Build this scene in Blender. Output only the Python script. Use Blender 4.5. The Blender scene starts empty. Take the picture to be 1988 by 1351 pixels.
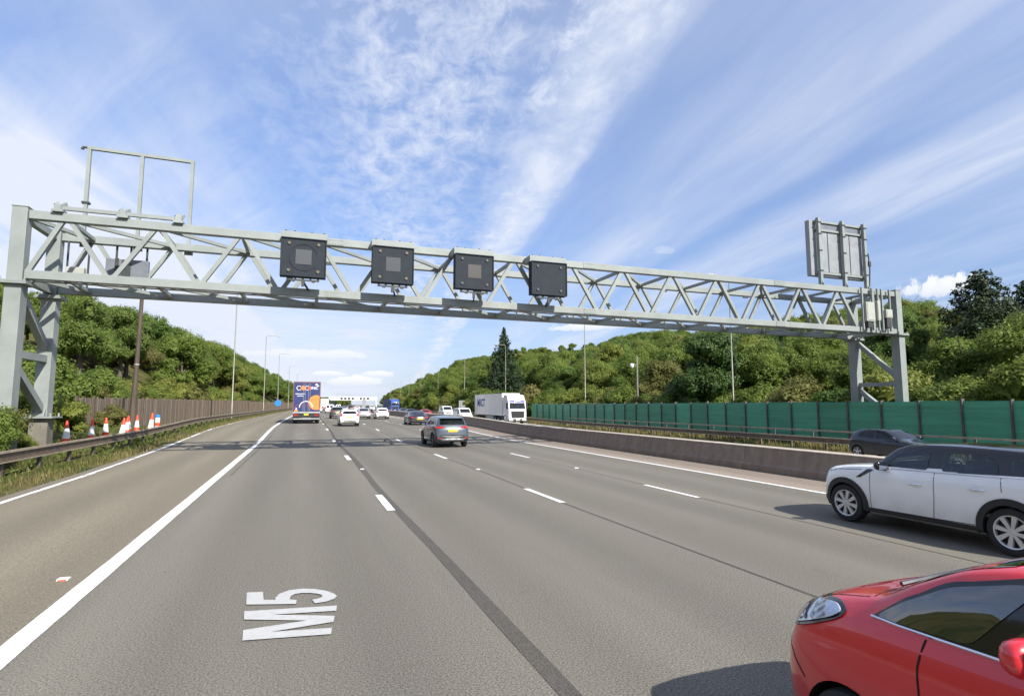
import bpy, bmesh, math, random
import numpy as np
from mathutils import Vector, Matrix, noise
from mathutils.bvhtree import BVHTree
random.seed(7)
rng = np.random.default_rng(11)
SC = bpy.context.scene
COL = SC.collection
R = math.radians
PI = math.pi

# ------------------------------------------------------------------ tagging
def link(o, parent=None):
    COL.objects.link(o)
    if parent is not None:
        o.parent = parent
    return o

def tag(o, label=None, cat=None, group=None, kind=None):
    if label: o['label'] = label
    if cat: o['category'] = cat
    if group: o['group'] = group
    if kind: o['kind'] = kind
    return o

def thing(name, label, cat, loc=(0, 0, 0), rz=0.0, group=None):
    o = bpy.data.objects.new(name, None)
    o.empty_display_size = 0.3
    o.location = loc
    o.rotation_euler = (0, 0, rz)
    link(o)
    return tag(o, label, cat, group)

def dup(root, loc, rz=0.0, label=None, group=None, scale=None):
    r = root.copy(); COL.objects.link(r)
    r.location = loc; r.rotation_euler = (0, 0, rz)
    if label: r['label'] = label
    if group: r['group'] = group
    if scale is not None: r.scale = scale
    for ch in list(root.children):
        c = ch.copy(); COL.objects.link(c); c.parent = r
        for g in list(ch.children):
            d = g.copy(); COL.objects.link(d); d.parent = c
    return r

# ------------------------------------------------------------------ mesh building
class MB:
    def __init__(s):
        s.v = []; s.f = []; s.cuts = []
    def add(s, vs, fs):
        b = len(s.v); s.cuts.append((b, len(s.f)))
        s.v.extend([tuple(p) for p in vs])
        s.f.extend([tuple(b + i for i in f) for f in fs])
        return s
    def box(s, x0, x1, y0, y1, z0, z1):
        vs = [(x0,y0,z0),(x1,y0,z0),(x1,y1,z0),(x0,y1,z0),(x0,y0,z1),(x1,y0,z1),(x1,y1,z1),(x0,y1,z1)]
        return s.add(vs, [(3,2,1,0),(4,5,6,7),(0,1,5,4),(1,2,6,5),(2,3,7,6),(3,0,4,7)])
    def bar(s, p, q, w, h, up=(0,0,1)):
        p = Vector(p); q = Vector(q); d = (q-p).normalized(); up = Vector(up)
        if abs(d.dot(up)) > 0.97: up = Vector((0,1,0))
        a = d.cross(up).normalized(); b = a.cross(d).normalized()
        vs = []
        for c in (p, q):
            for i, j in ((-1,-1),(1,-1),(1,1),(-1,1)):
                vs.append(c + a*(i*w/2) + b*(j*h/2))
        return s.add(vs, [(0,1,2,3),(7,6,5,4),(0,4,5,1),(1,5,6,2),(2,6,7,3),(3,7,4,0)])
    def tube(s, pts, rad, n=8, caps=True):
        pts = [Vector(p) for p in pts]
        if not hasattr(rad, '__len__'): rad = [rad]*len(pts)
        rings = []
        for i, p in enumerate(pts):
            d = (pts[min(i+1, len(pts)-1)] - pts[max(i-1, 0)]).normalized()
            up = Vector((0,0,1)) if abs(d.z) < 0.95 else Vector((0,1,0))
            a = d.cross(up).normalized(); b = a.cross(d)
            rings.append([p + (a*math.cos(t)+b*math.sin(t))*rad[i] for t in [2*PI*k/n for k in range(n)]])
        vs = [q for r in rings for q in r]
        fs = []
        for i in range(len(pts)-1):
            for k in range(n):
                a = i*n+k; b = i*n+(k+1) % n
                fs.append((a, a+n, b+n, b))
        if caps:
            fs.append(tuple(range(n))); fs.append(tuple((len(pts)-1)*n+k for k in reversed(range(n))))
        return s.add(vs, fs)
    def lathe(s, prof, n=24, axis='z', c=(0,0,0), cap=False):
        vs = []; fs = []
        for r, h in prof:
            for k in range(n):
                t = 2*PI*k/n; a = r*math.cos(t); b = r*math.sin(t)
                vs.append({'z':(c[0]+a,c[1]+b,c[2]+h),'x':(c[0]+h,c[1]+a,c[2]+b),'y':(c[0]+b,c[1]+h,c[2]+a)}[axis])
        for i in range(len(prof)-1):
            for k in range(n):
                a = i*n+k; b = i*n+(k+1)%n
                fs.append((a,b,b+n,a+n))
        if cap:
            fs.append(tuple(reversed(range(n)))); fs.append(tuple((len(prof)-1)*n+k for k in range(n)))
        return s.add(vs, fs)
    def prism(s, poly, axis, a, b):
        n = len(poly); vs = []
        for t in (a, b):
            for u, w in poly:
                vs.append({'x':(t,u,w),'y':(u,t,w),'z':(u,w,t)}[axis])
        fs = [tuple(range(n)), tuple(n+i for i in reversed(range(n)))]
        for i in range(n):
            j = (i+1) % n
            fs.append((i, i+n, j+n, j))
        return s.add(vs, fs)
    def mesh(s, name, m, smooth=False, angle=35, fix=True):
        me = bpy.data.meshes.new(name)
        me.from_pydata(s.v, [], s.f); 
        if fix:
            bm = bmesh.new(); bm.from_mesh(me)
            bmesh.ops.recalc_face_normals(bm, faces=bm.faces)
            bm.to_mesh(me); bm.free()
        for x in (m if isinstance(m, (list, tuple)) else [m]):
            me.materials.append(x)
        if smooth:
            for p in me.polygons: p.use_smooth = True
            me.set_sharp_from_angle(angle=R(angle))
        me.update()
        return me
    def build_each(s, name, m, parent=None, **kw):
        cs = s.cuts+[(len(s.v), len(s.f))]
        for (a, fa), (b, fb) in zip(cs, cs[1:]):
            q = MB(); q.v = s.v[a:b]; q.f = [tuple(i-a for i in f) for f in s.f[fa:fb]]
            q.build(name, m, parent, **kw)
    def build(s, name, m, parent=None, smooth=False, bevel=0.0, loc=None, angle=35, fix=True):
        o = bpy.data.objects.new(name, s.mesh(name, m, smooth, angle, fix))
        link(o, parent)
        if loc is not None: o.location = loc
        if bevel > 0:
            md = o.modifiers.new('edge', 'BEVEL'); md.width = bevel; md.segments = 2; md.limit_method = 'ANGLE'
        return o

# ------------------------------------------------------------------ materials
def new_mat(name):
    m = bpy.data.materials.new(name); m.use_nodes = True
    nt = m.node_tree
    b = nt.nodes['Principled BSDF']
    return m, nt, b

def N(nt, typ, **kw):
    n = nt.nodes.new(typ)
    for k, v in kw.items():
        if k.startswith('i_'):
            key = k[2:]
            key = int(key) if key.isdigit() else key.replace('_', ' ')
            n.inputs[key].default_value = v
        else:
            setattr(n, k, v)
    return n

def L(nt, a, b): nt.links.new(a, b)

def rgb(c, k=1.0): return (min(1,c[0]*k), min(1,c[1]*k), min(1,c[2]*k), 1)

def pm(name, col, rough=0.6, metal=0.0, var=0.15, scale=4.0, bump=0.0, coat=0.0, alt=None, spec=0.5, stretch=(1,1,1), detail=4, bscale=None, rvar=0.1):
    m, nt, b = new_mat(name)
    tc = N(nt, 'ShaderNodeTexCoord'); mp = N(nt, 'ShaderNodeMapping'); mp.inputs['Scale'].default_value = stretch
    L(nt, tc.outputs['Object'], mp.inputs['Vector'])
    no = N(nt, 'ShaderNodeTexNoise', i_Scale=scale, i_Detail=detail, i_Roughness=0.6)
    L(nt, mp.outputs['Vector'], no.inputs['Vector'])
    cr = N(nt, 'ShaderNodeValToRGB')
    cr.color_ramp.elements[0].position = 0.3; cr.color_ramp.elements[1].position = 0.7
    cr.color_ramp.elements[0].color = rgb(alt if alt else col, 1 if alt else 1-var)
    cr.color_ramp.elements[1].color = rgb(col, 1 if alt else 1+var)
    L(nt, no.outputs['Fac'], cr.inputs['Fac']); L(nt, cr.outputs['Color'], b.inputs['Base Color'])
    b.inputs['Metallic'].default_value = metal
    b.inputs['Coat Weight'].default_value = coat; b.inputs['Coat Roughness'].default_value = 0.04
    b.inputs['Specular IOR Level'].default_value = spec
    mr = N(nt, 'ShaderNodeMapRange'); mr.inputs['To Min'].default_value = max(0.02, rough-rvar); mr.inputs['To Max'].default_value = min(1, rough+rvar)
    L(nt, no.outputs['Fac'], mr.inputs['Value']); L(nt, mr.outputs['Result'], b.inputs['Roughness'])
    if bump > 0:
        n2 = N(nt, 'ShaderNodeTexNoise', i_Scale=bscale or scale*6, i_Detail=3)
        L(nt, mp.outputs['Vector'], n2.inputs['Vector'])
        bp = N(nt, 'ShaderNodeBump', i_Strength=bump, i_Distance=0.02)
        L(nt, n2.outputs['Fac'], bp.inputs['Height']); L(nt, bp.outputs['Normal'], b.inputs['Normal'])
    return m

def paint(name, col, metal=0.0, rough=0.35, dirt=0.4):
    """car paint with clear coat and road grime that thickens towards the sills"""
    m, nt, b = new_mat(name)
    tc = N(nt, 'ShaderNodeTexCoord'); sx = N(nt, 'ShaderNodeSeparateXYZ')
    L(nt, tc.outputs['Object'], sx.inputs[0])
    mr = N(nt, 'ShaderNodeMapRange'); mr.inputs['From Min'].default_value = 0.75; mr.inputs['From Max'].default_value = 0.2
    L(nt, sx.outputs['Z'], mr.inputs['Value'])
    no = N(nt, 'ShaderNodeTexNoise', i_Scale=3.0, i_Detail=6); L(nt, tc.outputs['Object'], no.inputs['Vector'])
    mu = N(nt, 'ShaderNodeMath', operation='MULTIPLY'); L(nt, mr.outputs[0], mu.inputs[0]); L(nt, no.outputs['Fac'], mu.inputs[1])
    m2 = N(nt, 'ShaderNodeMath', operation='MULTIPLY'); m2.inputs[1].default_value = dirt*2; L(nt, mu.outputs[0], m2.inputs[0])
    mx = N(nt, 'ShaderNodeMix', data_type='RGBA'); mx.inputs['A'].default_value = rgb(col); mx.inputs['B'].default_value = (0.16,0.14,0.12,1)
    L(nt, m2.outputs[0], mx.inputs['Factor']); L(nt, mx.outputs['Result'], b.inputs['Base Color'])
    b.inputs['Metallic'].default_value = metal; b.inputs['Roughness'].default_value = rough
    b.inputs['Coat Weight'].default_value = 1.0; b.inputs['Coat Roughness'].default_value = 0.03
    return m

M = {}
GREY = (0.238, 0.262, 0.250)
def weathered_steel(name, col):
    m, nt, b = new_mat(name)
    tc = N(nt, 'ShaderNodeTexCoord')
    n1 = N(nt, 'ShaderNodeTexNoise', i_Scale=0.9, i_Detail=6, i_Roughness=0.65); L(nt, tc.outputs['Object'], n1.inputs['Vector'])
    mp = N(nt, 'ShaderNodeMapping'); mp.inputs['Scale'].default_value = (9, 9, 0.7); L(nt, tc.outputs['Object'], mp.inputs['Vector'])
    n2 = N(nt, 'ShaderNodeTexNoise', i_Scale=1.0, i_Detail=4); L(nt, mp.outputs['Vector'], n2.inputs['Vector'])
    cr = N(nt, 'ShaderNodeValToRGB'); e = cr.color_ramp.elements
    e[0].position = 0.3; e[0].color = rgb(col, 0.82); e[1].position = 0.7; e[1].color = rgb(col, 1.1)
    L(nt, n1.outputs['Fac'], cr.inputs['Fac'])
    c2 = N(nt, 'ShaderNodeValToRGB'); e = c2.color_ramp.elements
    e[0].position = 0.62; e[0].color = (0,0,0,1); e[1].position = 0.8; e[1].color = (0.5,0.5,0.5,1)
    L(nt, n2.outputs['Fac'], c2.inputs['Fac'])
    mx = N(nt, 'ShaderNodeMix', data_type='RGBA'); mx.inputs['B'].default_value = rgb((0.24,0.22,0.18))
    L(nt, c2.outputs['Color'], mx.inputs['Factor']); L(nt, cr.outputs['Color'], mx.inputs['A'])
    L(nt, mx.outputs['Result'], b.inputs['Base Color'])
    b.inputs['Roughness'].default_value = 0.5
    return m
M['steel'] = weathered_steel('painted_steel', GREY)
M['galv'] = pm('galvanised_steel', (0.36,0.37,0.36), 0.45, 0.35, 0.2, 6)
M['rail'] = pm('weathered_rail', (0.16,0.118,0.08), 0.6, 0.1, 0.35, 3, alt=(0.08,0.06,0.045))
M['railtop'] = pm('pale_rail_edge', (0.38,0.315,0.235), 0.55, 0.3, 0.25, 3)
M['post'] = pm('rusty_post', (0.11,0.085,0.07), 0.8, 0.1, 0.3, 4)
M['black'] = pm('black_plastic', (0.018,0.019,0.021), 0.5, 0, 0.2, 10)
M['rubber'] = pm('tyre_rubber', (0.022,0.022,0.023), 0.85, 0, 0.25, 14)
M['dark'] = pm('dark_void', (0.006,0.006,0.006), 0.9, 0, 0.1, 3)
M['white'] = pm('white_paint', (0.78,0.78,0.77), 0.35, 0, 0.04, 2, coat=0.4)
M['chrome'] = pm('chrome', (0.75,0.76,0.78), 0.12, 1.0, 0.05, 5, rvar=0.04)
M['alloy'] = pm('alloy_wheel', (0.62,0.63,0.64), 0.3, 0.55, 0.08, 6)
M['darkalloy'] = pm('dark_alloy', (0.10,0.10,0.105), 0.35, 0.6, 0.1, 6)
M['disc'] = pm('brake_disc', (0.07,0.065,0.06), 0.6, 0.4, 0.2, 10)
M['yplate'] = pm('yellow_plate', (0.80,0.50,0.03), 0.4, 0, 0.05, 5)
M['wplate'] = pm('white_plate', (0.75,0.75,0.72), 0.4, 0, 0.05, 5)
M['redlens'] = pm('red_lens', (0.38,0.015,0.015), 0.12, 0, 0.2, 18, coat=1)
M['amber'] = pm('amber_lens', (0.55,0.22,0.03), 0.15, 0, 0.15, 18, coat=1)
M['signal'] = pm('signal_housing', (0.024,0.030,0.038), 0.75, 0, 0.2, 3, spec=0.2)
M['bracket'] = pm('bracket_dark', (0.04,0.045,0.045), 0.6, 0.2, 0.2, 5)
M['lampdot'] = pm('signal_lamp', (0.13,0.118,0.08), 0.3, 0, 0.2, 9)
M['cabinet'] = pm('cabinet_grey', (0.34,0.35,0.31), 0.5, 0, 0.1, 3)
M['signback'] = pm('sign_back_aluminium', (0.26,0.275,0.29), 0.45, 0.2, 0.1, 2)
M['signrear'] = pm('sign_back_recess', (0.15,0.165,0.19), 0.5, 0.2, 0.12, 2)
M['lamp'] = pm('lamp_column', (0.25,0.235,0.19), 0.45, 0.3, 0.12, 3)
M['brownpole'] = pm('brown_weathered_pole', (0.10,0.072,0.05), 0.75, 0.05, 0.3, 2, alt=(0.05,0.038,0.028), stretch=(3,3,0.4))
M['cone'] = pm('cone_red', (0.72,0.07,0.025), 0.45, 0, 0.15, 6)
M['conewhite'] = pm('cone_sleeve', (0.72,0.72,0.70), 0.4, 0, 0.12, 6)
M['blue'] = pm('sign_blue', (0.02,0.19,0.62), 0.4, 0, 0.05, 4)
M['cabin'] = pm('cabin_trim', (0.055,0.056,0.058), 0.8, 0, 0.2, 4)
M['driver'] = pm('seat_fabric', (0.05,0.05,0.055), 0.9, 0, 0.2, 6)
M['litter'] = pm('white_litter', (0.7,0.7,0.7), 0.7, 0, 0.1, 6)

def glass(name, col, rough=0.03):
    m, nt, b = new_mat(name)
    tc = N(nt, 'ShaderNodeTexCoord'); no = N(nt, 'ShaderNodeTexNoise', i_Scale=1.6, i_Detail=2); L(nt, tc.outputs['Object'], no.inputs['Vector'])
    cr = N(nt, 'ShaderNodeValToRGB'); e = cr.color_ramp.elements
    e[0].position = 0.42; e[0].color = rgb(col, 0.5); e[1].position = 0.62; e[1].color = rgb(col, 1.2)
    L(nt, no.outputs['Fac'], cr.inputs['Fac']); L(nt, cr.outputs['Color'], b.inputs['Base Color'])
    b.inputs['Roughness'].default_value = rough; b.inputs['IOR'].default_value = 1.52
    b.inputs['Specular IOR Level'].default_value = 0.45
    return m
M['glass'] = glass('tinted_glass', (0.012,0.016,0.016))
M['lens'] = pm('headlight_glass', (0.5,0.52,0.56), 0.08, 0.55, 0.45, 9, coat=1, rvar=0.05)

def see_glass():
    m, nt, b = new_mat('clear_car_glass')
    out = nt.nodes['Material Output']
    tr = N(nt, 'ShaderNodeBsdfTransparent'); tr.inputs[0].default_value = (0.60,0.70,0.67,1)
    gl = N(nt, 'ShaderNodeBsdfGlossy'); gl.inputs['Roughness'].default_value = 0.02; gl.inputs[0].default_value = (0.9,0.95,1,1)
    fr = N(nt, 'ShaderNodeFresnel', i_IOR=1.6)
    no = N(nt, 'ShaderNodeTexNoise', i_Scale=40.0); tc = N(nt, 'ShaderNodeTexCoord'); L(nt, tc.outputs['Object'], no.inputs['Vector'])
    ad = N(nt, 'ShaderNodeMath', operation='MULTIPLY_ADD'); ad.inputs[1].default_value = 0.03; L(nt, no.outputs['Fac'], ad.inputs[0]); L(nt, fr.outputs[0], ad.inputs[2])
    mx = N(nt, 'ShaderNodeMixShader'); L(nt, ad.outputs[0], mx.inputs[0]); L(nt, tr.outputs[0], mx.inputs[1]); L(nt, gl.outputs[0], mx.inputs[2])
    L(nt, mx.outputs[0], out.inputs['Surface'])
    return m
M['clear'] = see_glass()
M['glass_teal'] = glass('teal_glass', (0.050,0.078,0.078), 0.04)
M['glass_sky'] = glass('reflective_glass', (0.010,0.016,0.014), 0.02)
_b = M['glass_sky'].node_tree.nodes['Principled BSDF']; _b.inputs['IOR'].default_value = 2.0; _b.inputs['Specular IOR Level'].default_value = 0.6; _b.inputs['Coat Weight'].default_value = 1.0
M['lampdim'] = pm('signal_lamp_dim', (0.07,0.075,0.075), 0.4, 0, 0.2, 9)
for k, c, mt in (('p_white',(0.90,0.90,0.89),0),('p_red',(0.66,0.016,0.026),0.0),('p_grey',(0.065,0.078,0.095),0.3),('p_black',(0.012,0.013,0.016),0.1),
              ('p_navy',(0.010,0.016,0.030),0.2),('p_silver',(0.50,0.51,0.52),0.4),('p_dgrey',(0.07,0.07,0.075),0.3),('p_red2',(0.45,0.02,0.02),0.0),
              ('p_teal',(0.04,0.16,0.17),0.2),('p_blue',(0.03,0.06,0.22),0.1)):
    M[k] = paint(k, c, mt)
# ------------------------------------------------------------------ road frame: local X across, Y along; bend and level
def bend(Y): return 1.2e-4*max(0.0, Y-35.0)**2
def zroad(Y):
    t = min(1, max(0, (Y-33)/22.0)); return 0.30*t*t*(3-2*t)
def zright(Y):
    t = min(1, max(0, (Y-52)/58.0)); return -0.5+0.5*t*t*(3-2*t)
def ss(a, b, x):
    t = min(1, max(0, (x-a)/(b-a))); return t*t*(3-2*t)

def interp(x, pts):
    if x <= pts[0][0]: return pts[0][1]
    for (a, p), (b, q) in zip(pts, pts[1:]):
        if x <= b:
            t = (x-a)/(b-a); t = t*t*(3-2*t)*0.5 + t*0.5
            return p+(q-p)*t
    return pts[-1][1]

LH = [(6.9,0.0),(8.2,0.06),(9.2,0.25),(10.5,0.5),(13,0.95),(16,2.2),(22,5.2),(30,9.6),(40,14.0),(52,17.0),(75,18.5),(150,19)]
RH = [(29,-0.5),(32.3,-0.36),(36,0.0),(44,0.9),(58,3.4),(80,7.5),(105,12.5),(135,17.5),(170,20),(260,21)]
def leftscale(Y): return interp(Y, [(-60,0.9),(60,0.95),(110,1.0),(240,1.22),(330,1.15),(450,0.6),(620,0.25),(900,0.1)])
def rightscale(Y): return interp(Y, [(-60,0.5),(40,0.62),(75,0.9),(110,1.0),(200,1.35),(330,1.9),(520,2.5),(750,2.2),(1000,1.2),(1300,0.3)])
def ground(X, Y):
    """height of the land at local X, Y"""
    if X < -6.9:
        t = -X; h = interp(t, LH)
        low = interp(Y, [(20,1.0),(38,0.9),(62,-0.1),(75,-0.3),(900,-0.3)])
        if t > 13: h = 0.95*(low+(1-low)*ss(13,22,t)) + (h-0.95)*leftscale(Y)
        elif t > 8.2: h = 0.06+(h-0.06)*low
        h += zroad(Y)
        if t > 14: h += 1.3*(noise.noise(Vector((X*0.03, Y*0.03, 2)))) * ss(14, 30, t)
        return h
    if X < 14.3: return zroad(Y) - 0.06
    if X < 15.2: return zroad(Y) - 0.06 + (zright(Y)-zroad(Y))*ss(14.3, 15.2, X)
    if X < 29: return zright(Y) - 0.06
    h = interp(X, RH); h = zright(Y) + (h+0.5)*(rightscale(Y) if X > 38 else 1)
    if X > 42: h += 1.6*noise.noise(Vector((X*0.025, Y*0.025, 7))) * ss(42, 70, X)
    return h
def W(X, Y, z=None): return (X+bend(Y), Y, ground(X, Y) if z is None else z)

# ------------------------------------------------------------------ setting materials
def asphalt(name, base, dark, tint, grain=1.0, track=0.16):
    m, nt, b = new_mat(name)
    tc = N(nt, 'ShaderNodeTexCoord')
    big = N(nt, 'ShaderNodeTexNoise', i_Scale=0.35, i_Detail=5, i_Roughness=0.6)
    mp = N(nt, 'ShaderNodeMapping'); mp.inputs['Scale'].default_value = (1.6, 0.12, 1); L(nt, tc.outputs['Object'], mp.inputs['Vector']); L(nt, mp.outputs['Vector'], big.inputs['Vector'])
    cr = N(nt, 'ShaderNodeValToRGB'); e = cr.color_ramp.elements
    e[0].position = 0.34; e[0].color = rgb(dark); e[1].position = 0.66; e[1].color = rgb(base)
    L(nt, big.outputs['Fac'], cr.inputs['Fac'])
    fine = N(nt, 'ShaderNodeTexNoise', i_Scale=55*grain, i_Detail=4, i_Roughness=0.75); L(nt, tc.outputs['Object'], fine.inputs['Vector'])
    vo = N(nt, 'ShaderNodeTexVoronoi', i_Scale=85.0*grain); L(nt, tc.outputs['Object'], vo.inputs['Vector'])
    c2 = N(nt, 'ShaderNodeValToRGB'); e = c2.color_ramp.elements
    e[0].position = 0.34; e[0].color = (0.30,0.30,0.30,1); e[1].position = 0.68; e[1].color = (1.65,1.65,1.65,1)
    L(nt, fine.outputs['Fac'], c2.inputs['Fac'])
    mx = N(nt, 'ShaderNodeMix', data_type='RGBA', blend_type='MULTIPLY'); mx.inputs['Factor'].default_value = 1.0
    L(nt, cr.outputs['Color'], mx.inputs['A']); L(nt, c2.outputs['Color'], mx.inputs['B'])
    # pale stones
    c3 = N(nt, 'ShaderNodeValToRGB'); e = c3.color_ramp.elements
    e[0].position = 0.0; e[0].color = (1,1,1,1); e[1].position = 0.28; e[1].color = (0,0,0,1)
    L(nt, vo.outputs['Distance'], c3.inputs['Fac'])
    st = N(nt, 'ShaderNodeMath', operation='MULTIPLY'); st.inputs[1].default_value = 0.38; L(nt, c3.outputs['Color'], st.inputs[0])
    mz = N(nt, 'ShaderNodeMix', data_type='RGBA'); mz.inputs['B'].default_value = rgb(tint)
    L(nt, st.outputs[0], mz.inputs['Factor']); L(nt, mx.outputs['Result'], mz.inputs['A'])
    # oil drips and patches
    sp = N(nt, 'ShaderNodeTexNoise', i_Scale=1.1, i_Detail=7, i_Roughness=0.72); L(nt, tc.outputs['Object'], sp.inputs['Vector'])
    c4 = N(nt, 'ShaderNodeValToRGB'); e = c4.color_ramp.elements
    e[0].position = 0.615; e[0].color = (0,0,0,1); e[1].position = 0.76; e[1].color = (0.6,0.6,0.6,1)
    L(nt, sp.outputs['Fac'], c4.inputs['Fac'])
    m5 = N(nt, 'ShaderNodeMix', data_type='RGBA'); m5.inputs['B'].default_value = rgb(dark, 0.55)
    L(nt, c4.outputs['Color'], m5.inputs['Factor']); L(nt, mz.outputs['Result'], m5.inputs['A'])
    sxx = N(nt, 'ShaderNodeSeparateXYZ'); L(nt, tc.outputs['Object'], sxx.inputs[0])
    wv = N(nt, 'ShaderNodeMath', operation='MULTIPLY_ADD'); wv.inputs[1].default_value = 2*PI/1.82; wv.inputs[2].default_value = 2.0; L(nt, sxx.outputs['X'], wv.inputs[0])
    sn = N(nt, 'ShaderNodeMath', operation='SINE'); L(nt, wv.outputs[0], sn.inputs[0])
    tn = N(nt, 'ShaderNodeMath', operation='MULTIPLY'); L(nt, sn.outputs[0], tn.inputs[0]); L(nt, big.outputs['Fac'], tn.inputs[1])
    tm = N(nt, 'ShaderNodeMath', operation='MULTIPLY_ADD'); tm.inputs[1].default_value = track; tm.inputs[2].default_value = 1.0; L(nt, tn.outputs[0], tm.inputs[0])
    m6 = N(nt, 'ShaderNodeMix', data_type='RGBA', blend_type='MULTIPLY'); m6.inputs['Factor'].default_value = 1.0
    L(nt, m5.outputs['Result'], m6.inputs['A']); L(nt, tm.outputs[0], m6.inputs['B'])
    L(nt, m6.outputs['Result'], b.inputs['Base Color'])
    b.inputs['Roughness'].default_value = 0.85; b.inputs['Specular IOR Level'].default_value = 0.3
    bp = N(nt, 'ShaderNodeBump', i_Strength=0.55, i_Distance=0.012); L(nt, fine.outputs['Fac'], bp.inputs['Height']); L(nt, bp.outputs['Normal'], b.inputs['Normal'])
    return m
M['road'] = asphalt('worn_asphalt', (0.176,0.162,0.132), (0.142,0.131,0.109), (0.36,0.335,0.28))
M['shoulder'] = asphalt('shoulder_asphalt', (0.204,0.179,0.130), (0.176,0.155,0.114), (0.36,0.325,0.25), 1.3)
M['seam'] = asphalt('seam_bitumen', (0.096,0.088,0.076), (0.078,0.072,0.062), (0.18,0.167,0.14), 1.4)
M['joint'] = asphalt('joint_bitumen', (0.088,0.077,0.066), (0.07,0.062,0.054), (0.15,0.135,0.115), 1.4)
M['margin'] = asphalt('dusty_margin', (0.27,0.22,0.175), (0.215,0.178,0.145), (0.42,0.36,0.29), 1.0)

def marking():
    m, nt, b = new_mat('road_marking_white')
    tc = N(nt, 'ShaderNodeTexCoord')
    n1 = N(nt, 'ShaderNodeTexNoise', i_Scale=26.0, i_Detail=5, i_Roughness=0.7); L(nt, tc.outputs['Object'], n1.inputs['Vector'])
    cr = N(nt, 'ShaderNodeValToRGB'); e = cr.color_ramp.elements
    e[0].position = 0.30; e[0].color = (0.30,0.29,0.27,1); e[1].position = 0.50; e[1].color = (0.74,0.74,0.72,1)
    L(nt, n1.outputs['Fac'], cr.inputs['Fac']); L(nt, cr.outputs['Color'], b.inputs['Base Color'])
    b.inputs['Roughness'].default_value = 0.7
    return m
M['mark'] = marking()
M['mark5'] = pm('grey_lettering', (0.41,0.41,0.40), 0.75, 0, 0.08, 12)

def land_mat():
    m, nt, b = new_mat('grass_and_soil')
    tc = N(nt, 'ShaderNodeTexCoord')
    n1 = N(nt, 'ShaderNodeTexNoise', i_Scale=0.35, i_Detail=8, i_Roughness=0.7); L(nt, tc.outputs['Object'], n1.inputs['Vector'])
    n2 = N(nt, 'ShaderNodeTexNoise', i_Scale=7.0, i_Detail=6, i_Roughness=0.75); L(nt, tc.outputs['Object'], n2.inputs['Vector'])
    cr = N(nt, 'ShaderNodeValToRGB'); e = cr.color_ramp.elements
    e[0].position = 0.36; e[0].color = (0.040,0.062,0.016,1); e[1].position = 0.62; e[1].color = (0.135,0.115,0.050,1)
    L(nt, n1.outputs['Fac'], cr.inputs['Fac'])
    c2 = N(nt, 'ShaderNodeValToRGB'); e = c2.color_ramp.elements
    e[0].position = 0.3; e[0].color = (0.45,0.45,0.4,1); e[1].position = 0.7; e[1].color = (1.5,1.45,1.3,1)
    L(nt, n2.outputs['Fac'], c2.inputs['Fac'])
    mx = N(nt, 'ShaderNodeMix', data_type='RGBA', blend_type='MULTIPLY'); mx.inputs['Factor'].default_value = 1
    L(nt, cr.outputs['Color'], mx.inputs['A']); L(nt, c2.outputs['Color'], mx.inputs['B']); L(nt, mx.outputs['Result'], b.inputs['Base Color'])
    b.inputs['Roughness'].default_value = 0.95; b.inputs['Specular IOR Level'].default_value = 0.15
    bp = N(nt, 'ShaderNodeBump', i_Strength=0.7, i_Distance=0.12); L(nt, n2.outputs['Fac'], bp.inputs['Height']); L(nt, bp.outputs['Normal'], b.inputs['Normal'])
    return m
M['land'] = land_mat()

# ------------------------------------------------------------------ land and road sheets
def rows(y0, y1, fine=4.0):
    ys = [y0]
    while ys[-1] < y1:
        s = fine if ys[-1] < 160 else (12 if ys[-1] < 500 else 60)
        ys.append(min(y1, ys[-1]+s))
    return ys

def land():
    xs = [-3000,-1500,-700,-350,-220] + list(np.arange(-160,-14,4.0)) + [-13,-12,-11,-10.3,-9.6,-9.0,-8.4,-7.8,-7.3,-6.95,-6.85,0,7,14.2,14.4,14.8,15.1,15.3,20,28,28.9,29.2,30,31,32,33,35,38,40] + list(np.arange(43,250,5.0)) + [300,420,700,1500,3000]
    ys = [-400,-200,-120] + list(np.arange(-80,160,3.0)) + list(np.arange(160,700,10.0)) + [760,860,1000,1200,1500,2000,3000]
    v = []; f = []
    for Y in ys:
        for X in xs:
            j = 0
            z = ground(X, Y)
            if Y > 900 and (X < -14 or X > 34): z = z*max(0.0, 1-(Y-900)/600) 
            if -13 < X < -7.4: z += 0.06*noise.noise(Vector((X*1.3, Y*0.8, 0)))
            v.append((X+bend(min(Y, 1000)), Y, z))
    n = len(xs)
    for i in range(len(ys)-1):
        for j in range(n-1):
            a = i*n+j
            f.append((a, a+1, a+1+n, a+n))
    mb = MB(); mb.v = v; mb.f = f
    o = mb.build('ground', M['land'], smooth=True, angle=60)
    tag(o, kind='structure')
land()

def strip(name, edges, y0, y1, dz, m, zf=zroad, kind='structure', fine=4.0, parent=None):
    """a sheet along the road between edge functions edges(Y)->(x0,x1)"""
    mb = MB(); ys = rows(y0, y1, fine); v = []
    for Y in ys:
        a, b = edges(Y); z = zf(Y)+dz; bx = bend(Y)
        v += [(a+bx, Y, z), (b+bx, Y, z)]
    f = [(2*i, 2*i+1, 2*i+3, 2*i+2) for i in range(len(ys)-1)]
    mb.v = v; mb.f = f
    o = mb.build(name, m, parent)
    if kind: tag(o, kind=kind)
    return o
EDGE = [(-30,-6.4),(21,-6.4),(40,-6.9),(130,-7.35),(900,-7.4)]
def edge_x(Y): return interp(Y, EDGE)
ROAD_L, ROAD_R = -6.75, 14.45
strip('road', lambda Y: (edge_x(Y)-0.35, ROAD_R), -30, 900, 0.0, M['road'])
strip('hard_shoulder', lambda Y: (edge_x(Y)-0.3, -2.45), -30, 900, 0.004, M['shoulder'])
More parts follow.
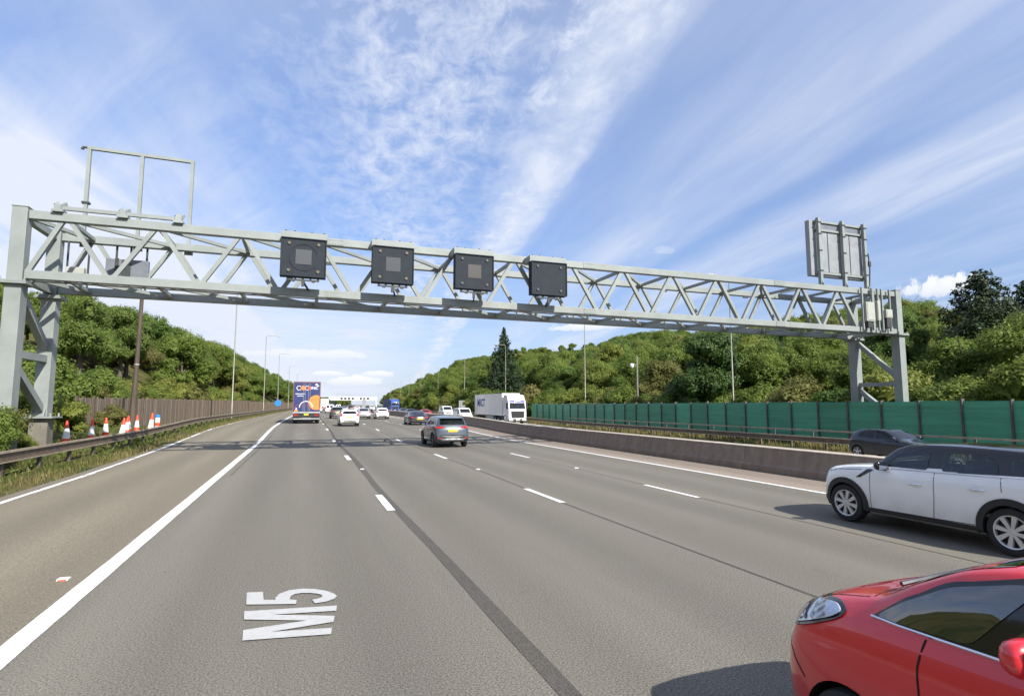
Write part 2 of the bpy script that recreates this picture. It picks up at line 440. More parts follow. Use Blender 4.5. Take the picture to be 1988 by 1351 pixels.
strip('opposite_road', lambda Y: (14.9, 28.95), -30, 900, 0.0, M['road'], zf=zright)
strip('opposite_shoulder', lambda Y: (28.2, 29.05), -30, 900, 0.004, M['shoulder'], zf=zright)
strip('road_margin', lambda Y: (12.35, 14.2), -30, 600, 0.004, M['margin'])
strip('lane_seam', lambda Y: (1.86+0.035*math.sin(Y*0.3)+0.012*math.sin(Y*2.9), 2.04+0.04*math.sin(Y*0.3+0.6)+0.012*math.sin(Y*3.7)), -12, 400, 0.004, M['seam'], fine=1.5)
strip('lane_joint', lambda Y: (5.57+0.03*math.sin(Y*0.4), 5.615+0.03*math.sin(Y*0.4)), -12, 300, 0.004, M['joint'], fine=1.5)
strip('lane_joint', lambda Y: (8.93+0.03*math.sin(Y*0.37), 8.965+0.03*math.sin(Y*0.37)), -12, 300, 0.004, M['joint'], fine=1.5)
strip('lane_joint', lambda Y: (-2.05+0.04*math.sin(Y*0.21), -2.01+0.04*math.sin(Y*0.21)), 20, 300, 0.004, M['joint'], fine=1.5)

# painted markings
def jit(Y, s, a=0.009): return a*noise.noise(Vector((Y*2.3, s, 1.7))) + a*0.8*noise.noise(Vector((Y*0.35, s, 9.1)))
strip('road_marking', lambda Y: (-2.53+jit(Y,1), -2.30+jit(Y,2)), -12, 700, 0.008, M['mark'], fine=0.25)
def worn_edge():
    mb = MB(); Y = 4.0
    while Y < 620:
        ln = random.uniform(1.6, 5.0) if Y < 26 else random.uniform(9, 30)
        gap = random.uniform(0.05, 0.3) if Y < 26 else 0.05
        k = 6; ln = min(ln, 620-Y)
        for i in range(k):
            ya, yb = Y+ln*i/k, Y+ln*(i+1)/k
            w = 0.13+random.uniform(-0.02, 0.03)
            za, zb = zroad(ya)+0.009, zroad(yb)+0.009
            xa, xb = edge_x(ya)+bend(ya), edge_x(yb)+bend(yb)
            mb.add([(xa,ya,za),(xa+w,ya,za),(xb+w,yb,zb),(xb,yb,zb)], [(0,1,2,3)])
        Y += ln+gap
    o = mb.build('road_marking', M['mark']); tag(o, kind='structure')
worn_edge()
strip('road_marking', lambda Y: (12.2+jit(Y,3), 12.36+jit(Y,4)), -12, 700, 0.009, M['mark'], fine=0.3)
strip('road_marking', lambda Y: (16.1, 16.3), -12, 600, 0.006, M['mark'], zf=zright, fine=4)
strip('road_marking', lambda Y: (28.25, 28.45), -12, 600, 0.009, M['mark'], zf=zright, fine=4)
def dashes(x, first, module, length, w, n, zf=zroad, dz=0.009):
    mb = MB()
    for i in range(n):
        a = first+i*module; b = a+length
        k = 10 if a < 60 else 2
        for q in range(k):
            p0, p1 = a+length*q/k, a+length*(q+1)/k
            za, zb = zf(p0)+dz, zf(p1)+dz; xa, xb = x+bend(p0), x+bend(p1)
            e = (0.02*noise.noise(Vector((a*3,x,0))) if q == 0 else 0)
            mb.add([(xa-w/2+jit(p0,x),p0+e,za),(xa+w/2+jit(p0,x+5),p0-e,za),(xb+w/2+jit(p1,x+5),p1,zb),(xb-w/2+jit(p1,x),p1,zb)], [(0,1,2,3)])
    o = mb.build('road_marking', M['mark']); tag(o, kind='structure')
dashes(1.79, 12.3-11.6*2, 11.6, 2.2, 0.17, 36)
dashes(5.56, 11.95-11.2*2, 11.2, 2.3, 0.15, 36)
dashes(8.90, 11.5-10.9*2, 10.9, 2.3, 0.13, 36)
for x in (19.2, 22.3, 25.3): dashes(x, -8, 11.4, 2.2, 0.14, 34, zf=zright)

def text_mesh(s, size, depth=0.0, name='lettering', shear=0.0, space=1.0):
    cu = bpy.data.curves.new(name, 'FONT'); cu.body = s; cu.size = size; cu.extrude = depth
    cu.align_x = 'CENTER'; cu.align_y = 'CENTER'; cu.shear = shear; cu.space_character = space; cu.offset = 0.0 if s == 'M5' else size*(0.03 if s == 'MRCT' else 0.012)
    o = bpy.data.objects.new(name, cu); COL.objects.link(o)
    dg = bpy.context.evaluated_depsgraph_get()
    me = bpy.data.meshes.new_from_object(o.evaluated_get(dg))
    bpy.data.objects.remove(o); bpy.data.curves.remove(cu)
    return me
def lettering(s, size, m, loc, rot, parent=None, name='lettering', sx=1.0, depth=0.004, shear=0.0, space=1.0):
    me = text_mesh(s, size, depth, name, shear, space); me.materials.clear(); me.materials.append(m)
    o = bpy.data.objects.new(name, me); o.location = loc; o.rotation_euler = rot; o.scale = (sx,1,1)
    return link(o, parent)
def m5_marking():
    """M5 painted sideways: text runs away from the camera, letter tops towards the verge"""
    mb = MB()
    for poly in ([(-0.466,6.093),(0.318,5.967),(0.335,6.127),(-0.231,6.223),(-0.485,6.363)], [(-0.485,6.363),(-0.231,6.223),(0.355,6.286),(0.365,6.365),(0.101,6.415)],
                 [(-0.504,6.665),(0.101,6.415),(0.365,6.365),(0.376,6.454),(-0.236,6.711)], [(-0.504,6.665),(-0.236,6.711),(0.399,6.602),(0.415,6.764),(-0.524,6.921)],
                 [(-0.523,7.14),(-0.343,7.079),(-0.353,7.24),(-0.38,7.541),(-0.556,7.58)], [(-0.343,7.079),(-0.009,6.975),(-0.001,7.107),(-0.076,7.148),(-0.228,7.194),(-0.353,7.24)]):
        mb.add([(x, y, 0.013) for x, y in poly], [tuple(range(len(poly)))])
    a = [(-0.228,7.194),(-0.232,7.274),(-0.192,7.404),(-0.095,7.498),(0.05,7.512),(0.197,7.443),(0.326,7.325),(0.408,7.186),(0.431,7.09),(0.4,7.008),(0.313,6.939),(0.188,6.922)]
    b = [(-0.076,7.148),(-0.074,7.20),(-0.069,7.262),(-0.028,7.329),(0.051,7.345),(0.137,7.314),(0.208,7.268),(0.257,7.211),(0.274,7.157),(0.265,7.108),(0.226,7.076),(0.162,7.057)]
    for k in range(len(a)-1):
        mb.add([(x, y, 0.013) for x, y in (a[k], b[k], b[k+1], a[k+1])], [(0,1,2,3)])
    o = mb.build('road_marking', M['mark5']); tag(o, kind='structure')
m5_marking()

def road_stud(X, Y, label, m):
    t = thing('road_stud', label, 'road stud', (X, Y, zroad(Y)), 0, 'reflective road studs')
    b = MB(); b.prism([(-0.07,0.0),(0.07,0.0),(0.05,0.022),(-0.05,0.022)], 'x', -0.06, 0.06); b.build('base', M['conewhite'], t)
    b = MB(); b.box(-0.045,0.045,-0.075,-0.062,0.004,0.018); b.build('reflector', m, t)
road_stud(-2.78, 8.95, 'red and white road stud beside the solid white shoulder line', M['cone'])
for i, (x, y) in enumerate(((1.95,20.4),(5.66,19.0),(8.98,18.2))):
    road_stud(x, y, ['small pale road stud on the wide dark seam of the near lane line','small pale road stud between the two dashes of the middle lane line','small pale road stud on the lane line nearest the concrete barrier'][i], M['conewhite'])
# ------------------------------------------------------------------ overhead gantry
FY, RY = 24.0, 26.9
XL, XR = -9.45, 33.3
TOPZ = lambda X: 8.80
BOTZ = lambda X: 6.68 - 0.0035*(X-XL)
def gantry():
    g = thing('sign_gantry', 'grey green steel lattice gantry spanning both carriageways', 'gantry', (XL, FY, 0))
    def P(b, name, par=None, m=None, bev=0.0):
        o = b.build(name, m or M['steel'], par or g, bevel=bev)
        o.matrix_parent_inverse = Matrix.Identity(4)
        if par is None:
            o.location = (-XL, -FY, 0)
        return o
    s = 0.30
    # chords
    for Y in (FY, RY):
        b = MB(); b.bar((XL+0.24, Y, 8.80), (XR-0.2, Y, 8.80), s, s); P(b, 'chord', bev=0.012)
        b = MB(); b.bar((XL+0.24, Y, BOTZ(XL)), (XR-0.2, Y, BOTZ(XR)), s, s); P(b, 'chord', bev=0.012)
    # columns: lower and upper leg with flange plates
    for X, zb in ((XL, None), (XR, None)):
        for Y in (FY, RY):
            side = X < 0
            base = 1.75 if side else 0.35
            b = MB(); b.box(X-0.24, X+0.24, Y-0.26, Y+0.26, base, 6.30)
            c = P(b, 'column', bev=0.015)
            b = MB(); b.box(X-0.22, X+0.22, Y-0.22, Y+0.22, 6.42, 9.02)
            b.box(X-0.24, X+0.24, Y-0.24, Y+0.24, 9.02, 9.06)
            P(b, 'upper_column', bev=0.015)
            b = MB(); b.box(X-0.42, X+0.42, Y-0.42, Y+0.42, 6.30, 6.355); b.box(X-0.40, X+0.40, Y-0.40, Y+0.40, 6.365, 6.42)
            for i in (-1, 1):
                for j in (-1, 1):
                    b.lathe([(0.03,0),(0.03,0.1)], 8, 'z', (X+i*0.34, Y+j*0.34, 6.42), True)
            P(b, 'flange')
            b = MB(); b.box(X-0.5, X+0.5, Y-0.5, Y+0.5, base-0.06, base)
            for i in (-1, 1):
                for j in (-1, 1):
                    b.lathe([(0.035,0),(0.035,0.13)], 8, 'z', (X+i*0.4, Y+j*0.4, base), True)
                b.prism([(Y-0.26, base), (Y-0.48, base), (Y-0.26, base+0.4)], 'x', X+i*0.2-0.012, X+i*0.2+0.012)
            P(b, 'base_plate')
            gz = -0.6 if not side else ground(X, Y)-0.3
            b = MB(); b.box(X-0.30, X+0.30, Y-0.30, Y+0.30, gz, base-0.062); P(b, 'plinth', m=M['concrete'], bev=0.03)
    # leg bracing
    for X, flip in ((XL, False), (XR, True)):
        a, c = (FY+0.26, RY-0.26) if not flip else (RY-0.26, FY+0.26)
        zt = 6.1; zm = 4.05; zl = 3.75; zz = 2.05
        if flip: zm, zl, zz = 3.55, 3.25, 1.2
        b = MB(); b.bar((X, a, zt), (X, c, zm+0.35), 0.24, 0.26); P(b, 'leg_brace')
        b = MB(); b.bar((X, a, zm-0.1), (X, c, zm-0.1), 0.24, 0.26); P(b, 'leg_brace')
        b = MB(); b.bar((X, a, zl-0.2), (X, c, zz), 0.24, 0.26); P(b, 'leg_brace')
    # lattice
    tops = [-8.15+2.835*i for i in range(15)]
    bots = [XL+0.3] + [-6.73+2.835*i for i in range(14)] + [XR-0.25]
    for Y in (FY, RY):
        for i, xt in enumerate(tops):
            for xb, sg in ((bots[i], -1), (bots[i+1], 1)):
                if i == 14 and sg == 1: xb = XR-0.35
                b = MB(); b.bar((xt+sg*0.13, Y, 8.66), (xb-sg*0.13 if abs(xb-xt) > 1.2 else xb, Y, BOTZ(xb)+0.14), 0.15, 0.15, (0,1,0)); P(b, 'diagonal_brace')
    for zf in (lambda X: 8.78, lambda X: BOTZ(X)-0.02):
        px = XL
        for i, xt in enumerate(tops):
            b = MB(); b.bar((xt, FY+0.15, zf(xt)), (xt, RY-0.15, zf(xt)), 0.13, 0.13); P(b, 'cross_strut')
            b = MB(); b.bar((px+0.1, FY+0.15, zf(px)), (xt-0.1, RY-0.15, zf(xt)), 0.13, 0.13); P(b, 'plan_brace')
            px = xt
        b = MB(); b.bar((px+0.1, FY+0.15, zf(px)), (XR-0.25, RY-0.2, zf(XR)), 0.13, 0.13); P(b, 'plan_brace')
    for X in (XL, XR):
        for z in (8.78, 6.62):
            b = MB(); b.bar((X, FY+0.23, z), (X, RY-0.23, z), 0.22, 0.26); P(b, 'end_beam')
    # bolted splice plates on the front chords
    for X in (1.0, 12.6, 24.2):
        for zc in (8.80, BOTZ(X)):
            b = MB(); b.box(X-0.32, X+0.32, FY-0.166, FY-0.151, zc-0.135, zc+0.135)
            for i in range(5):
                for j in (-1, 1): b.lathe([(0.018,-0.02),(0.018,0.0)], 6, 'y', (X-0.24+i*0.12, FY-0.166, zc+j*0.08), True)
            P(b, 'splice_plate')
    # cable conduit and small clips along the chords
    b = MB(); b.tube([(XL+0.4, FY+0.2, 6.50), (XR-0.4, FY+0.2, 6.36)], 0.03, 6); P(b, 'cable_conduit', m=M['galv'])
    b = MB()
    for X in (0.7, 12.2, 18.6, 24.3): b.box(X, X+0.35, RY-0.22, RY-0.16, 8.50, 8.62)
    P(b, 'cable_clip', m=M['bracket'])
    return g

M['concrete'] = pm('plinth_concrete', (0.16,0.145,0.12), 0.9, 0, 0.25, 2, bump=0.3)
gantry()

def led_material(name, base, dot, dens):
    m, nt, b = new_mat(name)
    tc = N(nt, 'ShaderNodeTexCoord'); ck = N(nt, 'ShaderNodeTexVoronoi', i_Scale=dens); ck.inputs['Randomness'].default_value = 0.0
    L(nt, tc.outputs['Object'], ck.inputs['Vector'])
    cr = N(nt, 'ShaderNodeValToRGB'); e = cr.color_ramp.elements
    e[0].position = 0.25; e[0].color = rgb(dot); e[1].position = 0.42; e[1].color = rgb(base)
    L(nt, ck.outputs['Distance'], cr.inputs['Fac']); L(nt, cr.outputs['Color'], b.inputs['Base Color'])
    b.inputs['Roughness'].default_value = 0.4
    return m

SIGL = ['dark lane signal with a pale grey square at its centre', 'dark lane signal with a dotted grey square at its centre',
        'dark lane signal with a faint brown square at its centre', 'plain dark lane signal panel with no square']
SCR = [led_material('led_grey', (0.050,0.056,0.062), (0.043,0.048,0.054), 30), led_material('led_dots', (0.024,0.029,0.035), (0.060,0.062,0.065), 21),
       led_material('led_brown', (0.034,0.030,0.028), (0.050,0.038,0.028), 21), led_material('led_dark', (0.031,0.036,0.041), (0.036,0.040,0.045), 21)]
for i, (x0, x1, zt) in enumerate(((-1.05,0.64,8.58),(2.42,4.11,8.58),(5.89,7.61,8.57),(9.40,11.14,8.54))):
    xc = (x0+x1)/2*0.984; w = (x1-x0)/2*0.985; h = 1.50; zc = zt-h/2
    t = thing('lane_signal', SIGL[i]+' on the gantry', 'lane signal', (xc, 22.95, zc), 0, 'lane signals over the four lanes')
    b = MB(); b.box(-w, w, 0, 0.34, -h/2, h/2)
    for k in (-1, 1):
        b.box(min(k*w, k*(w-0.03)), max(k*w, k*(w-0.03)), -0.05, 0, -h/2, h/2)
    b.box(-w+0.031, w-0.031, -0.05, -0.001, h/2-0.03, h/2); b.box(-w+0.031, w-0.031, -0.05, -0.001, -h/2, -h/2+0.03)
    b.build('housing', M['signal'], t)
    if i < 3:
        q = 0.29; b = MB(); b.box(-q, q, -0.012, -0.001, -q+0.02, q+0.02); b.build('display', SCR[i], t)
    b = MB(); pts = [(0.52*math.cos(a), 0.52*math.sin(a)) for a in [2*PI*k/40 for k in range(41)]]
    for p, q in zip(pts, pts[1:]): b.bar((p[0], -0.004, p[1]), (q[0], -0.004, q[1]), 0.006, 0.035, (0,1,0))
    if i == 0: b.build('ring', pm('signal_ring', (0.020,0.025,0.030), 0.5, 0, 0.1, 5), t)
    for sx in (-1, 1):
        for sz in (-1, 1):
            b = MB(); b.lathe([(0.065,0),(0.065,-0.03),(0.045,-0.045),(0.0,-0.045)], 12, 'y', (sx*(w-0.30), 0, sz*(h/2-0.22)))
            b.build('warning_lamp', M['lampdot'] if i < 2 else M['lampdim'], t)
    b = MB(); b.box(-w*0.72, w*0.72, 0.06, 0.11, -h/2-0.15, -h/2-0.09)
    for k in range(5): b.box(-w*0.7+k*w*0.33, -w*0.7+k*w*0.33+0.07, 0.05, 0.12, -h/2-0.09, -h/2)
    for k in range(3): b.box(-0.4+k*0.36, -0.28+k*0.36, 0.06, 0.12, -h/2-0.19, -h/2-0.15)
    b.box(-0.05, 0.05, 0.05, 0.14, -h/2-0.36, -h/2-0.15)
    b.bar((0.02, 0.12, -h/2-0.18), (0.22, 0.9, -h/2-0.34), 0.06, 0.06)
    b.build('lower_bracket', M['bracket'], t)
    b = MB(); b.box(-w-0.02, w+0.02, 0.12, 0.88, h/2+0.005, h/2+0.28)
    b.build('hanger', M['steel'], t)
    b = MB()
    for k in (-0.85, -0.45, 0.3, 0.85):
        b.box(k*w-0.02, k*w+0.02, 0.2, 0.24, h/2+0.28, h/2+0.33); b.bar((k*w, 0.22, h/2+0.30), (k*w+0.05, 0.28, h/2+0.36), 0.025, 0.025)
    b.build('bolt', M['bracket'], t)

# empty sign frame on the rear chord, rail on the front chord
def frame():
    t = thing('empty_gantry_sign', 'empty grey three post frame standing up from the gantry', 'sign frame', (-6.7, RY, 8.95))
    for x in (-1.86, 0, 1.86):
        b = MB(); b.bar((x, 0, -0.30), (x, 0, 3.62), 0.13, 0.13, (0,1,0)); b.box(x-0.16, x+0.16, 0.15, 0.20, -0.42, 0.05); b.build('post', M['steel'], t)
    b = MB(); b.bar((-1.93, 0, 3.66), (1.93, 0, 3.62), 0.14, 0.12); b.build('top_beam', M['steel'], t)
    b = MB(); b.box(-2.12,-1.93,-0.04,0.04,3.64,3.70); b.box(-2.16,-2.06,-0.05,0.05,3.58,3.63); b.box(-1.99,-1.73,-0.10,0.12,1.32,1.40); b.build('clamp', M['bracket'], t)
    t = thing('mounting_rail', 'short grey rail on three clamped feet along the top of the gantry', 'mounting rail', (-6.43, FY-0.12, 8.95))
    b = MB(); b.bar((-1.95, 0, 0.17), (1.85, 0, 0.17), 0.13, 0.13); b.build('rail', M['steel'], t)
    for x in (-1.95, 0.0, 1.78):
        b = MB(); b.box(x-0.17, x+0.17, -0.16, 0.40, 0.005, 0.09); b.box(x-0.11, x+0.11, -0.13, 0.13, 0.09, 0.25)
        b.bar((x, 0.02, 0.2), (x+0.1, 0.30, 0.42), 0.1, 0.12); b.bar((x-0.1, -0.05, 0.25), (x-0.02, 0.0, 0.36), 0.12, 0.1)
        b.build('foot', M['steel'], t)
frame()

def hung_boxes():
    t = thing('equipment_unit', 'dark grey panel hung between the lattice near the left column', 'equipment panel', (-6.95, RY-0.05, 7.1))
    b = MB(); b.box(-0.75, 0.75, -0.10, 0.10, 0.16, 0.98); b.build('panel', M['signrear'], t, bevel=0.02)
    b = MB(); b.box(-0.18,0.12,-0.16,-0.10,0.2,0.95); b.box(-0.42,-0.30,-0.15,-0.10,0.18,1.0); b.build('housing', M['bracket'], t)
    for x in (-0.45, 0.05, 0.62):
        b = MB(); b.bar((x, 0.13, -0.3), (x, 0.13, 1.62), 0.07, 0.05, (0,1,0)); b.build('hanger', M['bracket'], t)
    t = thing('equipment_cabinet', 'small pale box hung in the lattice beside the dark grey panel', 'equipment cabinet', (-8.62, RY-0.3, 6.95), 0, 'cabinets on the gantry')
    b = MB(); b.box(-0.30, 0.30, -0.14, 0.14, 0.12, 0.62); b.build('body', M['cabinet'], t, bevel=0.02)
    for x in (-0.36, 0.34):
        b = MB(); b.bar((x, 0.18, -0.2), (x, 0.18, 1.75), 0.06, 0.05, (0,1,0)); b.build('hanger', M['bracket'], t)
    lab = ['tall pale cabinet with a light door hung near the right column', 'narrow grey cabinet just right of the tall pale cabinet', 'small pale box with a black unit below it by the right column']
    for k, (x, w, z0, z1) in enumerate(((30.55, 0.34, 6.98, 8.1), (31.22, 0.12, 7.05, 8.2), (32.05, 0.26, 7.25, 7.75))):
        t = thing('equipment_cabinet', lab[k], 'equipment cabinet', (x, FY-0.34, 0), 0, 'cabinets on the gantry')
        b = MB(); b.box(-w, w, -0.17, 0.15, z0, z1); b.build('body', M['cabinet'], t, bevel=0.02)
        b = MB(); b.box(-w*0.8, w*0.8, -0.19, -0.171, z0+0.08, z1-0.06); b.build('door', M['cabinet'], t)
        for sx in (-1, 1):
            b = MB(); b.bar((sx*(w+0.06), 0.03, 6.5), (sx*(w+0.06), 0.03, 8.97), 0.08, 0.1, (0,1,0)); b.build('mounting_post', M['steel'], t)
        if k == 0:
            b = MB(); b.box(-0.2, 0.15, -0.12, 0.1, 6.62, 6.95); b.build('lower_box', M['bracket'], t)
        if k == 2:
            b = MB(); b.box(-0.18, 0.2, -0.12, 0.12, 6.68, 7.22); b.build('lower_box', M['bracket'], t)
hung_boxes()

def big_sign():
    t = thing('direction_sign', 'large direction sign seen from behind on top of the gantry', 'sign', (29.95, 24.55, 8.96))
    # board faces away (+Y); box body
    b = MB(); b.box(-2.25, 2.15, 0.30, 0.62, 0.78, 4.12); b.build('board', M['signback'], t, bevel=0.015)
    for x0, x1 in ((-1.72, -0.05), (0.12, 1.62)):
        b = MB(); b.box(x0, x1, 0.282, 0.298, 1.05, 3.55); b.build('back_panel', M['signback'], t)
        b = MB(); b.box(x0, x1, 0.280, 0.297, 3.56, 3.98); b.build('recess', M['signrear'], t)
        b = MB(); b.box((x0+x1)/2-0.02, (x0+x1)/2+0.02, 0.262, 0.280, 1.05, 3.5); b.build('rib', M['bracket'], t)
    for z in (0.95, 3.55, 4.05):
        b = MB(); b.bar((-1.95, 0.24, z), (2.15, 0.24, z), 0.09, 0.12); b.build('cross_rail', M['steel'], t)
    for x in (-1.80, 0.10, 1.85):
        b = MB(); b.bar((x, 0.08, 0.10), (x, 0.08, 4.22), 0.17, 0.2, (0,1,0)); b.build('post', M['steel'], t)
        b = MB(); b.box(x-0.26, x+0.26, -0.25, 0.35, 0.0, 0.09); b.prism([(-0.2,0.09),(0.02,0.09),(0.02,0.5)], 'x', x-0.02, x+0.02); b.build('foot', M['steel'], t)
        b = MB()
        for z in (1.0, 2.2, 3.2, 3.9): b.box(x-0.13, x+0.13, -0.05, -0.02, z, z+0.07)
        b.build('clamp', M['bracket'], t)
    b = MB(); b.bar((-1.8, 0.06, 0.16), (1.85, 0.06, 0.16), 0.1, 0.1); b.bar((-1.8, 0.1, 0.2), (-3.1, 1.9, -0.05), 0.09, 0.09); b.build('base_rail', M['steel'], t)
    b = MB(); b.tube([(2.12,0.1,0.3),(2.14,0.02,1.5),(2.1,0.05,2.4)], 0.035, 6); b.box(2.02,2.2,-0.04,0.1,1.6,1.9); b.build('cable', M['bracket'], t)
big_sign()

# ------------------------------------------------------------------ barriers, fences, walls
def along(name, prof, X0, y0, y1, zf, m, parent, xf=None, fine=4.0, caps=True):
    """sweep a closed (dx, dz) profile along the road"""
    ys = rows(y0, y1, fine); n = len(prof); v = []; f = []
    for Y in ys:
        X = (xf(Y) if xf else X0)
        for dx, dz in prof: v.append((X+dx+bend(Y), Y, zf(Y)+dz))
    for i in range(len(ys)-1):
        for k in range(n):
            a = i*n+k; b = i*n+(k+1) % n
            f.append((a, b, b+n, a+n))
    if caps:
        f.append(tuple(range(n))); f.append(tuple((len(ys)-1)*n+k for k in reversed(range(n))))
    mb = MB(); mb.v = v; mb.f = f
    return mb.build(name, m, parent)

WB = [(0.0,-0.155),(0.005,-0.11),(0.075,-0.085),(0.08,-0.05),(0.0,-0.02),(0.0,0.02),(0.08,0.05),(0.075,0.085),(0.005,0.11),(0.0,0.155)]
def wprof(sg):
    p = [(dx*sg, dz) for dx, dz in WB]
    return p + [(dx-0.006*sg, dz) for dx, dz in reversed(p)]
OB = [(0.0,-0.17),(0.06,-0.17),(0.06,-0.10),(0.012,-0.095),(0.012,0.095),(0.06,0.10),(0.06,0.17),(0.0,0.17)]

def crash_barrier(name, label, X, y0, y1, zf, sg, xf=None, step=2.6, top=0.72, group='steel crash barriers', xcols=None):
    t = thing(name, label, 'crash barrier', (0,0,0), 0, group)
    zt = lambda Y: zf(Y)+top-0.17
    along('rail', [(dx*sg, dz) for dx, dz in OB], X, y0, y1, zt, M['rail'], t, xf)
    along('rail_edge', [(0.0,0.171),(0.061*sg,0.171),(0.061*sg,0.115),(0.066*sg,0.115),(0.066*sg,0.185),(0.0,0.185)], X, y0, y1, zt, M['railtop'], t, xf)  # top and bottom edges in a paler tone than the rail face
    along('rail_edge', [(0.061*sg,-0.17),(0.064*sg,-0.17),(0.064*sg,-0.125),(0.061*sg,-0.125)], X, y0, y1, zt, M['railtop'], t, xf)
    Y = y0+1.2; k = 0; rest = MB(); 
    while Y < y1:
        x = (xf(Y) if xf else X)+bend(Y)-0.07*sg; z = zf(Y)
        b = MB() if k < 55 else rest
        w = 0.05
        b.box(x-w, x+w, Y-0.06, Y+0.06, z-0.4, z+top-0.1)
        if k < 55: b.build('post', M['post'], t)
        k += 1; Y += step
    if k > 55:
        o = rest.build('post_row', M['post'], t); o['kind'] = 'stuff'
    return t
crash_barrier('crash_barrier', 'rusty brown steel crash barrier along the hard shoulder verge', 0, 12, 420, zroad, 1, xf=lambda Y: -8.2 if Y < 25 else -8.2+min(0.25, (Y-25)*0.004), top=0.84)
crash_barrier('crash_barrier', 'low brown steel crash barrier in the grass before the green screen', 29.35, 4, 420, zright, -1, top=0.76)
def handrail():
    t = thing('post_rail', 'thin dark rail on slim posts in front of the green screen', 'rail', (0,0,0))
    along('rail', [(-0.03,-0.045),(0.03,-0.045),(0.03,0.045),(-0.03,0.045)], 30.1, 8, 63, lambda Y: 0.60, M['railtop'], t)
    Y = 9.0
    while Y < 63:
        b = MB(); b.box(30.13, 30.20, Y-0.04, Y+0.04, -0.7, 0.57); b.build('post', M['post'], t); Y += 3.1
handrail()

def streaked_concrete(name, c0, c1, stain):
    m, nt, b = new_mat(name)
    tc = N(nt, 'ShaderNodeTexCoord'); mp = N(nt, 'ShaderNodeMapping'); mp.inputs['Scale'].default_value = (1, 2.2, 0.15); L(nt, tc.outputs['Object'], mp.inputs['Vector'])
    n1 = N(nt, 'ShaderNodeTexNoise', i_Scale=1.6, i_Detail=8, i_Roughness=0.7); L(nt, mp.outputs['Vector'], n1.inputs['Vector'])
    n2 = N(nt, 'ShaderNodeTexNoise', i_Scale=4.0, i_Detail=5); L(nt, tc.outputs['Object'], n2.inputs['Vector'])
    cr = N(nt, 'ShaderNodeValToRGB'); e = cr.color_ramp.elements
    e[0].position = 0.28; e[0].color = rgb(c0); e[1].position = 0.70; e[1].color = rgb(c1)
    L(nt, n1.outputs['Fac'], cr.inputs['Fac'])
    c2 = N(nt, 'ShaderNodeValToRGB'); e = c2.color_ramp.elements
    e[0].position = 0.3; e[0].color = (0.86,0.86,0.86,1); e[1].position = 0.7; e[1].color = (1.1,1.1,1.1,1)
    L(nt, n2.outputs['Fac'], c2.inputs['Fac'])
    mx = N(nt, 'ShaderNodeMix', data_type='RGBA', blend_type='MULTIPLY'); mx.inputs['Factor'].default_value = 1
    L(nt, cr.outputs['Color'], mx.inputs['A']); L(nt, c2.outputs['Color'], mx.inputs['B'])
    L(nt, mx.outputs['Result'], b.inputs['Base Color']); b.inputs['Roughness'].default_value = 0.9
    bp = N(nt, 'ShaderNodeBump', i_Strength=0.3, i_Distance=0.01); L(nt, n2.outputs['Fac'], bp.inputs['Height']); L(nt, bp.outputs['Normal'], b.inputs['Normal'])
    return m
M['barrier'] = streaked_concrete('stained_concrete', (0.19,0.145,0.112), (0.275,0.218,0.170), None)
M['barriertop'] = streaked_concrete('sunlit_concrete_top', (0.36,0.31,0.25), (0.52,0.46,0.38), None)  # light falling on the barrier's top, painted in as a paler concrete
def central_barrier():
    t = thing('concrete_barrier', 'long stained concrete barrier between the two carriageways', 'barrier', (0,0,0))
    zt = zroad
    ys = (-20, 620)
    along('wall', [(0.0,-0.2),(0.0,0.20),(0.07,0.26),(0.20,0.78),(0.60,0.78),(0.78,-0.3),(0.78,-0.95),(0.30,-0.95)], 14.25, ys[0], ys[1], zt, M['barrier'], t)
    along('coping', [(0.185,0.781),(0.615,0.781),(0.60,0.80),(0.20,0.80)], 14.25, ys[0], ys[1], zt, M['barriertop'], t)
    b = MB()
    for k in range(1, 12):
        Y = -2+k*6.0; x = 14.25+bend(Y); z = zroad(Y)
        b.add([(x-0.004,Y,z),(x-0.004,Y+0.025,z),(x-0.004,Y+0.025,z+0.2),(x-0.004,Y,z+0.2)], [(0,1,2,3)])
        b.add([(x+0.066,Y,z+0.26),(x+0.066,Y+0.025,z+0.26),(x+0.196,Y+0.025,z+0.775),(x+0.196,Y,z+0.775)], [(0,1,2,3)])
    b.build('joint', M['post'], t)
central_barrier()

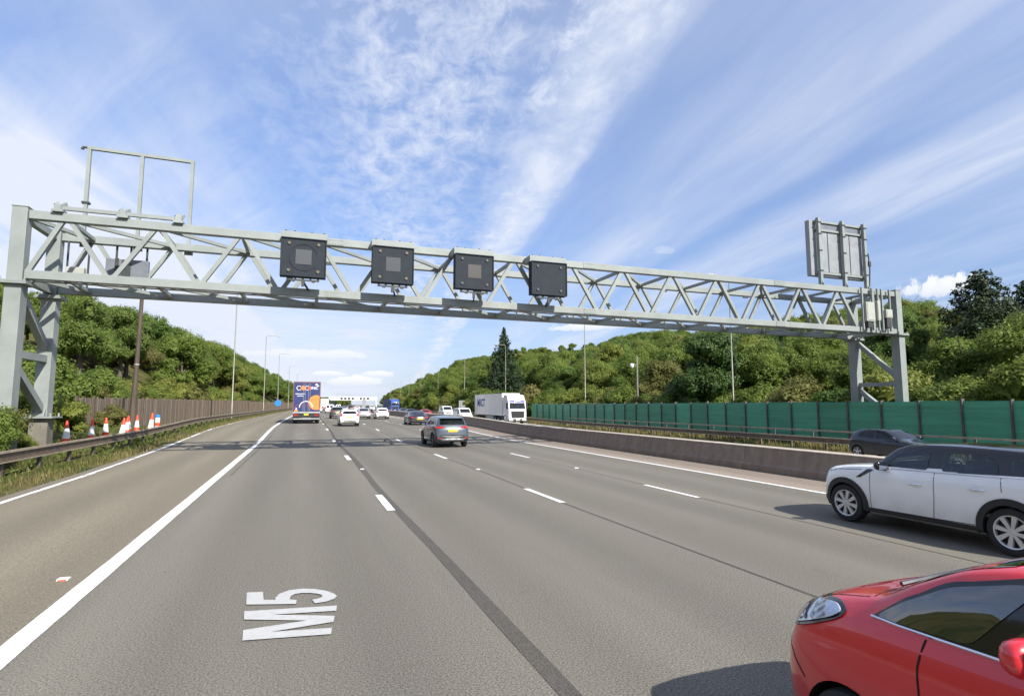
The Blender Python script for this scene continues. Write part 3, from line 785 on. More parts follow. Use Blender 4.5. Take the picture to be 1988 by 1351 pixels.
def green_wall():
    m, nt, b = new_mat('green_screen')
    tc = N(nt, 'ShaderNodeTexCoord'); mp = N(nt, 'ShaderNodeMapping'); mp.inputs['Scale'].default_value = (0.3, 0.12, 2.6); L(nt, tc.outputs['Object'], mp.inputs['Vector'])
    n1 = N(nt, 'ShaderNodeTexNoise', i_Scale=2.0, i_Detail=6, i_Roughness=0.7); L(nt, mp.outputs['Vector'], n1.inputs['Vector'])
    cr = N(nt, 'ShaderNodeValToRGB'); e = cr.color_ramp.elements
    e[0].position = 0.28; e[0].color = (0.050,0.235,0.135,1); e[1].position = 0.6; e[1].color = (0.078,0.350,0.215,1)
    L(nt, n1.outputs['Fac'], cr.inputs['Fac'])
    vo = N(nt, 'ShaderNodeTexWhiteNoise', noise_dimensions='1D'); sx = N(nt, 'ShaderNodeSeparateXYZ'); L(nt, tc.outputs['Object'], sx.inputs[0])
    dv = N(nt, 'ShaderNodeMath', operation='DIVIDE'); dv.inputs[1].default_value = 2.235; L(nt, sx.outputs['Y'], dv.inputs[0])
    fl = N(nt, 'ShaderNodeMath', operation='FLOOR'); L(nt, dv.outputs[0], fl.inputs[0]); L(nt, fl.outputs[0], vo.inputs['W'])
    mr = N(nt, 'ShaderNodeMapRange'); mr.inputs['To Min'].default_value = 0.82; mr.inputs['To Max'].default_value = 1.18; L(nt, vo.outputs['Value'], mr.inputs['Value'])
    mx = N(nt, 'ShaderNodeMix', data_type='RGBA', blend_type='MULTIPLY'); mx.inputs['Factor'].default_value = 1
    L(nt, cr.outputs['Color'], mx.inputs['A']); L(nt, mr.outputs['Result'], mx.inputs['B']); L(nt, mx.outputs['Result'], b.inputs['Base Color'])
    b.inputs['Roughness'].default_value = 0.45
    M['green'] = m
    t = thing('screen_wall', 'long green panelled noise screen behind the far verge', 'noise barrier', (0,0,0))
    X = 32.4; y0 = 11.2; n = 31; sp = 2.235
    for i in range(n):
        Y = y0+i*sp
        za = -0.62; zt = 2.42-0.0014*(Y-12)+random.uniform(-0.02,0.02)
        b = MB(); k = 7
        for j in range(k):
            z0 = za+(zt-za)*j/k; z1 = za+(zt-za)*(j+1)/k-0.02
            b.box(X-0.03, X+0.03, Y+0.05, Y+sp-0.05, z0, z1)
        b.box(X-0.015, X+0.015, Y+0.05, Y+sp-0.05, za, zt-0.02)
        b.build('panel', M['green'], t)
        b = MB(); b.box(X-0.12, X+0.10, Y-0.05, Y+0.05, -0.8, zt+0.05+random.uniform(-0.02,0.05)); b.build('post', M['wpost'], t)
M['wpost'] = pm('screen_post', (0.10,0.085,0.075), 0.8, 0, 0.3, 3)
green_wall()

def timber_mat():
    m, nt, b = new_mat('weathered_boards')
    tc = N(nt, 'ShaderNodeTexCoord'); sx = N(nt, 'ShaderNodeSeparateXYZ'); L(nt, tc.outputs['Object'], sx.inputs[0])
    dv = N(nt, 'ShaderNodeMath', operation='DIVIDE'); dv.inputs[1].default_value = 0.155; L(nt, sx.outputs['Y'], dv.inputs[0])
    fl = N(nt, 'ShaderNodeMath', operation='FLOOR'); L(nt, dv.outputs[0], fl.inputs[0])
    wn = N(nt, 'ShaderNodeTexWhiteNoise', noise_dimensions='1D'); L(nt, fl.outputs[0], wn.inputs['W'])
    mp = N(nt, 'ShaderNodeMapping'); mp.inputs['Scale'].default_value = (1, 6, 0.5); L(nt, tc.outputs['Object'], mp.inputs['Vector'])
    no = N(nt, 'ShaderNodeTexNoise', i_Scale=2.0, i_Detail=7); L(nt, mp.outputs['Vector'], no.inputs['Vector'])
    cr = N(nt, 'ShaderNodeValToRGB'); e = cr.color_ramp.elements
    e[0].position = 0.1; e[0].color = (0.11,0.084,0.062,1); e[1].position = 0.9; e[1].color = (0.25,0.195,0.145,1)
    L(nt, wn.outputs['Value'], cr.inputs['Fac'])
    mr = N(nt, 'ShaderNodeMapRange'); mr.inputs['To Min'].default_value = 0.5; mr.inputs['To Max'].default_value = 1.5; L(nt, no.outputs['Fac'], mr.inputs['Value'])
    mx = N(nt, 'ShaderNodeMix', data_type='RGBA', blend_type='MULTIPLY'); mx.inputs['Factor'].default_value = 1
    L(nt, cr.outputs['Color'], mx.inputs['A']); L(nt, mr.outputs['Result'], mx.inputs['B']); L(nt, mx.outputs['Result'], b.inputs['Base Color'])
    b.inputs['Roughness'].default_value = 0.9
    return m
M['timber'] = timber_mat()
M['tpost'] = pm('timber_post', (0.085,0.062,0.045), 0.9, 0, 0.3, 4, stretch=(4,4,0.5))
def timber_fence():
    t = thing('timber_fence', 'weathered brown vertical board fence behind the verge cones', 'fence', (0,0,0))
    y = 41.5; i = 0; rest = MB(); restp = MB()
    while y < 330:
        sec = 3.0
        big = y < 190
        b = MB() if big else rest
        yy = y
        while yy < y+sec-0.05:
            if not (50.2 < yy < 51.0):
                X = -13.0; z = ground(-13.0, yy); zt_ = 2.62+min(0.35,(yy-40)*0.004); dz = random.uniform(-0.07, 0.07)
                w = 0.15
                b.box(X+bend(yy)-0.015+random.uniform(-.006,.006), X+bend(yy)+0.015, yy, yy+w-0.008, z-0.2, zt_+dz)
            yy += 0.155
        if big: b.build('board_panel', M['timber'], t)
        b = MB() if big else restp
        X = -13.0+0.08+bend(y); z = ground(-13.0, y); b.box(X-0.07, X+0.07, y-0.08, y+0.08, z-0.3, 2.72+min(0.35,(y-40)*0.004))
        if big: b.build('post', M['tpost'], t)
        y += sec; i += 1
    o = rest.build('far_board_panel', M['timber'], t); o['kind'] = 'stuff'
    o = restp.build('far_post', M['tpost'], t); o['kind'] = 'stuff'
timber_fence()

# ------------------------------------------------------------------ lamp columns, poles, small signs
def lamp_column(x, Y, z, H, side, label, arm=2.6, group='lamp columns along the motorway', r=0.09):
    t = thing('lamp_column', label, 'lamp post', (x, Y, z), 0, group)
    b = MB(); b.tube([(0,0,-0.3),(0,0,2.0),(0,0,2.05),(0,0,H-0.3)], [r*1.35,r*1.3,r,r*0.55], 10); b.build('pole', M['lamp'], t, smooth=True)
    if arm:
        b = MB(); b.tube([(0,0,H-0.32),(side*0.05,0,H-0.12),(side*0.25,0,H),(side*(arm-0.7),0,H+0.06)], [r*0.55,r*0.5,r*0.42,r*0.38], 8); b.build('arm', M['lamp'], t, smooth=True)
        b = MB(); x0 = side*(arm-0.7)
        prof = [(0.0,-0.07),(0.25,-0.10),(0.62,-0.09),(0.75,-0.03),(0.62,0.06),(0.2,0.08),(0.0,0.05)]
        b.prism([(x0+side*a, H+0.06+c) for a, c in prof], 'y', -0.14, 0.14); b.build('lamp_head', M['galv'], t)
    return t
def lamp_labels():
    left = [(82,17.2,0.0,'nearest slim lamp post behind the left barrier with its top hidden by the gantry'),(130,16.6,2.7,'lamp post with its curved arm clear of the left hillside skyline'),
            (170,16.2,2.6,'lamp post beside the blue round sign on the left'),(214,15.6,2.4,'lamp post just left of the dark blue lorry'),(258,15.2,2.4,'farthest lamp post against the end of the left woods')]
    for Y, H, arm, lb in left:
        x = -9.0+bend(Y); z = ground(-9.0, Y); lamp_column(x, Y, z, H-z, 1, lb, arm)
    right = [(43.8,'lamp post behind the green screen directly below the sign gantry lattice'),(74.5,'lamp post behind the left half of the green screen with a dark lamp head'),
             (111,'lamp post standing in front of the tall dark spruce'),(146,'lamp post rising behind the white articulated lorry'),(183,'first lamp post left of the spruce beyond the white van'),
             (220,'lamp post above the red car on the far carriageway'),(257,'lamp post above the dark cars on the far carriageway'),(294,'lamp post just right of the small blue lorry'),(331,'lamp post just left of the small blue lorry'),(368,'farthest lamp post along the right woods')]
    for Y, lb in right:
        X = 38.2; x = X+bend(Y); z = max(-0.4, ground(X, Y)-0.2); lamp_column(x, Y, z, 14.5-z, -1, lb, 2.5)
lamp_labels()
t = thing('wooden_pole', 'thick dark brown weathered pole standing in front of the timber fence', 'pole', (-11.0, 45.5, 0.9))
b = MB(); b.tube([(0.05,0,-0.5),(0.07,0,1.0),(0.13,0,4.2),(0.18,0,8.9)], [0.22,0.20,0.145,0.12], 12); b.build('pole', M['brownpole'], t, smooth=True)
b = MB(); b.lathe([(0.165,0),(0.165,0.09)], 12, 'z', (0.125,0,4.0)); b.build('band', M['galv'], t)

t = thing('camera_pole', 'grey pole with white dome camera behind the green screen', 'camera pole', (38.0, 60.0, -0.3))
b = MB(); b.tube([(0,0,-0.3),(0,0,8.4)], [0.13,0.10], 10); b.build('pole', M['lamp'], t, smooth=True)
b = MB(); b.bar((0,0,7.25), (-0.55,0,7.25), 0.07, 0.07); b.build('bracket', M['lamp'], t)
b = MB(); b.lathe([(0.0,-0.24),(0.12,-0.2),(0.2,-0.08),(0.22,0.05),(0.2,0.16),(0.1,0.24),(0,0.26)], 16, 'z', (-0.7,0,7.15)); b.box(-0.95,-0.5,-0.14,0.14,7.30,7.46); b.build('camera', M['white'], t, smooth=True)

def round_sign():
    Y = 170.0; x = -8.85+bend(Y); z = ground(-8.85, Y)
    t = thing('round_sign', 'round blue sign on a post by the left verge', 'sign', (x, Y-1.0, z))
    b = MB(); b.lathe([(0.0,-0.03),(0.84,-0.03),(0.86,0.0),(0.84,0.02),(0.0,0.02)], 32, 'y', (0,0,2.35-z+0.3)); b.build('disc', M['blue'], t)
    b = MB(); b.tube([(0,0.08,-0.3),(0,0.08,3.0-z+0.2)], 0.05, 8); b.build('post', M['galv'], t)
    lettering('↑', 1.0, M['white'], (0,-0.04,2.65-z), (PI/2,0,0), t, 'arrow') if False else None
round_sign()
def sign_backs():
    Y = 118.0; X = 31.0+bend(Y)
    t = thing('roadside_sign', 'tall grey sign seen from behind on the far verge beside the white van', 'sign', (X, Y, -0.5))
    b = MB(); b.box(-0.95, 0.95, -0.03, 0.03, 1.2, 3.6); b.build('board', M['signback'], t)
    for x in (-0.55, 0.55):
        b = MB(); b.box(x-0.05, x+0.05, -0.14, -0.035, -0.3, 3.6); b.build('post', M['galv'], t)
    for z in (1.6, 2.5, 3.3):
        b = MB(); b.box(-0.9, 0.9, -0.06, -0.031, z, z+0.06); b.build('stiffener', M['galv'], t)
    Y = 290.0; X = 15.0+bend(Y)+14
    t = thing('roadside_sign', 'small far grey sign back beside the distant right woods', 'sign', (720*0+X-9, Y, -0.5))
    b = MB(); b.box(-0.8, 0.8, -0.03, 0.03, 1.6, 5.6); b.build('board', M['signback'], t)
    b = MB(); b.box(-0.1, 0.1, -0.14, -0.035, -0.3, 5.6); b.build('post', M['galv'], t)
sign_backs()

def far_gantry():
    Y = 560.0; x0 = bend(Y)-11; x1 = bend(Y)+32; z = 0.3
    t = thing('sign_gantry', 'pale distant gantry crossing the road at the horizon', 'gantry', (x0, Y, z))
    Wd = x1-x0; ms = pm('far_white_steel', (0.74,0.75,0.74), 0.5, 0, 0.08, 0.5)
    for zz in (6.4, 9.0):
        b = MB(); b.bar((0,0,zz), (Wd,0,zz), 0.8, 0.8); b.build('chord', ms, t)
    n = 26
    for i in range(n):
        a = Wd*i/n; c = Wd*(i+0.5)/n; e = Wd*(i+1)/n
        b = MB(); b.bar((a,0,6.5),(c,0,8.9),0.5,0.3,(0,1,0)); b.bar((c,0,8.9),(e,0,6.5),0.5,0.3,(0,1,0)); b.build('diagonal_brace', ms, t)
    for x in (0, Wd):
        b = MB(); b.box(x-0.5, x+0.5, -0.6, 0.6, -0.8, 9.3); b.build('column', ms, t)
    lab = ['lane signal first from the left on the distant gantry','lane signal second from the left on the distant gantry','lane signal third from the left on the distant gantry','lane signal fourth from the left on the distant gantry','lane signal fifth from the left on the distant gantry','lane signal sixth from the left on the distant gantry','lane signal seventh from the left on the distant gantry']
    for k, x in enumerate((11.0,14.4,17.8,21.2,28.6,31.8,35.2)):
        s = thing('lane_signal', lab[k], 'lane signal', (x0+x, Y-0.6, z+7.7), 0, 'signals on the distant gantry')
        b = MB(); b.box(-0.8,0.8,-0.2,0.2,-0.9,0.9); b.build('housing', M['signal'], s)
far_gantry()

# ------------------------------------------------------------------ cones
def cone(x, Y, z, H, label, tilt=(0,0), plain=False, blue=False):
    t = thing('traffic_cone', label, 'traffic cone', (x, Y, z), 0, 'traffic cones behind the left barrier')
    t.rotation_euler = (R(tilt[0]), R(tilt[1]), random.uniform(0,1))
    k = H/1.0
    b = MB(); b.box(-0.22*k,0.22*k,-0.22*k,0.22*k,0,0.035); b.build('base', M['black'] if not blue else M['conewhite'], t, bevel=0.008)
    rr = lambda h: (0.165-0.125*h)*k
    b = MB(); b.lathe([(rr(0.0),0.035),(rr(0.26),0.26*H)], 20); b.build('lower_band', M['cone'], t, smooth=True)
    b = MB(); b.lathe([(rr(0.26)+0.004,0.26*H),(rr(0.68)+0.004,0.68*H)], 20); b.build('reflective_sleeve', M['conewhite'], t, smooth=True)
    b = MB(); b.lathe([(rr(0.68),0.68*H),(rr(0.97),0.97*H),(rr(0.985)*0.7,H),(0,H)], 20); b.build('tip', M['blue'] if blue else M['cone'], t, smooth=True)
CL = [(-10.0,31.2,0.98,'red and white traffic cone closest to the gantry column',(0,0)),(-10.0,34.4,0.95,'traffic cone with a dull pale sleeve, second from the gantry column',(0,2)),
      (-10.1,37.0,0.95,'clean bright traffic cone standing third from the gantry column',(0,0)),(-9.4,37.2,1.05,'traffic cone close behind the rail with its red foot showing below',(0,5)),
      (-9.9,40.2,0.95,'left cone of the touching pair beside the brown pole',(0,0)),(-10.0,41.0,0.95,'right cone of the touching pair beside the brown pole',(0,-3)),
      (-10.1,43.2,0.92,'traffic cone standing right at the foot of the brown pole',(0,0)),(-9.35,43.2,1.15,'farthest tall red traffic cone beside the blue topped bollard',(0,4))]
for x, Y, H, lb, tl in CL:
    cone(x, Y, ground(x, Y)+0.02, H*1.12, lb, tl)
def bollard():
    x, Y = -9.25, 44.6; z = ground(x, Y)-0.03
    t = thing('marker_bollard', 'white cylinder bollard with blue cap behind the left barrier', 'bollard', (x, Y, z))
    b = MB(); b.lathe([(0.15,0.0),(0.15,1.02)], 16, cap=True); b.build('body', M['conewhite'], t, smooth=True)
    b = MB(); b.lathe([(0.155,1.02),(0.155,1.14),(0.1,1.2),(0,1.22)], 16); b.build('cap', M['blue'], t, smooth=True)
    b = MB(); b.lathe([(0.154,0.45),(0.154,0.68)], 16); b.build('band', M['cone'], t, smooth=True)
bollard()
b = MB(); random.seed(3)
for k in range(9):
    x, y = random.uniform(-0.14,0.14), random.uniform(-0.1,0.1); b.bar((x,y,random.uniform(0,0.06)), (x+random.uniform(-.12,.12), y+random.uniform(-.08,.08), random.uniform(0.02,0.1)), 0.09, 0.012)
o = b.build('litter', M['litter'], loc=(-7.15, 17.6, ground(-7.15,17.6)+0.01)); tag(o, 'small scrap of white litter on the verge below the barrier', 'litter')
# ------------------------------------------------------------------ vehicles
def pchip(pts):
    xs = [p[0] for p in pts]; ys = [p[1] for p in pts]; n = len(xs)
    h = [xs[i+1]-xs[i] for i in range(n-1)]; d = [(ys[i+1]-ys[i])/h[i] for i in range(n-1)]
    m = [0.0]*n
    m[0] = d[0]; m[-1] = d[-1]
    for i in range(1, n-1):
        if d[i-1]*d[i] <= 0: m[i] = 0
        else:
            w1 = 2*h[i]+h[i-1]; w2 = h[i]+2*h[i-1]; m[i] = (w1+w2)/(w1/d[i-1]+w2/d[i])
    def f(x):
        if x <= xs[0]: return ys[0]
        if x >= xs[-1]: return ys[-1]
        i = 0
        while x > xs[i+1]: i += 1
        t = (x-xs[i])/h[i]; t2 = t*t; t3 = t2*t
        return (2*t3-3*t2+1)*ys[i]+(t3-2*t2+t)*h[i]*m[i]+(-2*t3+3*t2)*ys[i+1]+(t3-t2)*h[i]*m[i+1]
    return f

def chaikin(poly, it=2, r=0.25):
    for _ in range(it):
        q = []
        for a, b in zip(poly, poly[1:]+poly[:1]):
            q += [(a[0]+(b[0]-a[0])*r, a[1]+(b[1]-a[1])*r), (a[0]+(b[0]-a[0])*(1-r), a[1]+(b[1]-a[1])*(1-r))]
        poly = q
    return poly
def corner_round(poly, d=0.05, n=3):
    out = []
    k = len(poly)
    for i in range(k):
        p = Vector(poly[i]); a = Vector(poly[i-1]); c = Vector(poly[(i+1) % k])
        da = (a-p); dc = (c-p); ra = min(d, da.length*0.45); rc = min(d, dc.length*0.45)
        pa = p+da.normalized()*ra; pc = p+dc.normalized()*rc
        for j in range(n+1):
            t = j/n; out.append(tuple(pa*(1-t)**2+p*2*t*(1-t)+pc*t*t))
    return out

def build_shell(S):
    Ln = S['L']; top = pchip(S['top']); bot = pchip(S['bot']); belt = pchip(S['belt']); wf = pchip(S['w']); wt = pchip(S['wt']); Wd = S['W']/2
    st = set()
    k = int(Ln/0.07)
    for i in range(k+1): st.add(round(Ln*i/k, 3))
    for i in range(14):
        st.add(round(0.35*(i/14)**1.6, 3)); st.add(round(Ln-0.35*(i/14)**1.6, 3))
    for lo, hi in S.get('dense', []):
        a = lo
        while a < hi: st.add(round(a, 3)); a += 0.022
    st = sorted(st)
    cr0 = S.get('crown', 0.06)
    V = []; F = []; nrow = None
    fb, rb = S.get('fbow', 0.14), S.get('rbow', 0.10)
    for s in st:
        zt = top(s); zb = min(bot(s), zt-0.05); w = Wd*wf(s); zs = min(belt(s), zt-0.035); zs = max(zs, zb+0.03)
        tw = w*wt(s); cr = min(cr0, (zt-zs)*0.55)
        e = zs-zb
        half = [(0,zb),(0.55*w,zb),(0.90*w,zb+0.005),(0.965*w,zb+min(.05,e*.2)),(0.978*w,zb+e*0.22),(0.992*w,zb+e*0.42),(1.0*w,zb+e*0.64),(0.992*w,zb+e*0.80),(0.965*w,zb+e*0.92),(0.925*w,zs)]
        xe = 0.925*w; ze = zt-cr
        for t, bl in ((0.12,0.1),(0.3,0.5),(0.5,0.9),(0.7,0.85),(0.88,0.35)):
            half.append((xe+(tw-xe)*t+0.022*bl*min(1,(ze-zs)/0.35), zs+(ze-zs)*t))
        half += [(tw, ze),(tw*0.965, ze+cr*0.34),(tw*0.86, ze+cr*0.62),(tw*0.6, ze+cr*0.86),(tw*0.3, ze+cr*0.97)]
        ring = half+[(0, zt)]+[(-x, z) for x, z in reversed(half[1:])]
        nrow = len(ring)
        for x, z in ring:
            y = Ln/2-s
            q = abs(x)/Wd
            ff = (max(0, 1-s/0.9))**1.3; fr = (max(0, 1-(Ln-s)/0.7))**1.3
            y -= fb*q**2.2*ff; y += rb*q**2.4*fr
            V.append((x, y, z))
    n = len(st)
    for i in range(n-1):
        for k in range(nrow):
            a = i*nrow+k; b = i*nrow+(k+1) % nrow
            F.append((a, b, b+nrow, a+nrow))
    F.append(tuple(reversed(range(nrow)))); F.append(tuple((n-1)*nrow+k for k in range(nrow)))
    mb = MB(); mb.v = V; mb.f = F
    return mb

def bvh_of(me):
    return BVHTree.FromPolygons([v.co[:] for v in me.vertices], [p.vertices[:] for p in me.polygons])

def patch(bvh, poly, axis, off, step=0.06, Ln=4.0, side=1, skirt=0.0, smooth=True):
    """lay a flat outline onto the car surface; axis: 'side' (s,z), 'front'/'rear' (x,z), 'top' (x,s)"""
    bm = bmesh.new()
    vs = [bm.verts.new((p[0], p[1], 0)) for p in poly]
    bm.faces.new(vs)
    xs = [p[0] for p in poly]; ys = [p[1] for p in poly]
    for lo, hi, no in ((min(xs), max(xs), (1,0,0)), (min(ys), max(ys), (0,1,0))):
        a = lo+step
        while a < hi:
            bmesh.ops.bisect_plane(bm, geom=bm.verts[:]+bm.edges[:]+bm.faces[:], plane_co=(a if no[0] else 0, a if no[1] else 0, 0), plane_no=no, dist=1e-5)
            a += step
    bmesh.ops.triangulate(bm, faces=[f for f in bm.faces if len(f.verts) > 4])
    dirs = {'side': Vector((-side,0,0)), 'front': Vector((0,-1,0)), 'rear': Vector((0,1,0)), 'top': Vector((0,0,-1))}
    d = dirs[axis]; bad = []
    for v in bm.verts:
        u, w = v.co.x, v.co.y
        if axis == 'side': o = Vector((side*3, Ln/2-u, w))
        elif axis == 'front': o = Vector((u, 8, w))
        elif axis == 'rear': o = Vector((u, -8, w))
        else: o = Vector((u, Ln/2-w, 4))
        hit, no, _, _ = bvh.ray_cast(o, d)
        if hit is None:
            bad.append(v); continue
        if no.dot(d) > 0: no = -no
        v.co = hit+no*off*0.4-d*off*0.8
    if bad: bmesh.ops.delete(bm, geom=bad, context='VERTS')
    if skirt > 0 and bm.faces:
        be = [e for e in bm.edges if e.is_boundary]
        r = bmesh.ops.extrude_edge_only(bm, edges=be)
        for g in r['geom']:
            if isinstance(g, bmesh.types.BMVert): g.co += d*skirt
    bmesh.ops.recalc_face_normals(bm, faces=bm.faces)
    if bm.faces:
        # face outwards
        s0 = sum((f.normal.dot(d) for f in bm.faces))
        if s0 > 0: bmesh.ops.reverse_faces(bm, faces=bm.faces)
    return bm

def patch_obj(name, bms, m, parent, smooth=True):
    me = bpy.data.meshes.new(name)
    if len(bms) == 1: bms[0].to_mesh(me)
    else:
        vs = []; fs = []
        for bm in bms:
            bm.verts.index_update(); b = len(vs)
            vs += [v.co[:] for v in bm.verts]; fs += [[b+v.index for v in f.verts] for f in bm.faces]
        me.from_pydata(vs, [], fs)
    for b in bms: b.free()
    me.materials.append(m)
    if smooth:
        for p in me.polygons: p.use_smooth = True
        if len(me.polygons): me.set_sharp_from_angle(angle=R(40))
    o = bpy.data.objects.new(name, me)
    return link(o, parent)

def annulus(c, r0, r1, a0, a1, n=28):
    o = [(c[0]+r1*math.cos(a0+(a1-a0)*k/n), c[1]+r1*math.sin(a0+(a1-a0)*k/n)) for k in range(n+1)]
    i = [(c[0]+r0*math.cos(a0+(a1-a0)*k/n), c[1]+r0*math.sin(a0+(a1-a0)*k/n)) for k in range(n+1)]
    return o+list(reversed(i))

def wheel(parent, x, y, r, sgn, style='five', w=0.21, m=None):
    """tyre is the part, rim its sub-part"""
    b = MB(); rr = r*0.70
    b.lathe([(rr,-w/2+0.01),(r*0.86,-w/2),(r*0.96,-w/2+0.015),(r,-w/2+0.05),(r,w/2-0.05),(r*0.96,w/2-0.015),(r*0.86,w/2),(rr,w/2-0.01),(rr*0.97,w/2-0.03),(rr*0.97,-w/2+0.03)], 40, 'x')
    t = b.build('wheel', M['rubber'], parent, smooth=True, loc=(x, y, r)); 
    b = MB(); f = w/2*sgn
    b.lathe([(rr*1.0,f-0.012*sgn),(rr*0.99,f-0.002*sgn),(rr*0.92,f-0.008*sgn),(rr*0.90,f-0.05*sgn)], 40, 'x')
    ns = {'five':5,'ten':10,'eight':8,'steel':7}[style]
    for k in range(ns):
        a = 2*PI*k/ns+0.2
        ca, sa = math.cos(a), math.sin(a); tx, tz = -sa, ca
        h0 = {'five':0.045,'ten':0.020,'eight':0.018,'steel':0.03}[style]; h1 = {'five':0.030,'ten':0.016,'eight':0.034,'steel':0.04}[style]
        p0, p1 = 0.03, rr*0.93
        vs = []
        for (pr, hh, dx) in ((p0, h0*(r/0.32), -0.010), (p1, h1*(r/0.32), -0.016)):
            for du in (-hh, hh):
                for dd in (0, -0.045):
                    vs.append((f+(dx+dd)*sgn, ca*pr+tx*du, sa*pr+tz*du))
        b.add(vs, [(0,2,6,4),(1,5,7,3),(0,4,5,1),(2,3,7,6),(0,1,3,2),(4,6,7,5)])
    b.lathe([(0.0,f-0.004*sgn),(0.032,f-0.006*sgn),(0.042,f-0.014*sgn),(0.045,f-0.05*sgn)], 20, 'x')
    b.build('rim', m or M['alloy'], t, smooth=True, angle=30)
    b = MB(); b.lathe([(0.0,f-0.075*sgn),(rr*0.62,f-0.075*sgn),(rr*0.62,f-0.095*sgn),(rr*0.95,f-0.10*sgn)], 28, 'x'); b.build('brake', M['disc'], t)
    return t

def cut_arches(me, S, arches):
    o = bpy.data.objects.new('tmp', me); COL.objects.link(o)
    me.materials.append(M['dark'])
    cs = MB()
    for s, r, z in arches:
        y = S['L']/2-s
        for sg in (-1, 1):
            x0, x1 = sg*(S['W']/2-0.30), sg*(S['W']/2+0.3)
            n = 36; ring = [(y+r*math.cos(2*PI*k/n), z+r*math.sin(2*PI*k/n)) for k in range(n)]
            cs.prism(ring, 'x', min(x0,x1), max(x0,x1))
            cs.box(min(x0,x1), max(x0,x1), y-r*0.985, y+r*0.985, -0.2, z-0.001) if False else None
    cm = cs.mesh('cut', M['dark'])
    c = bpy.data.objects.new('cut', cm); COL.objects.link(c)
    md = o.modifiers.new('b', 'BOOLEAN'); md.operation = 'DIFFERENCE'; md.object = c; md.solver = 'EXACT'
    dg = bpy.context.evaluated_depsgraph_get(); dg.update()
    m2 = bpy.data.meshes.new_from_object(o.evaluated_get(dg))
    bpy.data.objects.remove(o); bpy.data.objects.remove(c); bpy.data.meshes.remove(cm)
    # dark lining inside the arches
    for p in m2.polygons:
        ct = p.center
        for s, r, z in arches:
            y = S['L']/2-s
            if abs(ct.x) < S['W']/2+0.02 and abs(ct.x) > S['W']/2-0.32:
                d = math.hypot(ct.y-y, ct.z-z)
                nv = p.normal
                if d < r+0.003 and (abs(nv.x) < 0.5 or abs(abs(ct.x)-(S['W']/2-0.30)) < 0.02): p.material_index = 1
    return m2

def hollow(me, S, bv):
    """open the cabin and its window apertures so that the glass shows real seats behind it"""
    C = S['cavity']; Ln = S['L']; P = C['prof']; n = len(P)
    z0 = min(p[1] for p in P); z1 = max(p[1] for p in P)
    hw = lambda z: C['wb']+(C['wt']-C['wb'])*max(0, (z-C['zb'])/(z1-C['zb'])) if z > C['zb'] else C['wb']
    cut = MB()
    cut.add([(sg*hw(z), Ln/2-s, z) for sg in (-1,1) for s, z in P], [tuple(range(n)), tuple(n+i for i in reversed(range(n)))]+[(i, i+n, (i+1)%n+n, (i+1)%n) for i in range(n)])
    cuts = [cut]
    for poly in S['sidewin']:
        q = [(Ln/2-s, z) for s, z in corner_round(poly, 0.05)]
        for sg in (-1, 1):
            b = MB(); b.prism(q, 'x', min(sg*0.40, sg*1.3), max(sg*0.40, sg*1.3)); cuts.append(b)
    b = MB(); b.prism(corner_round(S['wind'], 0.06), 'y', Ln/2-2.3, Ln/2-0.8); cuts.append(b)
    b = MB(); b.prism(corner_round(S['rearwin'], 0.06), 'y', -Ln/2-0.3, -Ln/2+1.0); cuts.append(b)
    o = bpy.data.objects.new('tmp', me); COL.objects.link(o)
    objs = []
    for k, c in enumerate(cuts):
        co_ = bpy.data.objects.new('cut', c.mesh('cut', M['dark'])); COL.objects.link(co_); objs.append(co_)
        md = o.modifiers.new('b%d' % k, 'BOOLEAN'); md.operation = 'DIFFERENCE'; md.object = co_; md.solver = 'EXACT'
    dg = bpy.context.evaluated_depsgraph_get(); dg.update()
    m2 = bpy.data.meshes.new_from_object(o.evaluated_get(dg))
    bpy.data.objects.remove(o)
    for co_ in objs: bpy.data.objects.remove(co_)
    m2.materials.append(M['cabin']); idx = len(m2.materials)-1
    for p in m2.polygons:
        hit = bv.find_nearest(p.center)
        if p.center.z > 0.6 and hit[3] > 0.012: p.material_index = idx
    return m2

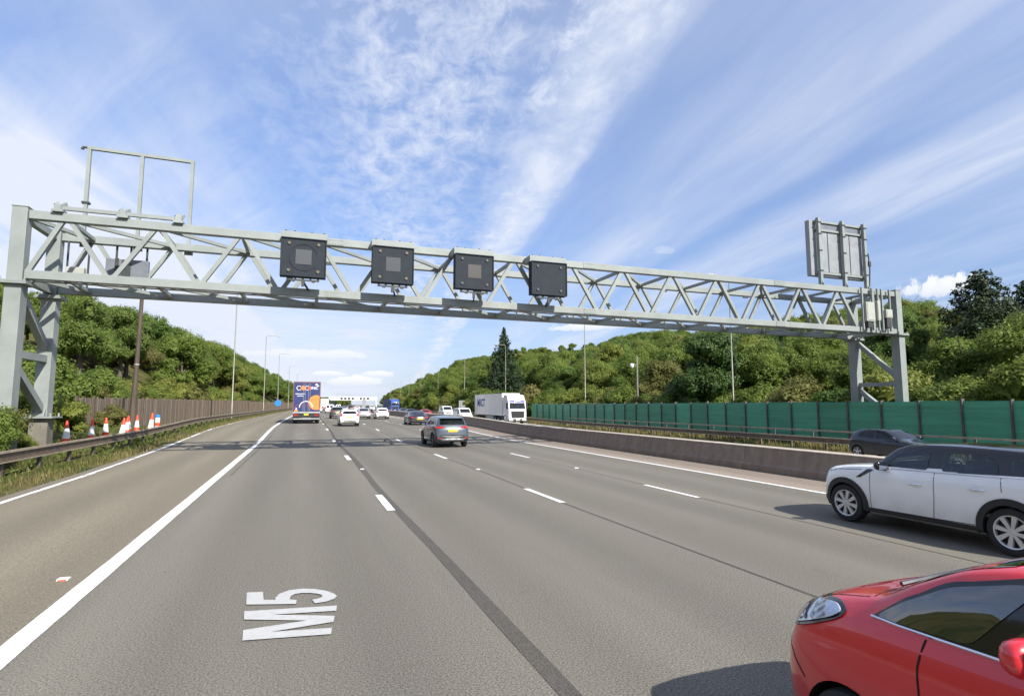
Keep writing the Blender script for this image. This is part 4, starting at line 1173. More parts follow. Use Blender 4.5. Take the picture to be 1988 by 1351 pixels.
def car(name, label, cat, group, S, loc, rz, pmat, scale=1.0):
    root = thing(name, label, cat, loc, rz, group)
    Ln, Wd = S['L'], S['W']
    mb = build_shell(S)
    me = mb.mesh(name+'_body', pmat, True, 38)
    bv = bvh_of(me)
    fs, rs = S['axles']; r = S['r']; ra = S.get('ra', r*1.13)
    m2 = cut_arches(me, S, [(fs, ra, r*S.get('az',1.02)), (rs, ra, r*S.get('az',1.02))])
    for p in m2.polygons: p.use_smooth = True
    m2.set_sharp_from_angle(angle=R(38))
    if 'blackabove' in S:
        m2.materials.append(M['gloss']); fz = pchip(S['blackabove'])
        for p in m2.polygons:
            s = Ln/2-p.center.y
            if p.material_index == 0 and S['blackabove'][0][0] < s < S['blackabove'][-1][0] and p.center.z > fz(s): p.material_index = 2
    if 'cavity' in S: m2 = hollow(m2, S, bv)
    body = bpy.data.objects.new('body', m2); link(body, root)
    P = lambda nm, poly, ax, off, m, sk=0.0, step=0.06, par=None, sides=(1,-1): [patch_obj(nm, [patch(bv, poly if ax != 'm' else poly, ax, off, step, Ln, sd, sk)], m, par or root) for sd in (sides if ax == 'side' else (1,))]
    gm = S.get('glass', M['glass'])
    if 'green' in S and 'cavity' not in S:   # dark greenhouse band behind the windows
        P('pillar_trim', S['green'], 'side', 0.003, M[S.get('greenm','gloss')])
    for poly in S.get('sidewin', []):
        if S.get('trim', True):
            c = Vector((sum(p[0] for p in poly)/len(poly), sum(p[1] for p in poly)/len(poly)))
            big = []
            for p in poly:
                v = Vector(p)-c; big.append(tuple(c+v+v.normalized()*0.028))
            P('window_surround', corner_round(big, 0.07), 'side', 0.003, M['gloss'])
        P('side_window', corner_round(poly, 0.05), 'side', 0.007, gm)
    if 'roofpatch' in S: P('roof_panel', S['roofpatch'], 'top', 0.004, M[S['roofm']], step=0.08)
    if 'wind' in S: P('windscreen', corner_round(S['wind'], 0.06), 'front', 0.006, gm, step=0.08)
    if 'rearwin' in S: P('rear_window', corner_round(S['rearwin'], S.get('rwr',0.07)), 'rear', 0.006, gm, step=0.08)
    for nm, poly, ax, mm, off, sk in S.get('patches', []):
        if ax in ('side',):
            P(nm, poly, ax, off, M[mm], sk)
        else:
            sym = all(abs(p[0]) < 1e-6 or any(abs(p[0]+q[0]) < 1e-4 for q in poly) for p in poly)
            pp = [poly] if sym else [poly, [(-p[0], p[1]) for p in reversed(poly)]]
            for q in pp: P(nm, q, ax, off, M[mm], sk)
    for poly in S.get('seams', []):
        pts = poly
        for sd in (1, -1):
            bms = []
            for a, b in zip(pts, pts[1:]):
                dx, dz = b[0]-a[0], b[1]-a[1]; l = math.hypot(dx, dz)
                if l < 1e-4: continue
                nx, nz = -dz/l*0.005, dx/l*0.005
                bms.append(patch(bv, [(a[0]-nx,a[1]-nz),(b[0]-nx,b[1]-nz),(b[0]+nx,b[1]+nz),(a[0]+nx,a[1]+nz)], 'side', 0.002, 0.05, Ln, sd))
            patch_obj('panel_gap', bms, M['dark'], root)
    if S.get('archtrim'):
        for s in (fs, rs):
            P('arch_trim', annulus((s, r*S.get('az',1.02)), ra-0.012, ra+S['archtrim'], -0.35, PI+0.35), 'side', 0.016, M['black'], 0.05, step=0.04)
    for y, z in S.get('handles', []):
        for sd in (1, -1):
            b = MB(); hit, no, _, _ = bv.ray_cast(Vector((sd*3, Ln/2-y, z)), Vector((-sd,0,0)))
            x = hit.x
            b.tube([(x, Ln/2-y+0.11, z), (x+sd*0.035, Ln/2-y+0.07, z+0.004), (x+sd*0.035, Ln/2-y-0.07, z+0.004), (x, Ln/2-y-0.11, z)], [0.012,0.016,0.016,0.012], 8)
            b.build('door_handle', M[S.get('handlem','chrome')] if S.get('handlem') else pmat, root, smooth=True)
    if 'cabin' in S:
        b = MB(); S['cabin'](b, bv, Ln); b.build('cabin_interior', M['driver'], root, bevel=0.03)
    if 'mirror' in S:
        s, z, mw = S['mirror']; z += 0.07
        for sd in (1, -1):
            b = MB(); hit, no, _, _ = bv.ray_cast(Vector((sd*3, Ln/2-s, z-0.07)), Vector((-sd,0,0)))
            x = (hit.x if hit else sd*Wd*0.47)
            c = Vector((x+sd*0.13, Ln/2-s+0.02, z))
            vs = []; n = 12; mm = 8
            for i in range(mm+1):
                ph = PI*i/mm-PI/2
                for k in range(n):
                    a = 2*PI*k/n
                    ex = 1 if math.sin(ph) < 0 else 1
                    px = 0.115*mw*math.copysign(abs(math.cos(ph)*math.cos(a))**0.7, math.cos(a)); pz = 0.080*mw*math.copysign(abs(math.cos(ph)*math.sin(a))**0.7, math.sin(a)); py = 0.085*mw*math.sin(ph)
                    if py < 0: py *= 0.5
                    vs.append((c.x+px, c.y+py, c.z+pz))
            fsx = [(i*n+k, i*n+(k+1)%n, (i+1)*n+(k+1)%n, (i+1)*n+k) for i in range(mm) for k in range(n)]
            b.add(vs, fsx); b.bar((x-sd*0.02, Ln/2-s+0.03, z-0.075), (x+sd*0.10, Ln/2-s+0.03, z-0.055), 0.06, 0.04)
            mo = b.build('door_mirror', M[S['mirrorm']] if S.get('mirrorm') else pmat, root, smooth=True, angle=50)
            b = MB(); b.box(c.x-0.085*mw, c.x+0.085*mw, c.y-0.046*mw, c.y-0.043*mw, c.z-0.055*mw, c.z+0.055*mw); b.build('mirror_glass', M['chrome'], mo)
    for y, mm, zc in S.get('plates', []):
        hit, no, _, _ = bv.ray_cast(Vector((0, 8*y, zc)), Vector((0,-y,0)))
        b = MB(); yy = hit.y+y*0.006
        b.box(-0.26, 0.26, min(yy, yy+y*0.012), max(yy, yy+y*0.012), zc-0.056, zc+0.056)
        b.build('number_plate', M[mm], root, bevel=0.006)
    st = S.get('rim', 'five')
    for s in (fs, rs):
        for sd in (1, -1):
            wheel(root, sd*(Wd/2-S.get('tw',0.21)/2-0.012), Ln/2-s, r, sd, st, S.get('tw',0.21), M[S.get('rimm','alloy')])
    for nm, fn, mm in S.get('extra', []):
        b = MB(); fn(b, bv, Ln); b.build_each(nm, M[mm] if mm else pmat, root, smooth=True, angle=35)
    root.scale = (scale,)*3
    return root
M['gloss'] = pm('gloss_black', (0.010,0.010,0.011), 0.15, 0, 0.1, 5, coat=0.5, rvar=0.05)
M['reflector'] = pm('rear_reflector', (0.45,0.03,0.02), 0.2, 0, 0.1, 20)
M['skid'] = pm('skid_plate', (0.20,0.21,0.22), 0.4, 0.3, 0.1, 8)

def roofrails(x, s0, s1, z0, dz=0.05):
    def fn(b, bv, Ln):
        for sd in (-1, 1):
            pts = []
            for k in range(7):
                s = s0+(s1-s0)*k/6
                hit, _, _, _ = bv.ray_cast(Vector((sd*x, Ln/2-s, 4)), Vector((0,0,-1)))
                h = dz if 0 < k < 6 else 0.0
                pts.append((sd*x, Ln/2-s, hit.z+h))
            b.tube(pts, 0.018, 8)
    return fn
def antenna(s, z=0.18):
    def fn(b, bv, Ln):
        hit, _, _, _ = bv.ray_cast(Vector((0, Ln/2-s, 4)), Vector((0,0,-1)))
        b.tube([(0, Ln/2-s, hit.z-0.01), (0, Ln/2-s-0.06, hit.z+z)], [0.012,0.005], 6)
    return fn
def exhaust(x, z):
    def fn(b, bv, Ln):
        for sd in (-1, 1): b.lathe([(0.035,-Ln/2-0.01),(0.035,-Ln/2+0.2),(0.028,-Ln/2+0.2),(0.028,-Ln/2-0.01)], 12, 'y', (sd*x, 0, z))
    return fn

# ---- crossover with a black roof (white, in the outside lane)
CROSS = dict(L=4.30, W=1.86, r=0.345, ra=0.385, axles=(0.74,3.46), rim='eight', archtrim=0.085, tw=0.225, crown=0.05,
  top=[(0,0.58),(0.03,0.76),(0.09,0.90),(0.22,0.985),(0.6,1.045),(1.12,1.10),(1.26,1.13),(1.48,1.31),(1.72,1.465),(1.92,1.52),(2.6,1.55),(3.5,1.535),(3.95,1.49),(4.08,1.40),(4.18,1.12),(4.25,0.95),(4.30,0.62)],
  bot=[(0,0.42),(0.05,0.30),(0.3,0.22),(4.0,0.24),(4.26,0.34),(4.30,0.42)],
  belt=[(0,0.52),(0.1,0.80),(0.3,0.92),(1.2,1.06),(2.5,1.10),(4.0,1.16),(4.2,0.98),(4.3,0.58)],
  w=[(0,0.70),(0.06,0.82),(0.25,0.93),(0.6,0.985),(1.2,1.0),(3.4,1.0),(3.9,0.985),(4.15,0.93),(4.3,0.82)],
  wt=[(0,0.80),(0.3,0.83),(1.1,0.83),(1.28,0.82),(1.75,0.775),(2.6,0.765),(3.8,0.755),(4.1,0.76),(4.3,0.85)],
  dense=[(1.2,1.95),(3.95,4.3)], fbow=0.20,
  blackabove=[(1.20,1.16),(1.4,1.12),(2.4,1.13),(3.6,1.15),(4.13,1.19)],
  green=[(1.30,1.085),(1.50,1.27),(1.76,1.42),(2.0,1.492),(2.8,1.512),(3.5,1.505),(3.95,1.465),(4.06,1.36),(4.12,1.15),(3.6,1.115),(2.4,1.09),(1.6,1.075)],
  sidewin=[[(1.42,1.105),(1.58,1.235),(1.78,1.355),(1.95,1.395),(2.30,1.40),(2.27,1.11)],[(2.50,1.115),(2.52,1.405),(3.0,1.41),(3.20,1.385),(3.30,1.30),(3.32,1.145)],[(3.50,1.16),(3.48,1.375),(3.72,1.375),(3.90,1.32),(3.98,1.19)]],
  trim=False, glass=None,
  wind=[(-0.66,1.16),(0.66,1.16),(0.58,1.46),(-0.58,1.46)], rearwin=[(-0.58,1.16),(0.58,1.16),(0.52,1.42),(-0.52,1.42)],
  roofpatch=[(-0.69,1.86),(0.69,1.86),(0.69,4.02),(-0.69,4.02)], roofm='gloss',
  seams=[[(1.28,1.03),(1.27,0.72),(1.26,0.33)],[(2.40,1.08),(2.40,0.7),(2.36,0.34)],[(3.36,1.12),(3.38,0.9)],[(1.26,0.335),(2.36,0.345),(3.02,0.36)],[(1.1,1.0),(0.55,0.96),(0.35,0.9)]],
  handles=[(2.10,0.86),(3.05,0.90)], handlem='chrome', mirror=(1.58,1.05,1.05), mirrorm='gloss',
  patches=[('sill',[(1.10,0.27),(3.06,0.27),(3.06,0.345),(1.12,0.335)],'side','black',0.012,0.04),
           ('side_vent',[(1.00,0.855),(1.09,0.865),(1.34,1.02),(1.22,1.025)],'side','gloss',0.008,0.03),
           ('bumper_trim',[(0.06,0.30),(0.40,0.28),(0.36,0.40),(0.05,0.46)],'side','black',0.006,0.02),
           ('headlight',corner_round([(0.42,0.70),(0.68,0.72),(0.66,0.92),(0.46,0.93)],0.08),'front','lens',0.012,0.03),
           ('grille',[(-0.42,0.45),(0.42,0.45),(0.46,0.72),(-0.46,0.72)],'front','black',0.008,0.02),
           ('tail_light',[(0.60,0.85),(0.78,0.86),(0.76,1.10),(0.62,1.10)],'rear','redlens',0.01,0.02)],
  plates=[(1,'wplate',0.50),(-1,'yplate',0.82)],
  extra=[('antenna', antenna(3.7,0.16), 'gloss'),
         ('chrome_strip', lambda b, bv, Ln: [b.tube([(sd*(abs(bv.ray_cast(Vector((sd*3, Ln/2-s, z)), Vector((-sd,0,0)))[0].x)+0.006), Ln/2-s, z) for s, z in ((1.42,1.068),(2.0,1.08),(2.6,1.093),(3.2,1.108),(3.9,1.135))], 0.009, 6) for sd in (-1,1)], 'chrome'),
         ])
CROSS['glass'] = M['clear']
CROSS['cavity'] = dict(prof=[(1.45,0.70),(1.40,1.02),(1.56,1.20),(1.80,1.40),(2.0,1.455),(2.7,1.47),(3.6,1.46),(3.88,1.42),(4.02,1.18),(4.0,0.80),(2.6,0.62)], wb=0.80, wt=0.615, zb=1.05)
def cabin(b, bv, Ln):
    for sx in (-0.37, 0.37):
        for s, zz in ((2.62,0.78),(3.38,0.84)):
            b.bar((sx, Ln/2-s, zz), (sx, Ln/2-s-0.16, zz+0.50), 0.44, 0.13, (0,1,0.2)); b.bar((sx, Ln/2-s-0.17, zz+0.53), (sx, Ln/2-s-0.19, zz+0.68), 0.24, 0.09, (0,1,0.2))
            b.box(sx-0.23, sx+0.23, Ln/2-s-0.05, Ln/2-s+0.45, zz-0.14, zz)
    b.box(-0.72, 0.72, Ln/2-1.72, Ln/2-1.46, 0.85, 1.06)
    ring = [(0.37+0.18*math.cos(t), Ln/2-1.92-0.06*math.sin(t), 1.02+0.17*math.sin(t)) for t in [2*PI*k/20 for k in range(21)]]
    b.tube(ring, 0.016, 6)
CROSS['cabin'] = cabin

# ---- red hatch close to the camera: short sloping bonnet, quarter light, swept headlamp
REDC = dict(L=3.55, W=1.68, r=0.30, ra=0.335, axles=(0.62,2.98), rim='five', crown=0.05,
  top=[(0,0.60),(0.02,0.72),(0.07,0.86),(0.16,0.965),(0.35,1.06),(0.62,1.135),(0.72,1.165),(0.95,1.30),(1.20,1.425),(1.45,1.48),(2.0,1.51),(2.8,1.47),(3.2,1.38),(3.40,1.10),(3.50,0.9),(3.55,0.6)],
  bot=[(0,0.40),(0.05,0.26),(0.3,0.19),(3.2,0.2),(3.5,0.3),(3.55,0.4)],
  belt=[(0,0.50),(0.08,0.78),(0.2,0.885),(0.6,1.0),(1.2,1.045),(3.0,1.12),(3.4,1.0),(3.55,0.55)],
  w=[(0,0.78),(0.06,0.87),(0.2,0.945),(0.45,0.985),(0.8,1.0),(2.8,1.0),(3.3,0.96),(3.55,0.84)],
  wt=[(0,0.82),(0.3,0.84),(0.7,0.84),(1.2,0.79),(2.0,0.77),(3.2,0.74),(3.55,0.8)],
  dense=[(0.6,1.5),(3.2,3.55)], fbow=0.09,
  green=[(0.735,1.045),(0.90,1.185),(1.12,1.32),(1.42,1.42),(2.0,1.445),(2.7,1.415),(2.98,1.23),(2.92,1.13),(2.0,1.085),(1.3,1.065)],
  sidewin=[[(0.76,1.055),(0.90,1.165),(1.12,1.30),(1.42,1.395),(1.50,1.40),(1.24,1.08)],[(1.34,1.085),(1.62,1.41),(2.0,1.42),(2.05,1.11)],[(2.15,1.115),(2.1,1.42),(2.7,1.39),(2.95,1.22),(2.9,1.15)]],
  wind=[(-0.66,1.19),(0.66,1.19),(0.60,1.45),(-0.60,1.45)], rearwin=[(-0.55,1.1),(0.55,1.1),(0.5,1.38),(-0.5,1.38)],
  seams=[[(1.04,1.035),(1.02,0.9),(1.03,0.75),(1.10,0.5),(1.16,0.28)],[(2.1,1.1),(2.1,0.4)],[(0.10,0.74),(0.22,0.62),(0.30,0.55)]],
  handles=[(1.95,0.93)], mirror=(1.56,1.09,0.95),
  patches=[('headlight_rim',corner_round([(0.012,0.765),(0.10,0.78),(0.32,0.86),(0.52,0.955),(0.59,1.015),(0.50,1.052),(0.26,1.01),(0.07,0.925)],0.06),'side','gloss',0.008,0.03),
           ('headlight',corner_round([(0.025,0.785),(0.10,0.798),(0.31,0.877),(0.50,0.965),(0.555,1.01),(0.49,1.033),(0.26,0.992),(0.08,0.912)],0.05),'side','lens',0.014,0.02),
           ('headlight_bezel',[(0.13,0.835),(0.27,0.885),(0.22,0.945),(0.16,0.93)],'side','chrome',0.018,0.01),
           ('headlight_divider',[(0.285,0.885),(0.305,0.89),(0.25,0.97),(0.235,0.965)],'side','gloss',0.018,0.01),
           ('hood_gap',[(0.598,0.20),(0.606,0.20),(0.668,0.66),(0.660,0.66)],'top','dark',0.002,0.0),
           ('hood_gap',[(-0.66,0.675),(0.66,0.675),(0.66,0.684),(-0.66,0.684)],'top','dark',0.002,0.0),
           ('grille',[(-0.5,0.40),(0.5,0.40),(0.42,0.55),(-0.42,0.55)],'front','black',0.008,0.02),
           ('sill',[(0.98,0.21),(2.6,0.21),(2.6,0.27),(1.0,0.27)],'side','black',0.008,0.03),
           ('tail_light',[(0.55,0.8),(0.72,0.82),(0.70,1.1),(0.58,1.08)],'rear','redlens',0.01,0.02)],
  glass=M['glass_sky'], plates=[(1,'wplate',0.60),(-1,'yplate',0.75)],
  extra=[('wiper', lambda b, bv, Ln: [b.tube([(x0, Ln/2-0.74, 1.19), (x0+0.28, Ln/2-0.80, 1.235), (x0+0.55, Ln/2-0.86, 1.27)], [0.014,0.010,0.007], 6) for x0 in (-0.52,0.02)], 'gloss'),
         ('window_strip', lambda b, bv, Ln: [b.tube([(sd*(abs(bv.ray_cast(Vector((sd*3, Ln/2-s, z)), Vector((-sd,0,0)))[0].x)+0.008), Ln/2-s, z) for s, z in ((0.74,1.05),(0.9,1.052),(1.1,1.058),(1.3,1.066),(1.7,1.078),(2.1,1.09))], 0.008, 6) for sd in (-1,1)], 'chrome')])

# ---- grey crossover seen from behind
SUV = dict(L=4.38, W=1.84, r=0.35, ra=0.39, axles=(0.90,3.56), rim='five', rimm='darkalloy', archtrim=0.05, tw=0.23, crown=0.06,
  top=[(0,0.62),(0.05,0.82),(0.2,0.93),(0.9,1.03),(1.1,1.07),(1.7,1.42),(2.0,1.55),(2.6,1.61),(3.4,1.585),(3.92,1.52),(4.05,1.44),(4.18,1.22),(4.28,1.06),(4.34,0.92),(4.38,0.66)],
  bot=[(0,0.40),(0.05,0.30),(0.4,0.22),(3.9,0.25),(4.3,0.33),(4.38,0.42)],
  belt=[(0,0.55),(0.2,0.85),(0.9,0.98),(1.3,1.04),(3.6,1.14),(4.1,1.10),(4.3,0.92),(4.38,0.62)],
  w=[(0,0.74),(0.1,0.85),(0.4,0.96),(0.9,1.0),(3.6,1.0),(4.0,0.975),(4.25,0.945),(4.38,0.88)],
  wt=[(0,0.82),(0.9,0.85),(1.2,0.84),(2.0,0.76),(3.0,0.74),(3.9,0.72),(4.2,0.80),(4.38,0.88)],
  dense=[(1.0,2.0),(3.9,4.38)], rbow=0.13,
  sidewin=[[(1.38,1.08),(1.75,1.35),(2.0,1.46),(2.42,1.50),(2.44,1.11)],[(2.52,1.115),(2.50,1.50),(3.1,1.49),(3.35,1.42),(3.42,1.15)],[(3.5,1.17),(3.43,1.41),(3.66,1.36),(3.8,1.22)]],
  wind=[(-0.68,1.12),(0.68,1.12),(0.6,1.5),(-0.6,1.5)], rearwin=[(-0.68,1.16),(0.68,1.16),(0.60,1.46),(-0.60,1.46)],
  seams=[[(1.25,1.0),(1.25,0.35)],[(2.48,1.08),(2.44,0.36)],[(3.45,1.1),(3.42,0.85)]], handles=[(2.2,0.93),(3.2,0.96)], mirror=(1.42,1.07,1.1), mirrorm='gloss',
  patches=[('tail_light',[(0.40,1.02),(0.86,0.97),(0.86,1.06),(0.72,1.10),(0.46,1.065)],'rear','redlens',0.012,0.03),
           ('tail_light',[(4.02,1.0),(4.24,0.98),(4.22,1.07),(3.98,1.075)],'side','redlens',0.012,0.03),
           ('lower_bumper',[(-0.85,0.34),(0.85,0.34),(0.85,0.56),(0.66,0.56),(0.5,0.62),(-0.5,0.62),(-0.66,0.56),(-0.85,0.56)],'rear','black',0.012,0.05),
           ('skid_plate',[(-0.60,0.36),(0.60,0.36),(0.52,0.44),(0.30,0.47),(-0.30,0.47),(-0.52,0.44)],'rear','skid',0.022,0.03),
           ('reflector',[(0.60,0.47),(0.80,0.47),(0.80,0.505),(0.60,0.505)],'rear','reflector',0.02,0.02),
           ('spoiler_trim',[(-0.62,1.465),(0.62,1.465),(0.60,1.495),(-0.60,1.495)],'rear','gloss',0.012,0.02),
           ('sill',[(1.3,0.27),(3.15,0.27),(3.15,0.36),(1.3,0.36)],'side','black',0.01,0.03),
           ('headlight',[(0.45,0.78),(0.80,0.80),(0.80,0.88),(0.5,0.86)],'front','lens',0.01,0.02),
           ('grille',[(-0.45,0.5),(0.45,0.5),(0.5,0.8),(-0.5,0.8)],'front','black',0.01,0.02)],
  plates=[(1,'wplate',0.5),(-1,'yplate',0.86)], extra=[('antenna', antenna(3.6,0.1), 'gloss'), ('rear_spoiler', lambda b, bv, Ln: b.prism([(-Ln/2+0.52,1.545),(-Ln/2+0.20,1.515),(-Ln/2+0.20,1.49),(-Ln/2+0.45,1.50)], 'x', -0.60, 0.60), None)])

# ---- low rear engined coupe
COUPE = dict(L=4.48, W=1.84, r=0.335, ra=0.37, axles=(1.0,3.38), rim='five', tw=0.26, crown=0.06,
  top=[(0,0.50),(0.05,0.62),(0.3,0.74),(1.0,0.84),(1.45,0.92),(2.0,1.19),(2.35,1.285),(2.75,1.30),(3.3,1.20),(3.9,0.99),(4.25,0.87),(4.40,0.76),(4.48,0.52)],
  bot=[(0,0.30),(0.05,0.20),(0.4,0.15),(4.0,0.18),(4.4,0.28),(4.48,0.36)],
  belt=[(0,0.42),(0.3,0.70),(1.0,0.83),(1.6,0.87),(3.0,0.90),(3.8,0.90),(4.25,0.80),(4.48,0.46)],
  w=[(0,0.72),(0.15,0.86),(0.5,0.945),(1.2,0.97),(2.4,0.96),(3.3,1.0),(3.9,0.985),(4.3,0.90),(4.48,0.78)],
  wt=[(0,0.8),(1.2,0.80),(2.2,0.70),(2.8,0.67),(3.4,0.64),(4.0,0.66),(4.48,0.8)],
  dense=[(1.4,2.2),(4.1,4.48)], rbow=0.22,
  sidewin=[[(1.75,0.92),(2.1,1.12),(2.4,1.20),(2.75,1.215),(2.80,0.94)],[(2.88,0.945),(2.85,1.205),(3.2,1.13),(3.5,0.98)]],
  wind=[(-0.62,0.96),(0.62,0.96),(0.5,1.24),(-0.5,1.24)], rearwin=[(-0.50,0.99),(0.50,0.99),(0.46,1.235),(-0.46,1.235)],
  handles=[(2.6,0.80)], mirror=(1.75,0.94,0.95),
  patches=[('tail_light',corner_round([(0.48,0.66),(0.86,0.70),(0.84,0.80),(0.52,0.775)],0.05),'rear','redlens',0.012,0.03),
           ('engine_grille',[(-0.42,0.925),(0.42,0.925),(0.40,0.975),(-0.40,0.975)],'rear','black',0.012,0.02),
           ('lower_bumper',[(-0.8,0.28),(0.8,0.28),(0.8,0.36),(-0.8,0.36)],'rear','black',0.012,0.03),
           ('badge_strip',[(-0.3,0.715),(0.3,0.715),(0.3,0.75),(-0.3,0.75)],'rear','chrome',0.012,0.02),
           ('headlight',corner_round([(0.50,0.55),(0.74,0.56),(0.72,0.72),(0.54,0.72)],0.08),'front','lens',0.01,0.02)],
  plates=[(1,'wplate',0.36),(-1,'yplate',0.56)], extra=[('exhaust', exhaust(0.55,0.27), 'chrome')])

# ---- small five door hatch
HATCH = dict(L=3.98, W=1.74, r=0.305, ra=0.345, axles=(0.82,3.31), rim='five', crown=0.055,
  top=[(0,0.58),(0.04,0.74),(0.25,0.86),(0.85,0.98),(1.05,1.03),(1.6,1.32),(1.95,1.45),(2.4,1.485),(3.1,1.45),(3.55,1.37),(3.68,1.28),(3.82,1.02),(3.90,0.90),(3.95,0.74),(3.98,0.56)],
  bot=[(0,0.36),(0.05,0.25),(0.4,0.18),(3.6,0.2),(3.92,0.30),(3.98,0.40)],
  belt=[(0,0.5),(0.25,0.78),(0.9,0.92),(2.0,0.97),(3.4,1.06),(3.75,1.0),(3.9,0.82),(3.98,0.52)],
  w=[(0,0.72),(0.1,0.85),(0.4,0.95),(0.9,1.0),(3.2,1.0),(3.6,0.975),(3.85,0.945),(3.98,0.86)],
  wt=[(0,0.8),(0.9,0.84),(1.2,0.83),(2.0,0.77),(3.0,0.73),(3.55,0.70),(3.8,0.80),(3.98,0.88)],
  dense=[(1.0,2.0),(3.5,3.98)], rbow=0.14,
  sidewin=[[(1.22,1.0),(1.65,1.25),(1.95,1.365),(2.3,1.385),(2.34,1.02)],[(2.42,1.025),(2.40,1.385),(2.95,1.36),(3.2,1.27),(3.3,1.10)]],
  wind=[(-0.66,1.06),(0.66,1.06),(0.58,1.40),(-0.58,1.40)], rearwin=[(-0.58,1.07),(0.58,1.07),(0.62,1.15),(0.50,1.32),(-0.50,1.32),(-0.62,1.15)], rwr=0.12,
  seams=[[(1.15,0.95),(1.15,0.3)],[(2.38,1.0),(2.34,0.32)]], handles=[(2.12,0.85),(3.05,0.9)], mirror=(1.3,1.0,1.0),
  patches=[('tail_light',[(0.60,0.90),(0.78,0.86),(0.80,0.96),(0.68,1.12),(0.62,1.08)],'rear','redlens',0.012,0.03),
           ('tail_light',[(3.62,0.98),(3.86,0.88),(3.84,0.98),(3.66,1.12)],'side','redlens',0.012,0.03),
           ('lower_bumper',[(-0.62,0.31),(0.62,0.31),(0.50,0.47),(-0.50,0.47)],'rear','black',0.012,0.04),
           ('headlight',[(0.40,0.72),(0.74,0.74),(0.72,0.86),(0.5,0.84)],'front','lens',0.01,0.02),
           ('grille',[(-0.5,0.36),(0.5,0.36),(0.56,0.56),(-0.56,0.56)],'front','black',0.01,0.02)],
  plates=[(1,'wplate',0.62),(-1,'yplate',0.80)], extra=[('antenna', antenna(3.2,0.15), 'gloss')])

# ---- four door saloon
SALOON = dict(L=4.62, W=1.81, r=0.32, ra=0.355, axles=(0.86,3.65), rim='five', crown=0.055,
  top=[(0,0.56),(0.04,0.70),(0.25,0.80),(1.0,0.92),(1.45,0.98),(2.05,1.33),(2.35,1.42),(2.8,1.435),(3.3,1.38),(3.7,1.18),(3.98,1.05),(4.3,1.03),(4.48,0.99),(4.56,0.86),(4.62,0.58)],
  bot=[(0,0.34),(0.05,0.24),(0.4,0.18),(4.2,0.2),(4.55,0.30),(4.62,0.40)],
  belt=[(0,0.48),(0.25,0.73),(1.0,0.86),(2.4,0.93),(3.9,0.98),(4.4,0.95),(4.55,0.78),(4.62,0.52)],
  w=[(0,0.72),(0.1,0.85),(0.4,0.95),(1.0,1.0),(3.7,1.0),(4.2,0.97),(4.5,0.93),(4.62,0.84)],
  wt=[(0,0.8),(1.2,0.84),(1.6,0.82),(2.3,0.74),(3.2,0.72),(3.8,0.76),(4.2,0.84),(4.62,0.86)],
  dense=[(1.4,2.3),(4.2,4.62)], rbow=0.14,
  sidewin=[[(1.62,0.96),(2.05,1.25),(2.35,1.335),(2.6,1.345),(2.62,0.97)],[(2.70,0.975),(2.68,1.345),(3.1,1.32),(3.35,1.22),(3.55,1.02)]],
  wind=[(-0.64,1.02),(0.64,1.02),(0.55,1.36),(-0.55,1.36)], rearwin=[(-0.60,1.08),(0.60,1.08),(0.52,1.345),(-0.52,1.345)],
  handles=[(2.45,0.84),(3.4,0.87)], mirror=(1.7,0.97,1.0),
  patches=[('tail_light',[(0.44,0.82),(0.80,0.83),(0.80,0.95),(0.46,0.94)],'rear','redlens',0.012,0.03),
           ('lower_bumper',[(-0.78,0.30),(0.78,0.30),(0.78,0.43),(-0.78,0.43)],'rear','black',0.012,0.04),
           ('headlight',[(0.40,0.64),(0.76,0.66),(0.76,0.75),(0.42,0.74)],'front','lens',0.01,0.02),
           ('grille',[(-0.3,0.5),(0.3,0.5),(0.32,0.72),(-0.32,0.72)],'front','black',0.01,0.02)],
  plates=[(1,'wplate',0.45),(-1,'yplate',0.86)])

